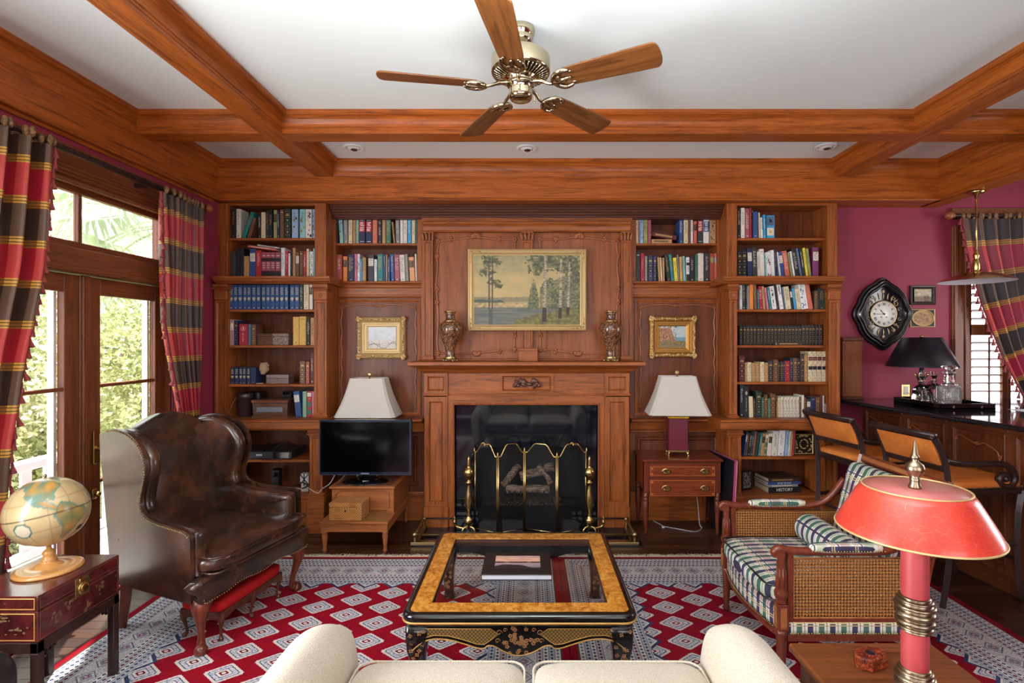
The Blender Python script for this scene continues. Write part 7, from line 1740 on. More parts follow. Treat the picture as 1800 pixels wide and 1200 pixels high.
t = thing('letter_opener', 'thin ornate brass letter opener lying on the shelf edge, left bookcase', 'letter opener', (PX(470, 4.285), 4.292, zS+.005)); MB().tube([(-.09, 0, 0), (.09, .004, 0)], [.004, .0025], 6).obj('blade', BRASS_OLD, t, world=False)
m = MB(); [m.ball((-.09+.012*k, 0, 0), .0052, 8, 5) for k in range(5)]; m.obj('handle', plain('pale_bone', srgb(206, 186, 146), .5), t, world=False)
zS = ZCN
t = thing('wooden_casket', 'sarcophagus-shaped wooden casket with inlaid lid, counter of left bookcase', 'box', ((PX(446, 4.28)+PX(503, 4.28))/2, 4.36, zS))
INL = wood('rosewood_casket', srgb(110, 72, 54), srgb(60, 36, 28), 'x', .3, .4)
m = MB(); vs = []
for hx_, hy_, z in ((.150, .085, 0), (.150, .085, .010), (.140, .076, .022), (.146, .080, .115), (.152, .086, .122), (.154, .088, .140), (.146, .080, .147)): vs += [(-hx_, -hy_, z), (hx_, -hy_, z), (hx_, hy_, z), (-hx_, hy_, z)]
m.add(vs, [(j*4+i, j*4+(i+1) % 4, (j+1)*4+(i+1) % 4, (j+1)*4+i) for j in range(6) for i in range(4)]+[(0, 3, 2, 1), (24, 25, 26, 27)]); m.obj('body', INL, t, world=False)
MB().box(-.110, .104, -.0815, -.078, .045, .085).obj('front_plaque', plain('pearl_plaque', srgb(120, 128, 136), .3, .3), t, world=False)
m = MB(); [m.box(-.14+.020*k, -.128+.020*k, -.090, -.087, .125, .137, .001) for k in range(14)]; m.obj('lid_inlay', plain('red_tortoise_inlay', srgb(150, 64, 28), .3), t, world=False)
t = thing('leather_case', 'dark round leather case with a hanging strap, counter of left bookcase', 'case', (PX(424, 4.30), 4.36, zS)); LC = plain('aubergine_leather', srgb(56, 36, 42), .35, coat=.2)
MB().lathe([(.054, 0), (.058, .006), (.058, .150), (.060, .152), (.060, .186), (.052, .193), (0, .195)], 28).obj('barrel', LC, t, world=False)
m = MB(); m.tube(smooth_path([(-.05, -.04, .16), (-.07, -.06, .12), (-.085, -.075, .06), (-.115, -.085, .0), (-.13, -.075, -.0+.002)], 4), .006, 4, False, flat=.3); m.obj('strap', plain('brown_strap', srgb(112, 62, 42), .6), t, world=False)
t = thing('camera_case', 'black case with a pale tag behind the round leather case', 'case', (PX(441, 4.38), 4.45, zS)); MB().box(-.065, .065, -.05, .05, 0, .20, .008).obj('body', LEATHER_K, t, world=False); MB().box(.012, .032, -.0525, -.05, .06, .085).obj('pale_tag', WHITE, t, world=False)
t = thing('small_black_gadget', 'small flat black device standing behind the casket', 'device', (PX(503, 4.45), 4.47, zS)); MB().box(-.04, .04, -.012, .012, 0, .202, .004).obj('body', BLACK, t, world=False); MB().box(-.03, .03, -.0135, -.012, .17, .195).obj('display', BLACKG, t, world=False)
# cable box, router, cords
zS = PZ(808, YLOW+.03)
t = thing('cable_box', 'black set-top box on the upper low shelf of the left bookcase', 'set-top box', ((PX(424, 4.25)+PX(519, 4.25))/2-.04, 4.38, zS)); MB().box(-.235, .235, -.13, .14, .006, .066, .004).obj('casing', plain('dark_grey_case', srgb(34, 36, 42), .35), t, world=False)
MB().box(.08, .21, -.1315, -.13, .012, .060).obj('display', BLACKG, t, world=False); MB().box(-.06, -.01, -.1315, -.13, .030, .045).obj('badge', plain('silver_badge', srgb(180, 184, 190), .4), t, world=False); MB().box(-.2, .2, -.12, .12, 0, .006).obj('feet', BLACK, t, world=False)
def cable(label, pts, mat, r=.004, nm='cable'): m = MB(); m.tube(smooth_path(pts, 8), r, 6); return tag(m.obj(nm, mat), label, 'cable', 'loose cables around the television shelves')
cable('tangle of black cables lying on top of the set-top box', [(-2.22, 4.46, zS+.075), (-2.12, 4.42, zS+.10), (-2.05, 4.45, zS+.078), (-1.98, 4.40, zS+.085), (-2.08, 4.44, zS+.105), (-2.16, 4.40, zS+.074), (-2.24, 4.45, zS+.09), (-2.28, 4.5, zS+.08)], BLACK, .005)
zS = .3005
t = thing('router', 'black router standing among cables on the bottom shelf, left bookcase', 'router', (PX(483, 4.42), 4.46, zS)); MB().box(-.036, .036, -.03, .03, 0, .165, .008).obj('casing', BLACK, t, world=False); MB().box(-.02, .02, -.0315, -.03, .10, .14).obj('indicator_panel', BLACKG, t, world=False)
t = thing('modem', 'flat black modem with blue-grey front on the bottom shelf, left bookcase', 'modem', (PX(479, 4.28), 4.33, zS)); MB().box(-.13, .13, -.05, .06, 0, .034, .004).obj('casing', BLACK, t, world=False); MB().box(-.11, .11, -.0515, -.05, .008, .026).obj('front_strip', plain('blue_grey_strip', srgb(96, 120, 150), .4), t, world=False)
t = thing('cable_bundle_holder', 'white cable organiser block at the right of the bottom shelf', 'cable organiser', (PX(533, 4.32), 4.37, zS)); MB().box(-.036, .036, -.03, .03, .06, .15, .004).box(-.03, .03, -.02, .02, 0, .06).obj('block', WHITE, t, world=False)
m = MB(); m.tube([(-.036, -.033, .15), (.036, -.033, .06)], .004, 5).tube([(.036, -.033, .15), (-.036, -.033, .06)], .004, 5).tube([(0, -.034, .155), (0, -.034, .05)], .004, 5); m.obj('crossed_straps', BLACK, t, world=False)
cable('long white cable looping from the bottom shelf toward the television', [(-1.97, 4.28, .345), (-1.90, 4.24, .36), (-1.84, 4.25, .342), (-1.80, 4.23, .36), (-1.745, 4.17, .36), (-1.70, 4.17, .34), (-1.66, 4.17, .38), (-1.60, 4.16, .42), (-1.56, 4.18, .50)], plain('white_cable', srgb(200, 196, 188), .5), .0035)
cable('grey cable hanging behind the left side of the step commode', [(-1.44, 4.22, .50), (-1.50, 4.2, .47), (-1.555, 4.19, .38), (-1.56, 4.2, .26), (-1.55, 4.22, .16)], plain('grey_cable', srgb(140, 138, 140), .5), .0035)
cable('black cables coiled beside the router on the bottom shelf', [(-2.18, 4.32, .31), (-2.10, 4.25, .315), (-1.98, 4.26, .35), (-1.90, 4.30, .39), (-1.86, 4.34, .35), (-1.92, 4.28, .33), (-1.84, 4.27, .36), (-1.80, 4.30, .41), (-1.86, 4.36, .31)], BLACK, .005)
MB()
# right bookcase: gilt relief tray, framed photo
t = thing('gilt_relief_tray', 'dark tray with gilt floral relief leaning at the right end under the counter', 'tray', (PX(1416, 4.30), 4.33, PZ(803, YLOW+.03)+.002))
MB().box(-.080, .080, -.004, .012, 0, .175, .003).obj('panel', plain('dark_lacquer_panel', srgb(34, 24, 18), .4), t, world=False)
m = MB(); rr = random.Random(8)
for k in range(70): a = rr.uniform(0, 6.28); q = rr.choice([.055, .062, .03]); m.ball((cos(a)*q*1.1, -.006, .088+sin(a)*q*1.25), (.006, .003, .006), 6, 4)
m.frame(-.078, .078, .004, .171, [(0, -.004), (.003, -.009), (.008, -.004)], 0); m.obj('gilt_relief', GOLD_S, t, world=False)
t = thing('photo_frame', 'dark framed photograph leaning at the left of the bottom shelf, right bookcase', 'photo frame', (PX(1316, 4.36), 4.40, .3005), radians(24))
m = MB(); m.frame(-.060, .060, .0, .165, [(0, .010), (0, -.006), (.012, -.008), (.016, -.002)], 0).box(-.058, .058, 0, .010, .002, .163); m.obj('frame', W_EBONY, t, world=False)
painted('photograph', -.044, .044, .016, .149, 20, 30, lambda u, v: mixc((40, 40, 44), (170, 168, 164), .35+1.2*nz(u, v, 7, 2)), t, Matrix.Translation((0, -.0015, 0)), 'old_photograph')
# ------------------------------------------------------------------ bar
GRAN = Mat('black_granite'); n_ = GRAN.noise(GRAN.mapped((1, 1, 1)), 120, 3); GRAN.color(GRAN.ramp(n_, [(.5, srgb(12, 14, 20)), (.8, srgb(56, 62, 76))])).rough(.07).spec(.7); GRAN = GRAN.m
bar = thing('bar_counter', 'curved wooden bar with black granite top along the right side', 'bar', (3.1, 3.4, 0))
BZT = 1.07
fe = smooth_path([(2.63, 4.495, 0), (2.66, 4.2, 0), (2.70, 3.9, 0), (2.76, 3.5, 0), (2.83, 3.1, 0), (2.89, 2.7, 0), (2.93, 2.3, 0)], 4)
poly = [(p.x, p.y) for p in fe]+[(3.45, 2.3), (3.45, 3.75), (5.0, 3.75), (5.0, 4.495)]
m = MB(); m.prism(poly, 'z', BZT-.032, BZT); m.obj('granite_top', GRAN, bar)
m = MB(); m.tube([(p.x+.002, p.y, BZT-.016) for p in fe], .016, 10); m.obj('granite_nosing', GRAN, bar)
ff = [(2.90, 4.48), (2.905, 4.0), (2.94, 3.62), (2.985, 3.2), (3.01, 2.75), (3.03, 2.3)]
for i, (a, b) in enumerate(zip(ff, ff[1:])):
    m = MB(); m.prism([a, b, (b[0]+.05, b[1]), (a[0]+.05, a[1])], 'z', .0, BZT-.033); m.obj('front_board', W_BAR, bar)
    d = Vector((b[0]-a[0], b[1]-a[1], 0)); L = d.length; ang = atan2(d.y, d.x); M = Matrix.Translation((a[0], a[1], 0)) @ Matrix.Rotation(ang, 4, 'Z')
    # the outward side faces -x : local +y... frame() faces local -y
    M2 = Matrix.Translation((b[0], b[1], 0)) @ Matrix.Rotation(ang+pi, 4, 'Z')
    m = MB(); m.frame(.03, L-.03, .16, .98, [(0, .004), (0, -.010), (.008, -.014), (.016, -.008), (.022, .001)], 0, False, M=Matrix.Translation((a[0], a[1], 0)) @ Matrix.Rotation(ang, 4, 'Z')); m.obj('panel_moulding', W_BAR, bar, world=True)
    MB().box(0, L, -.020, .0, .0, .11, .004, M=M).obj('base_rail', W_BAR_X, bar); MB().box(0, L, -.026, 0, .93+.06, BZT-.034, .004, M=M).obj('top_rail', W_BAR_X, bar)
    if i in (0, 1, 2):
        m = MB(); m.tube(smooth_path([tuple(M @ Vector(p)) for p in ((.06, -.012, .90), (.08, -.014, .925), (L*.3, -.014, .915), (L*.5, -.014, .885), (L*.62, -.014, .90), (L*.8, -.014, .865), (L-.07, -.014, .84), (L-.06, -.014, .80))], 5), .005, 6)
        for p in ((.06, -.014, .90), (L*.5, -.014, .89), (L-.06, -.014, .83)):
            for k in range(5): m.ball(tuple(M @ Vector((p[0]+.008*cos(k*1.25), p[1], p[2]+.008*sin(k*1.25)))), .007, 8, 5)
        m.obj('carved_ornament', W_CARVE, bar)
MB().box(3.40, 3.44, 2.3, 3.76, 0, BZT-.033).box(3.40, 5.0, 3.76, 3.80, 0, BZT-.033).obj('rear_carcass', W_DARKZ, bar)
t = thing('oak_cupboard', 'narrow upright oak cupboard box on the bar in the corner by the bookcase', 'cabinet', ((PX(1480, 4.36)+PX(1517, 4.36))/2, 4.41, BZT))
w = (PX(1517, 4.36)-PX(1480, 4.36))/2; h = PZ(595, 4.36)-BZT
MB().box(-w+.006, w-.006, -.05, .075, .03, h-.02, .002).obj('carcass', W_OAK, t, world=False); MB().box(-w, w, -.058, .08, 0, .032, .004).obj('base', W_DARK, t, world=False)
MB().box(-w-.002, w+.002, -.062, .08, h-.02, h+.012, .005).obj('cap', W_DARK, t, world=False); MB().box(-w+.02, w-.02, -.053, -.048, .05, h-.04, .003).obj('door', W_OAK, t, world=False)
# ------------------------------------------------------------------ bar stools
def stool(label, x, y, rz):
    t = thing('bar_stool', label, 'bar stool', (x, y, 0), rz, 'bar stools at the bar'); q = lambda n, m, mat: m.obj(n, mat, t, world=False)
    for s in (-1, 1):
        X_ = s*.225
        m = MB(); m.tube(smooth_path([(X_, .285, 0), (X_, .245, .25), (X_, .235, .50), (X_, .245, .70), (X_, .262, .84), (X_, .30, .94), (X_, .345, 1.005)], 4), [.0215]*24+[.020], 4, False, up=(1, 1, 0), flat=1.0); q('leg', m, W_EBONY)
        m = MB(); m.tube(smooth_path([(X_, -.262, 0), (X_, -.225, .12), (X_, -.205, .35), (X_, -.215, .55), (X_, -.24, .675)], 4), .0205, 4, False, up=(1, 1, 0)); q('leg', m, W_EBONY)
        sc_ = [(X_, .262, .862), (X_, .19, .845), (X_, .08, .835), (X_, -.05, .838), (X_, -.13, .828), (X_, -.180, .785), (X_, -.185, .735), (X_, -.150, .703), (X_, -.100, .712), (X_, -.085, .748), (X_, -.110, .772), (X_, -.135, .760), (X_, -.13, .742)]
        m = MB(); m.tube(smooth_path(sc_, 6), .0185, 8, flat=1.15); m.ball((X_, -.125, .748), (.024, .020, .020), 12, 8); q('scrolled_arm', m, W_EBONY)
    m = MB(); m.box(-.24, .24, .325, .37, .985, 1.020, .010).tube([(-.245, .350, 1.012), (.245, .350, 1.012)], .016, 10); q('crest_rail', m, W_EBONY)
    MB().box(-.21, .21, .245, .275, .795, .835, .005).obj('lower_back_rail', W_EBONY, t, world=False)
    RB_ = Matrix.Translation((0, .262, .835)) @ Matrix.Rotation(radians(-24), 4, 'X')
    m = MB(); slab(m, rrect(-.206, .206, -.006, .165, .008), 'y', -.014, .014, .006, 2, RB_, .004); q('back_pad', m, LEATHER_O)
    m = MB(); m.box(-.235, .235, -.245, .255, .655, .700, .005); q('seat_rail', m, W_EBONY)
    m = MB(); superq(m, (0, -.005, .712), (.232, .250, .042), .22, 44, 16, .002, 5, None, 3, .7); q('seat_pad', m, LEATHER_O)
    m = MB(); nails(m, [(-.236, .24, .701), (-.236, -.248, .701), (.236, -.248, .701), (.236, .24, .701), (-.236, .24, .701)], .0045, .013); q('nailhead_trim', m, BRASS)
    for a, b in (((-.225, -.215, .26), (.225, -.215, .26)), ((-.225, .24, .30), (.225, .24, .30)), ((-.225, -.21, .36), (-.225, .235, .36)), ((.225, -.21, .36), (.225, .235, .36))):
        m = MB(); m.tube([a, b], .014, 4, False, up=(1, 1, 1)); q('stretcher', m, W_EBONY)
stool('dark bar stool with orange leather, farther one beside the right bookcase', 2.56, 3.915, radians(100.5))
stool('dark bar stool with orange leather, nearer one behind the red lamp', 2.668, 3.275, radians(96.5))
# ------------------------------------------------------------------ bar top: lamp, tray, decanters
t = thing('bar_lamp', 'table lamp with wide black cone shade standing on the bar', 'lamp', (PX(1620, 4.22), 4.22, BZT))
zb_, zt_ = PZ(644, 4.22)-BZT, PZ(593, 4.22)-BZT
SBK = plain('black_card_shade', srgb(16, 18, 26), .35); m = MB(); m.lathe([(.248, zb_), (.245, zb_+.01), (.136, zt_), (.132, zt_), (.240, zb_+.008)], 48, cap=False); m.obj('lamp_shade', SBK, t, world=False)
m = MB(); m.lathe([(.070, 0), (.072, .012), (.045, .022), (.030, .034), (.022, .05), (.024, .09), (.022, .19), (.024, .20), (.016, .25), (.012, zb_+.06)], 28); m.obj('column', plain('dark_tole_column', srgb(26, 28, 36), .3, coat=.3), t, world=False)
m = MB()
for k in range(10):
    a = k*pi/5; m.tube(smooth_path([(cos(a)*.020, sin(a)*.020, .175), (cos(a)*.030, sin(a)*.030, .205), (cos(a)*.050, sin(a)*.050, .225), (cos(a)*.056, sin(a)*.056, .218)], 3), [.007, .008, .009, .009, .008, .007, .006, .005, .004, .003], 6)
m.lathe([(.026, .165), (.030, .170), (.026, .178)], 20, cap=False); m.obj('gilt_leaf_collar', BRASS, t, world=False)
m = MB(); m.lathe([(.004, zt_-.002), (.012, zt_+.004), (.012, zt_+.012), (.005, zt_+.020), (0, zt_+.024)], 12); m.obj('finial', BRASS, t, world=False)
t = thing('serving_tray', 'black lacquer serving tray holding the glass decanters on the bar', 'tray', (3.14, 3.94, BZT))
m = MB(); m.box(-.20, .20, -.235, .235, .006, .014); m.obj('tray_floor', BLACKG, t, world=False)
m = MB(); m.box(-.20, -.192, -.235, .235, .0, .045, .002).box(.192, .20, -.235, .235, .0, .045, .002).box(-.20, .20, -.235, -.227, .0, .045, .002).box(-.20, .20, .227, .235, .0, .045, .002); m.obj('tray_rim', BLACKG, t, world=False)
m = MB()
for y in (-.235,):
    for x in (-.10, .10): m.box(x-.006, x+.006, y-.006, y, .012, .030, .002)
m.obj('rim_clips', NICKEL, t, world=False)
LIQ = Mat('amber_spirit'); LIQ.b.inputs['Transmission Weight'].default_value = .8; LIQ.color(srgb(150, 70, 20)).rough(.02); LIQ = LIQ.m
def square_decanter(label, px, Y):
    t = thing('decanter', label, 'decanter', (PX(px, Y), Y, BZT+.0145), radians(8), 'glass decanters on the tray'); t.scale = (1.12, 1.12, 1.02)
    m = MB(); vs = []
    def sq(h, z, r): return [(x, y, z) for x, y in rrect(-h, h, -h, h, r, 3)]
    rings = [sq(.046, 0, .010), sq(.048, .006, .010), (sq(.046, .02, .010)), sq(.041, .10, .012), sq(.034, .125, .016), sq(.017, .140, .0165), sq(.014, .160, .0135), sq(.020, .166, .0195), sq(.020, .172, .0195)]
    n = len(rings[0]); m.add([p for r in rings for p in r], [(j*n+i, j*n+(i+1) % n, (j+1)*n+(i+1) % n, (j+1)*n+i) for j in range(len(rings)-1) for i in range(n)]+[tuple(range(n))[::-1], tuple((len(rings)-1)*n+i for i in range(n))]); m.obj('bottle', CRYSTAL, t, world=False)
    m = MB(); m.box(-.040, .040, -.040, .040, .004, .022, .006); m.obj('spirit', LIQ, t, world=False)
    m = MB(); m.lathe([(.010, .1725), (.012, .182), (.020, .205), (.022, .228), (.020, .232), (0, .232)], 8, (0, 0, 0), False); m.obj('stopper', CRYSTAL, t, world=False)
square_decanter('square glass decanter with a little amber spirit, left on the tray', 1621, 3.99)
square_decanter('square glass decanter with amber spirit, between the left and the tall cut one', 1642, 4.09)
Y = 3.86; t = thing('decanter', 'tall diamond-cut crystal decanter with ringed neck at the front of the tray', 'decanter', (PX(1668.5, Y), Y, BZT+.0145), 0, 'glass decanters on the tray')
CUT = Mat('cut_crystal'); CUT.b.inputs['Transmission Weight'].default_value = .85; CUT.rough(.05).color((1, 1, 1, 1)); u_ = CUT.xyz('Object'); f1 = (((u_[0]+u_[1]*.7+u_[2])*110).frac()-.5).abs(); f2 = (((u_[0]+u_[1]*.7-u_[2])*110).frac()-.5).abs(); CUT.bump(f1+f2, 1.0, .006); CUT = CUT.m
m = MB(); m.lathe([(.058, 0), (.068, .008), (.074, .03), (.074, .125), (.070, .138), (.055, .150)], 24, (0, 0, 0), False); m.obj('body', CUT, t, world=False)
m = MB(); m.lathe([(.054, .1505), (.034, .168), (.028, .178), (.036, .186), (.026, .194), (.034, .202), (.024, .211), (.030, .219), (.022, .232), (.040, .244), (.040, .250), (.018, .252)], 32); m.obj('ringed_neck', CRYSTAL, t, world=False)
m = MB(); m.lathe([(.015, .2525), (.018, .262), (.050, .276), (.050, .286), (.040, .296), (0, .298)], 12, (0, 0, 0), False); m.obj('stopper', CRYSTAL, t, world=False)
m = MB(); m.tube([(3.21+.055*cos(a*pi/12), 4.12, BZT+.10+.075*sin(a*pi/12)) for a in range(13)], .003, 6); m.tube([(3.265, 4.12, BZT+.10), (3.26, 4.12, BZT+.015)], .003, 6).tube([(3.155, 4.12, BZT+.10), (3.16, 4.12, BZT+.015)], .003, 6).tube([(3.16, 4.12, BZT+.017), (3.26, 4.12, BZT+.017)], .003, 6); m.tube([(3.24+.04*cos(a*pi/12), 4.15, BZT+.11+.06*sin(a*pi/12)) for a in range(13)], .003, 6)
tag(m.obj('wire_rack', IRON), 'dark wire loop handle standing behind the decanters', 'rack')
t = thing('wall_outlet', 'white socket plate with brass edge on the burgundy wall above the bar', 'outlet', (PX(1592, AY), AY, PZ(686, AY)))
MB().box(-.034, .034, -.004, 0, -.052, .052, .002).obj('brass_plate', BRASS, t, world=False); MB().box(-.018, .018, -.008, -.003, -.036, .036, .002).obj('socket_insert', WHITE, t, world=False)
m = MB(); m.tube(smooth_path([(PX(1597, 4.48), AY-.01, PZ(690, 4.48)), (PX(1602, 4.44), 4.44, 1.10), (3.22, 4.36, 1.075), (3.19, 4.26, 1.076)], 6), .003, 6); tag(m.obj('lamp_cord', plain('pale_cord', srgb(196, 150, 110), .5)), 'thin pale cord from the wall outlet to the black-shaded lamp', 'cord')
# ------------------------------------------------------------------ wall clock and small pictures
Y = AY; cx_, cz_ = PX(1548.5, Y), PZ(552, Y)
ck = thing('wall_clock', 'black lobed wall clock with roman numerals and inlaid scrolls on the burgundy wall', 'clock', (cx_, Y, cz_))
def outl(s, n=72):
    out = []
    for i in range(n):
        a = 2*pi*i/n; r = 1+.045*cos(4*a)+.030*cos(8*a)+.012*cos(12*a); x = .240*r*cos(a); z = .292*r*sin(a)
        out.append((x*s, z*s))
    return out
rings = [(1.0, 0), (1.0, -.020), (.975, -.034), (.955, -.030), (.94, -.024), (.925, -.030), (.90, -.046), (.875, -.048), (.86, -.040), (.84, -.042), (.815, -.056), (.79, -.058), (.775, -.050), (.74, -.034), (.72, -.030)]
m = MB(); n = 72; vs = []
for s, d in rings: vs += [(x, d, z) for x, z in outl(s)]
m.add(vs, [(j*n+i, j*n+(i+1) % n, (j+1)*n+(i+1) % n, (j+1)*n+i) for j in range(len(rings)-1) for i in range(n)]+[tuple((len(rings)-1)*n+i for i in range(n))], True)
KB = plain('ebonised_black', srgb(16, 15, 18), .2, coat=.5); fr_ = m.obj('case', KB, ck, world=False)
PEARL = plain('pearl_and_brass_inlay', srgb(186, 160, 122), .35, .4)
m = MB()
def curl(cx, cz, r, a0, sg, r1=.002):
    m.tube([(cx+cos(a0+sg*k*.45)*r*(1-k/16), -.032, cz+sin(a0+sg*k*.45)*r*(1-k/16)) for k in range(14)], r1*1.2, 5)
for sx in (-1, 1):
    for sz in (-1, 1):
        curl(sx*.105, sz*.085+.0, .024, pi/2 if sx > 0 else pi/2, -sx*sz); curl(sx*.135, sz*.04, .018, 0, sx*sz); curl(sx*.09, sz*.135, .018, pi, sx)
for sz in (-1, 1):
    for k in range(7):
        a = pi/2*sz+(k-3)*.30; m.tube(smooth_path([(cos(a)*.118, -.032, sin(a)*.118+sz*.01), (cos(a)*.140+.005*(k-3), -.033, sin(a)*.140+sz*.02), (cos(a)*.158, -.032, sin(a)*.165+sz*.02)], 3), [.002, .003, .0045, .005, .0045, .003, .002], 5)
    m.ball((0, -.032, sz*.195), (.010, .003, .016), 10, 6)
m.obj('inlaid_scrolls', PEARL, ck, world=False)
R0 = .111
m = MB(); m.lathe([(R0, 0), (R0+.006, .004), (R0+.002, .009), (R0-.004, .008)], 48, (0, 0, 0), True, Matrix.Translation((0, -.030, .0)) @ Matrix.Rotation(pi/2, 4, 'X'), cap=False); m.obj('bezel', BRASS_OLD, ck, world=False)
m = MB(); m.lathe([(R0, .0), (R0, .006), (0, .008)], 48, (0, 0, 0), True, Matrix.Translation((0, -.030, 0)) @ Matrix.Rotation(pi/2, 4, 'X')); fc = m.obj('dial', plain('enamel_dial', srgb(232, 230, 222), .3), ck, world=False)
for k, s in enumerate(['XII', 'I', 'II', 'III', 'IIII', 'V', 'VI', 'VII', 'VIII', 'IX', 'X', 'XI']):
    a = pi/2-k*pi/6; text_part(s, .030, INKB, fc, Matrix.Translation((cos(a)*.083, -.0395, sin(a)*.083)) @ Matrix.Rotation(-(a-pi/2), 4, 'Y') @ Matrix.Rotation(pi/2, 4, 'X') @ Matrix.Scale(.75, 4, (1, 0, 0)), 'numeral')
def hand(a, L, w):
    m = MB(); d = Vector((cos(a), 0, sin(a))); e = Vector((-sin(a), 0, cos(a))); o = Vector((0, -.041, 0)); m.tube([o-d*.012, o+d*L*.7, o+d*L], [w, w*.8, w*.3], 6); m.ball(tuple(o+d*L*.62), w*2.2, 8, 5); m.ball(tuple(o), .007, 10, 6); return m
hand(radians(132), .058, .0022).obj('hour_hand', BLACK, ck, world=False); hand(radians(181), .088, .0018).obj('minute_hand', BLACK, ck, world=False)
for x in (-.022, .022): m = MB(); m.lathe([(.0065, 0), (.0065, .002), (0, .002)], 12, (0, 0, 0), True, Matrix.Translation((x, -.0375, -.028)) @ Matrix.Rotation(pi/2, 4, 'X')); m.obj('winding_hole', BRASS_OLD, ck, world=False)
prs = [(0, .004), (0, -.014), (.004, -.020), (.012, -.018), (.018, -.010), (.022, -.012), (.026, -.006)]
def sea(u, v):
    c = mixc((176, 170, 150), (150, 130, 92), v+nz(u, v, 6)); 
    if v > .5: c = mixc(c, (206, 196, 168), .5+nz(u, v, 5, 3))
    if v < .38: c = mixc((140, 116, 82), (104, 86, 62), .5+nz(u, v*3, 10)*1.4)
    if v < .45 and .55 < u < .85 and nz(u, v, 20, 4) > -.1: c = (84, 64, 48)
    return c
framed('small_wall_picture', 'small dark-framed seascape picture, upper of two right of the clock', (1598, 1642.5), (502, 535.5), (1606, 1636, 508, 530), AY, prs, W_EBONY, sea, 40, 30, 'small pictures beside the clock')
t, W, H = framed('small_wall_picture', 'small gold oval picture in black frame, lower of two right of the clock', (1599, 1642.5), (543, 575), (1601, 1641, 545, 573), AY, [(0, .004), (0, -.010), (.003, -.012), (.006, -.009), (.008, -.0085)], GOLD_S, lambda u, v: (14, 14, 16) if ((u-.5)/.46)**2+((v-.5)/.44)**2 > 1 else ((196, 150, 84) if ((u-.5)/.40)**2+((v-.5)/.38)**2 > 1 else mixc((176, 140, 92), (128, 96, 62), .5+nz(u, v, 8, 3)*1.3)), 60, 44, 'small pictures beside the clock')
m = MB(); m.tube([(cos(a*pi/20)*W*.86, -.012, sin(a*pi/20)*H*.84) for a in range(40)], .005, 6, closed=True); m.obj('oval_rim', GOLD_S, t, world=False)
# ------------------------------------------------------------------ brass pendant lamp
Y = 3.97; px_ = 1717; t = thing('pendant_lamp', 'brass pendant lamp with shallow dome shade hanging over the bar', 'pendant lamp', (3.455, 4.0, FZ-.012))
ax, ay = 3.455, 4.0
m = MB(); m.lathe([(0, 0), (.055, 0), (.058, -.010), (.050, -.022), (.018, -.030), (.012, -.05)], 24); m.obj('ceiling_mount', BRASS, t, world=False)
zsh = PZ(488, 3.98)-(FZ-.012)
m = MB(); m.tube([(0, 0, -.03), (0, 0, zsh+.13)], .0065, 8); m.obj('rod', BRASS, t, world=False)
m = MB(); m.lathe([(.007, .22), (.014, .215), (.010, .20), (.020, .185), (.022, .165), (.014, .15), (.018, .14), (.024, .125), (.026, .07), (.020, .055), (.034, .045)], 20, (0, 0, zsh)); m.obj('socket_cup', BRASS, t, world=False)
m = MB(); m.lathe([(.030, .052), (.060, .046), (.12, .030), (.18, .008), (.225, -.016), (.242, -.026)], 48, (0, 0, zsh), cap=False); m.obj('dome_shade', BRASS, t, world=False)
m = MB(); m.lathe([(.030, .049), (.060, .043), (.12, .027), (.18, .005), (.225, -.019), (.241, -.0275)], 48, (0, 0, zsh), cap=False); m.obj('shade_lining', plain('white_enamel_lining', srgb(228, 224, 232), .5), t, world=False)
# ------------------------------------------------------------------ curtains
def drape_mat(name, lining=False):
    m = Mat(name); c = m.xyz('UV'); u, v = c[0], c[1]   # u along the width in metres, v height in metres
    b = (v-.02)*(1/.4); fb = b.frac()      # one dark band and one red band per 0.4 m
    pl = (u*(1/.23)).frac(); sec = pl.band(.0, .34); thr = pl.band(.34, .62)
    red = m.mix(sec, m.mix(thr, srgb(132, 18, 48), srgb(158, 28, 40)), srgb(186, 62, 58)); dark = m.mix(sec, m.mix(thr, srgb(38, 24, 28), srgb(62, 40, 32)), srgb(98, 72, 56))
    col = m.mix(fb.lt(.5), red, dark)
    e = (fb-.5).abs().min(fb.abs().min((fb-1).abs()) if False else fb.min(fb.inv())); g = e.lt(.048)
    gl = ((e*(1/.048)).band(.30, .55)); gold = m.mix(gl, m.mix(sec, srgb(150, 100, 38), srgb(206, 158, 66)), srgb(96, 62, 34)); col = m.mix(g, col, gold)
    n = m.noise(m.mapped((60, 900, 1), 'UV'), 1, 2); col = m.mix(n*.25, col, m.mix(1.0, col, (.7, .68, .68, 1), 'MULTIPLY'))
    m.color(col).rough(.45).spec(.4); return m.m
DRAPE = drape_mat('silk_tartan_drape'); HEADR = Mat('gathered_gold_heading'); n_ = HEADR.noise(HEADR.mapped((1, 1, 1)), 60, 3); HEADR.color(HEADR.ramp(n_, [(.35, srgb(60, 40, 32)), (.6, srgb(140, 102, 58))])).rough(.6); HEADR = HEADR.m
TASS = plain('dusty_red_tassel', srgb(150, 62, 62), .7, bump=(200, .6)); CORD = plain('crimson_cord', srgb(122, 20, 40), .6)
TMB = MB(); TMB.lathe([(.003, .012), (.006, .008), (.0055, .002), (.0075, -.004), (.006, -.009), (.009, -.020), (.014, -.040), (.0145, -.043)], 9)
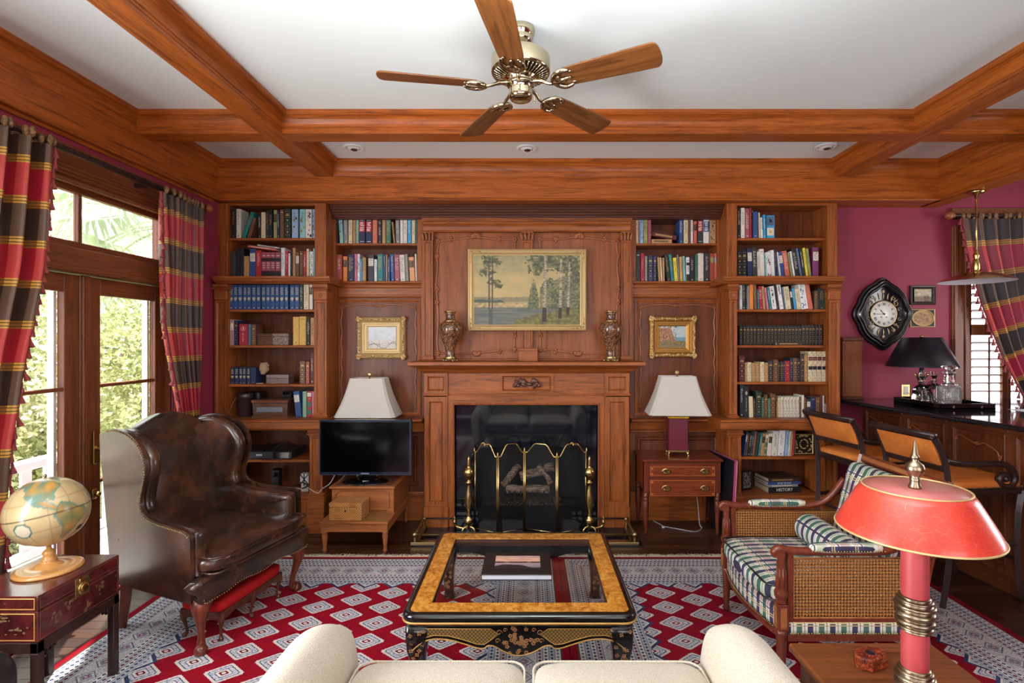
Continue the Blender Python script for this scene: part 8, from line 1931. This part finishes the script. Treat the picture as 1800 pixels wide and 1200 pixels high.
def curtain(label, lead, trail, top_pt, npleats, amp, ax, rod_off=0, tass_n=40, zlo=.03, header=True):
    """lead/trail: functions v(0 top..1 bottom) -> point; ax: unit normal for the pleats"""
    t = thing('curtain', label, 'curtain', top_pt, 0, 'tasselled plaid drapes'); N_ = Vector(ax); nu, nv = npleats*10, 44; W0 = (Vector(trail(0))-Vector(lead(0))).length*1.9
    rr = random.Random(len(label)); ph = [rr.uniform(-.5, .5) for _ in range(npleats+2)]
    def pt(u, v):
        a, b = Vector(lead(v)), Vector(trail(v)); k = u*npleats; w = ph[int(k)]*.6
        return a.lerp(b, u+.012*sin(2*pi*k+w+v*1.5)*(1 if .02 < u < .98 else 0))+N_*(amp*sin(2*pi*k+w+v*.8)*(.75+.35*sin(v*5+u*7)))
    m = MB(); vs = []; uvs = []
    for j in range(nv+1):
        for i in range(nu+1): p = pt(i/nu, j/nv); vs.append(tuple(p)); uvs.append((i/nu*W0, 2.42-.02+(-(j/nv)*LV[0])+LT[0]))
    m.add(vs, [(j*(nu+1)+i, j*(nu+1)+i+1, (j+1)*(nu+1)+i+1, (j+1)*(nu+1)+i) for j in range(nv) for i in range(nu)], True)
    o = m.obj('drape', DRAPE, t); l = o.data.uv_layers.new(name='UVMap')
    for lp in o.data.loops: l.data[lp.index].uv = uvs[lp.vertex_index]
    # gathered heading
    if header:
        m = MB(); M_ = int((Vector(trail(0))-Vector(lead(0))).length/.020)
        for i in range(M_):
            p = pt((i+.5)/M_, 0)+Vector((0, 0, .020)); m.ball(tuple(p), (.017, .013, .027), 8, 6)
        m.obj('gathered_heading', HEADR, t)
    # cord edging and tassels
    L = [Vector(lead(j/60)) for j in range(61)]; m = MB(); m.tube([p+N_*.012 for p in L], .007, 6); m.obj('cord_edging', CORD, t)
    me0 = None; tot = sum((b-a).length for a, b in zip(L, L[1:])); step = tot/tass_n; acc = 0; k = 0
    out = (Vector(lead(0))-Vector(trail(0))); out.z = 0; out.normalize()
    for a, b in zip(L, L[1:]):
        s = (b-a).length
        while acc < s:
            p = a.lerp(b, acc/s)+N_*.014+out*(.012+.006*(k % 2))+Vector((0, 0, -.012)); k += 1
            if me0 is None: mb = MB(); mb.add(TMB.v, TMB.f, True); me0 = mb.obj('tassel', TASS, t, world=False); me0.location = p-Vector(top_pt); me0.rotation_euler = (.2, .1, 0)
            else: c = copy_part(me0, t, p-Vector(top_pt)); c.rotation_euler = (rr.uniform(-.25, .25), rr.uniform(-.25, .25), 0)
            acc += step
        acc -= s
    return t
LV = [0]; LT = [0]
CXL = -2.475
LV[0] = 2.50; LT[0] = .14
vz = lambda v: 2.56-2.50*v
curtain('plaid silk curtain with tassels at the right of the garden doors, behind the leather armchair', lambda v: (CXL+.01, interp([0, .35, .62, .85, 1], [3.46, 3.49, 3.66, 3.66, 3.66], v), vz(v)), lambda v: (CXL, interp([0, .62, 1], [3.93, 3.86, 3.86], v), vz(v)), (CXL, 3.7, .06), 8, .040, (1, 0, 0), tass_n=46)
curtain('plaid silk curtain with tassels at the far left edge beside the globe', lambda v: (CXL+.02, interp([0, .26, .44, .60, 1], [2.655, 2.588, 2.49, 2.43, 2.38], v), vz(v)), lambda v: (CXL-.01, interp([0, .6, 1], [1.80, 1.80, 1.8], v), vz(v)), (CXL, 2.2, .06), 8, .048, (1, 0, 0), tass_n=46)
rod = MB(); rod.tube([(CXL, 1.2, 2.585), (CXL, 3.95, 2.585)], .017, 10)
for k in range(130):
    y = 1.3+k*.0205; rod.tube([(CXL+.0175*cos(a*.7+0), y+a*.004, 2.585+.0175*sin(a*.7)) for a in range(5)], .003, 4)
t = thing('curtain_rod', 'dark twisted wooden curtain rod above the garden doors with ball finial', 'curtain rod', (CXL, 2.6, 2.585), 0, 'twisted curtain rods'); rod.obj('pole', W_EBONY, t)
m = MB(); m.lathe([(.012, 0), (.020, .006), (.016, .014), (.030, .030), (.034, .048), (.028, .066), (.012, .078), (0, .080)], 16, (0, 0, 0), True, Matrix.Translation((CXL, 3.945, 2.585)) @ Matrix.Rotation(-pi/2, 4, 'X')); m.obj('finial', W_CARVE, t)
for y in (3.40, 3.90, 2.0): MB().box(XL, CXL, y-.010, y+.010, 2.570, 2.600, .003).obj('bracket', W_EBONY, t)
# alcove drape, swept to the right
CYR = 4.395; zr0 = PZ(384, CYR)
LV[0] = 1.75; LT[0] = .19
def leadR(v): return (interp([0, .12, .30, .52, .80, 1], [PX(1689, CYR), PX(1697, CYR), PX(1722, CYR), PX(1757, CYR), PX(1806, CYR), PX(1850, CYR)], v), CYR, interp([0, .12, .30, .52, .80, 1], [zr0, PZ(440, CYR), PZ(530, CYR), PZ(620, CYR), PZ(715, CYR), PZ(790, CYR)], v))
def trailR(v): return (lerp(5.15, 4.75, v), CYR, lerp(zr0, 1.15, v))
curtain('plaid silk curtain swept aside with tassels over the alcove shutters', leadR, trailR, (4.3, CYR, 1.0), 13, .030, (0, -1, 0), tass_n=34)
t = thing('curtain_rod', 'dark wooden curtain rod with carved finial above the alcove shutters', 'curtain rod', (3.6, CYR, zr0+.02), 0, 'twisted curtain rods')
MB().tube([(PX(1676, CYR), CYR, zr0+.025), (5.2, CYR, zr0+.025)], .017, 10).obj('pole', W_EBONY, t)
m = MB(); m.lathe([(.012, 0), (.020, .006), (.016, .014), (.030, .030), (.034, .048), (.028, .066), (.012, .078), (0, .080)], 16, (0, 0, 0), True, Matrix.Translation((PX(1678, CYR), CYR, zr0+.025)) @ Matrix.Rotation(-pi/2, 4, 'Y')); m.obj('finial', W_CARVE, t)
MB().box(PX(1692, CYR)-.01, PX(1692, CYR)+.01, CYR, AY-.02, zr0+.01, zr0+.04, .003).obj('bracket', W_EBONY, t)
# head casing above the alcove window
struct(MB().box(PX(1672, 4.48), 5.15, 4.462, AY, PZ(378, 4.48)-.0, PZ(366, 4.48), .004).obj('trim_16', W_DOOR_Y))
# ------------------------------------------------------------------ ceiling fan
fan = thing('ceiling_fan', 'five-blade ceiling fan with wooden blades and polished nickel motor', 'ceiling fan', (-.04, 2.47, CEILZ))
G_ = lambda n, m, mat: m.obj(n, mat, fan, world=False)
m = MB(); m.lathe([(.066, 0), (.068, -.006), (.066, -.022), (.058, -.040), (.054, -.048), (.056, -.052), (.048, -.066), (.032, -.080), (.024, -.086), (0, -.086)], 36); G_('canopy', m, NICKEL)
m = MB(); m.lathe([(.022, -.08), (.026, -.10), (.026, -.118), (.016, -.130), (.016, -.16)], 20); G_('downrod', m, NICKEL)
m = MB(); m.lathe([(.0, -.125), (.10, -.125), (.128, -.130), (.138, -.140), (.141, -.155), (.141, -.205), (.138, -.214), (.132, -.218)], 56); G_('motor_housing', m, NICKEL)
m = MB(); m.lathe([(.132, -.216), (.075, -.236)], 56, cap=False); G_('vent_plate', m, plain('dark_vents', srgb(30, 24, 20), .4, .6))
m = MB()
for k in range(40):
    a = k*pi/20; m.tube([(cos(a)*.130, sin(a)*.130, -.219), (cos(a)*.080, sin(a)*.080, -.237)], .0032, 5)
G_('vent_ribs', m, NICKEL)
m = MB(); m.lathe([(.078, -.232), (.080, -.240), (.062, -.248), (.062, -.262), (.068, -.266), (.066, -.272), (.054, -.276), (.056, -.300), (.056, -.325), (.050, -.336), (.030, -.342), (0, -.343)], 40); G_('switch_housing', m, NICKEL)
m = MB(); m.tube([(.057, 0, -.31), (.066, 0, -.315), (.066, 0, -.345)], .0015, 5).ball((.066, 0, -.350), .005, 8, 6); G_('pull_chain', m, BRASS)
BLW = wood('walnut_fan_blade', srgb(136, 84, 42), srgb(68, 37, 16), 'x', .35, .2, 1.3)
bl = MB(); prof_ = [(.205, -.040), (.19, -.020), (.19, .020), (.205, .040), (.24, .056), (.45, .066), (.62, .072), (.645, .068), (.658, .050), (.664, .020), (.664, -.020), (.658, -.050), (.645, -.068), (.62, -.072), (.45, -.066), (.24, -.056)]
slab(bl, smooth_poly(prof_, 3), 'z', -.004, .004, .002, 2)
ir = MB(); ir.tube(smooth_path([(.060, 0, .018), (.10, .0, .012), (.14, .012, -.004), (.175, .012, -.012)], 4), [.010]*6+[.008]*7, 8)
for s in (-1, 1): ir.tube(smooth_path([(.165, 0, -.010), (.185, s*.030, -.010), (.215, s*.050, -.010), (.250, s*.046, -.009), (.262, s*.036, -.008)], 4), [.009, .010, .011, .012, .012, .012, .012, .012, .011, .011, .010, .010, .009, .008, .007, .006, .004], 8); ir.ball((.262, s*.034, -.008), (.012, .009, .006), 8, 6)
ir.tube(smooth_path([(.165, 0, -.010), (.20, .006, -.011), (.225, 0, -.010), (.258, 0, -.008)], 4), [.011]*6+[.013]*4+[.008]*3, 8); ir.ball((.195, 0, -.010), (.022, .030, .010), 14, 8)
for k in range(5):
    a = radians(-98+72*k); M = Matrix.Translation((0, 0, -.278)) @ Matrix.Rotation(a, 4, 'Z') @ Matrix.Rotation(radians(-13), 4, 'X')
    m = MB(); m.add(bl.v, bl.f, True, M=None); o = m.obj('blade', BLW, fan, world=False); o.matrix_local = M
    m = MB(); m.add(ir.v, ir.f, True, M=None); o2 = m.obj('blade_iron', NICKEL, fan, world=False); o2.matrix_local = M
for o in bpy.data.objects:
    if o.name in ('wing_armchair', 'footstool', 'sofa', 'coffee_table', 'cane_armchair', 'end_table', 'burl_wood_box', 'armchair') or (o.name.startswith('table_lamp') and o.location.y < 2) or o.get('label', '').startswith('black coffee table book'): o.location.z += .0098
# small marks too fine to pick apart
for o in bpy.data.objects:
    b = o.name.split('.')[0]
    if b in ('spine_lettering', 'painted_flowers', 'painted_leaves', 'rim_clips', 'hair', 'gilt_relief', 'nailhead_trim', 'corner_inlay', 'dark_band', 'inlaid_scrolls', 'vent_ribs', 'lid_inlay', 'gathered_heading', 'front_nailheads', 'side_lines', 'gold_lines', 'cushion_piping', 'cover_picture', 'carved_scrollwork', 'corner_ornament', 'brand_lettering'): o['kind'] = 'stuff'
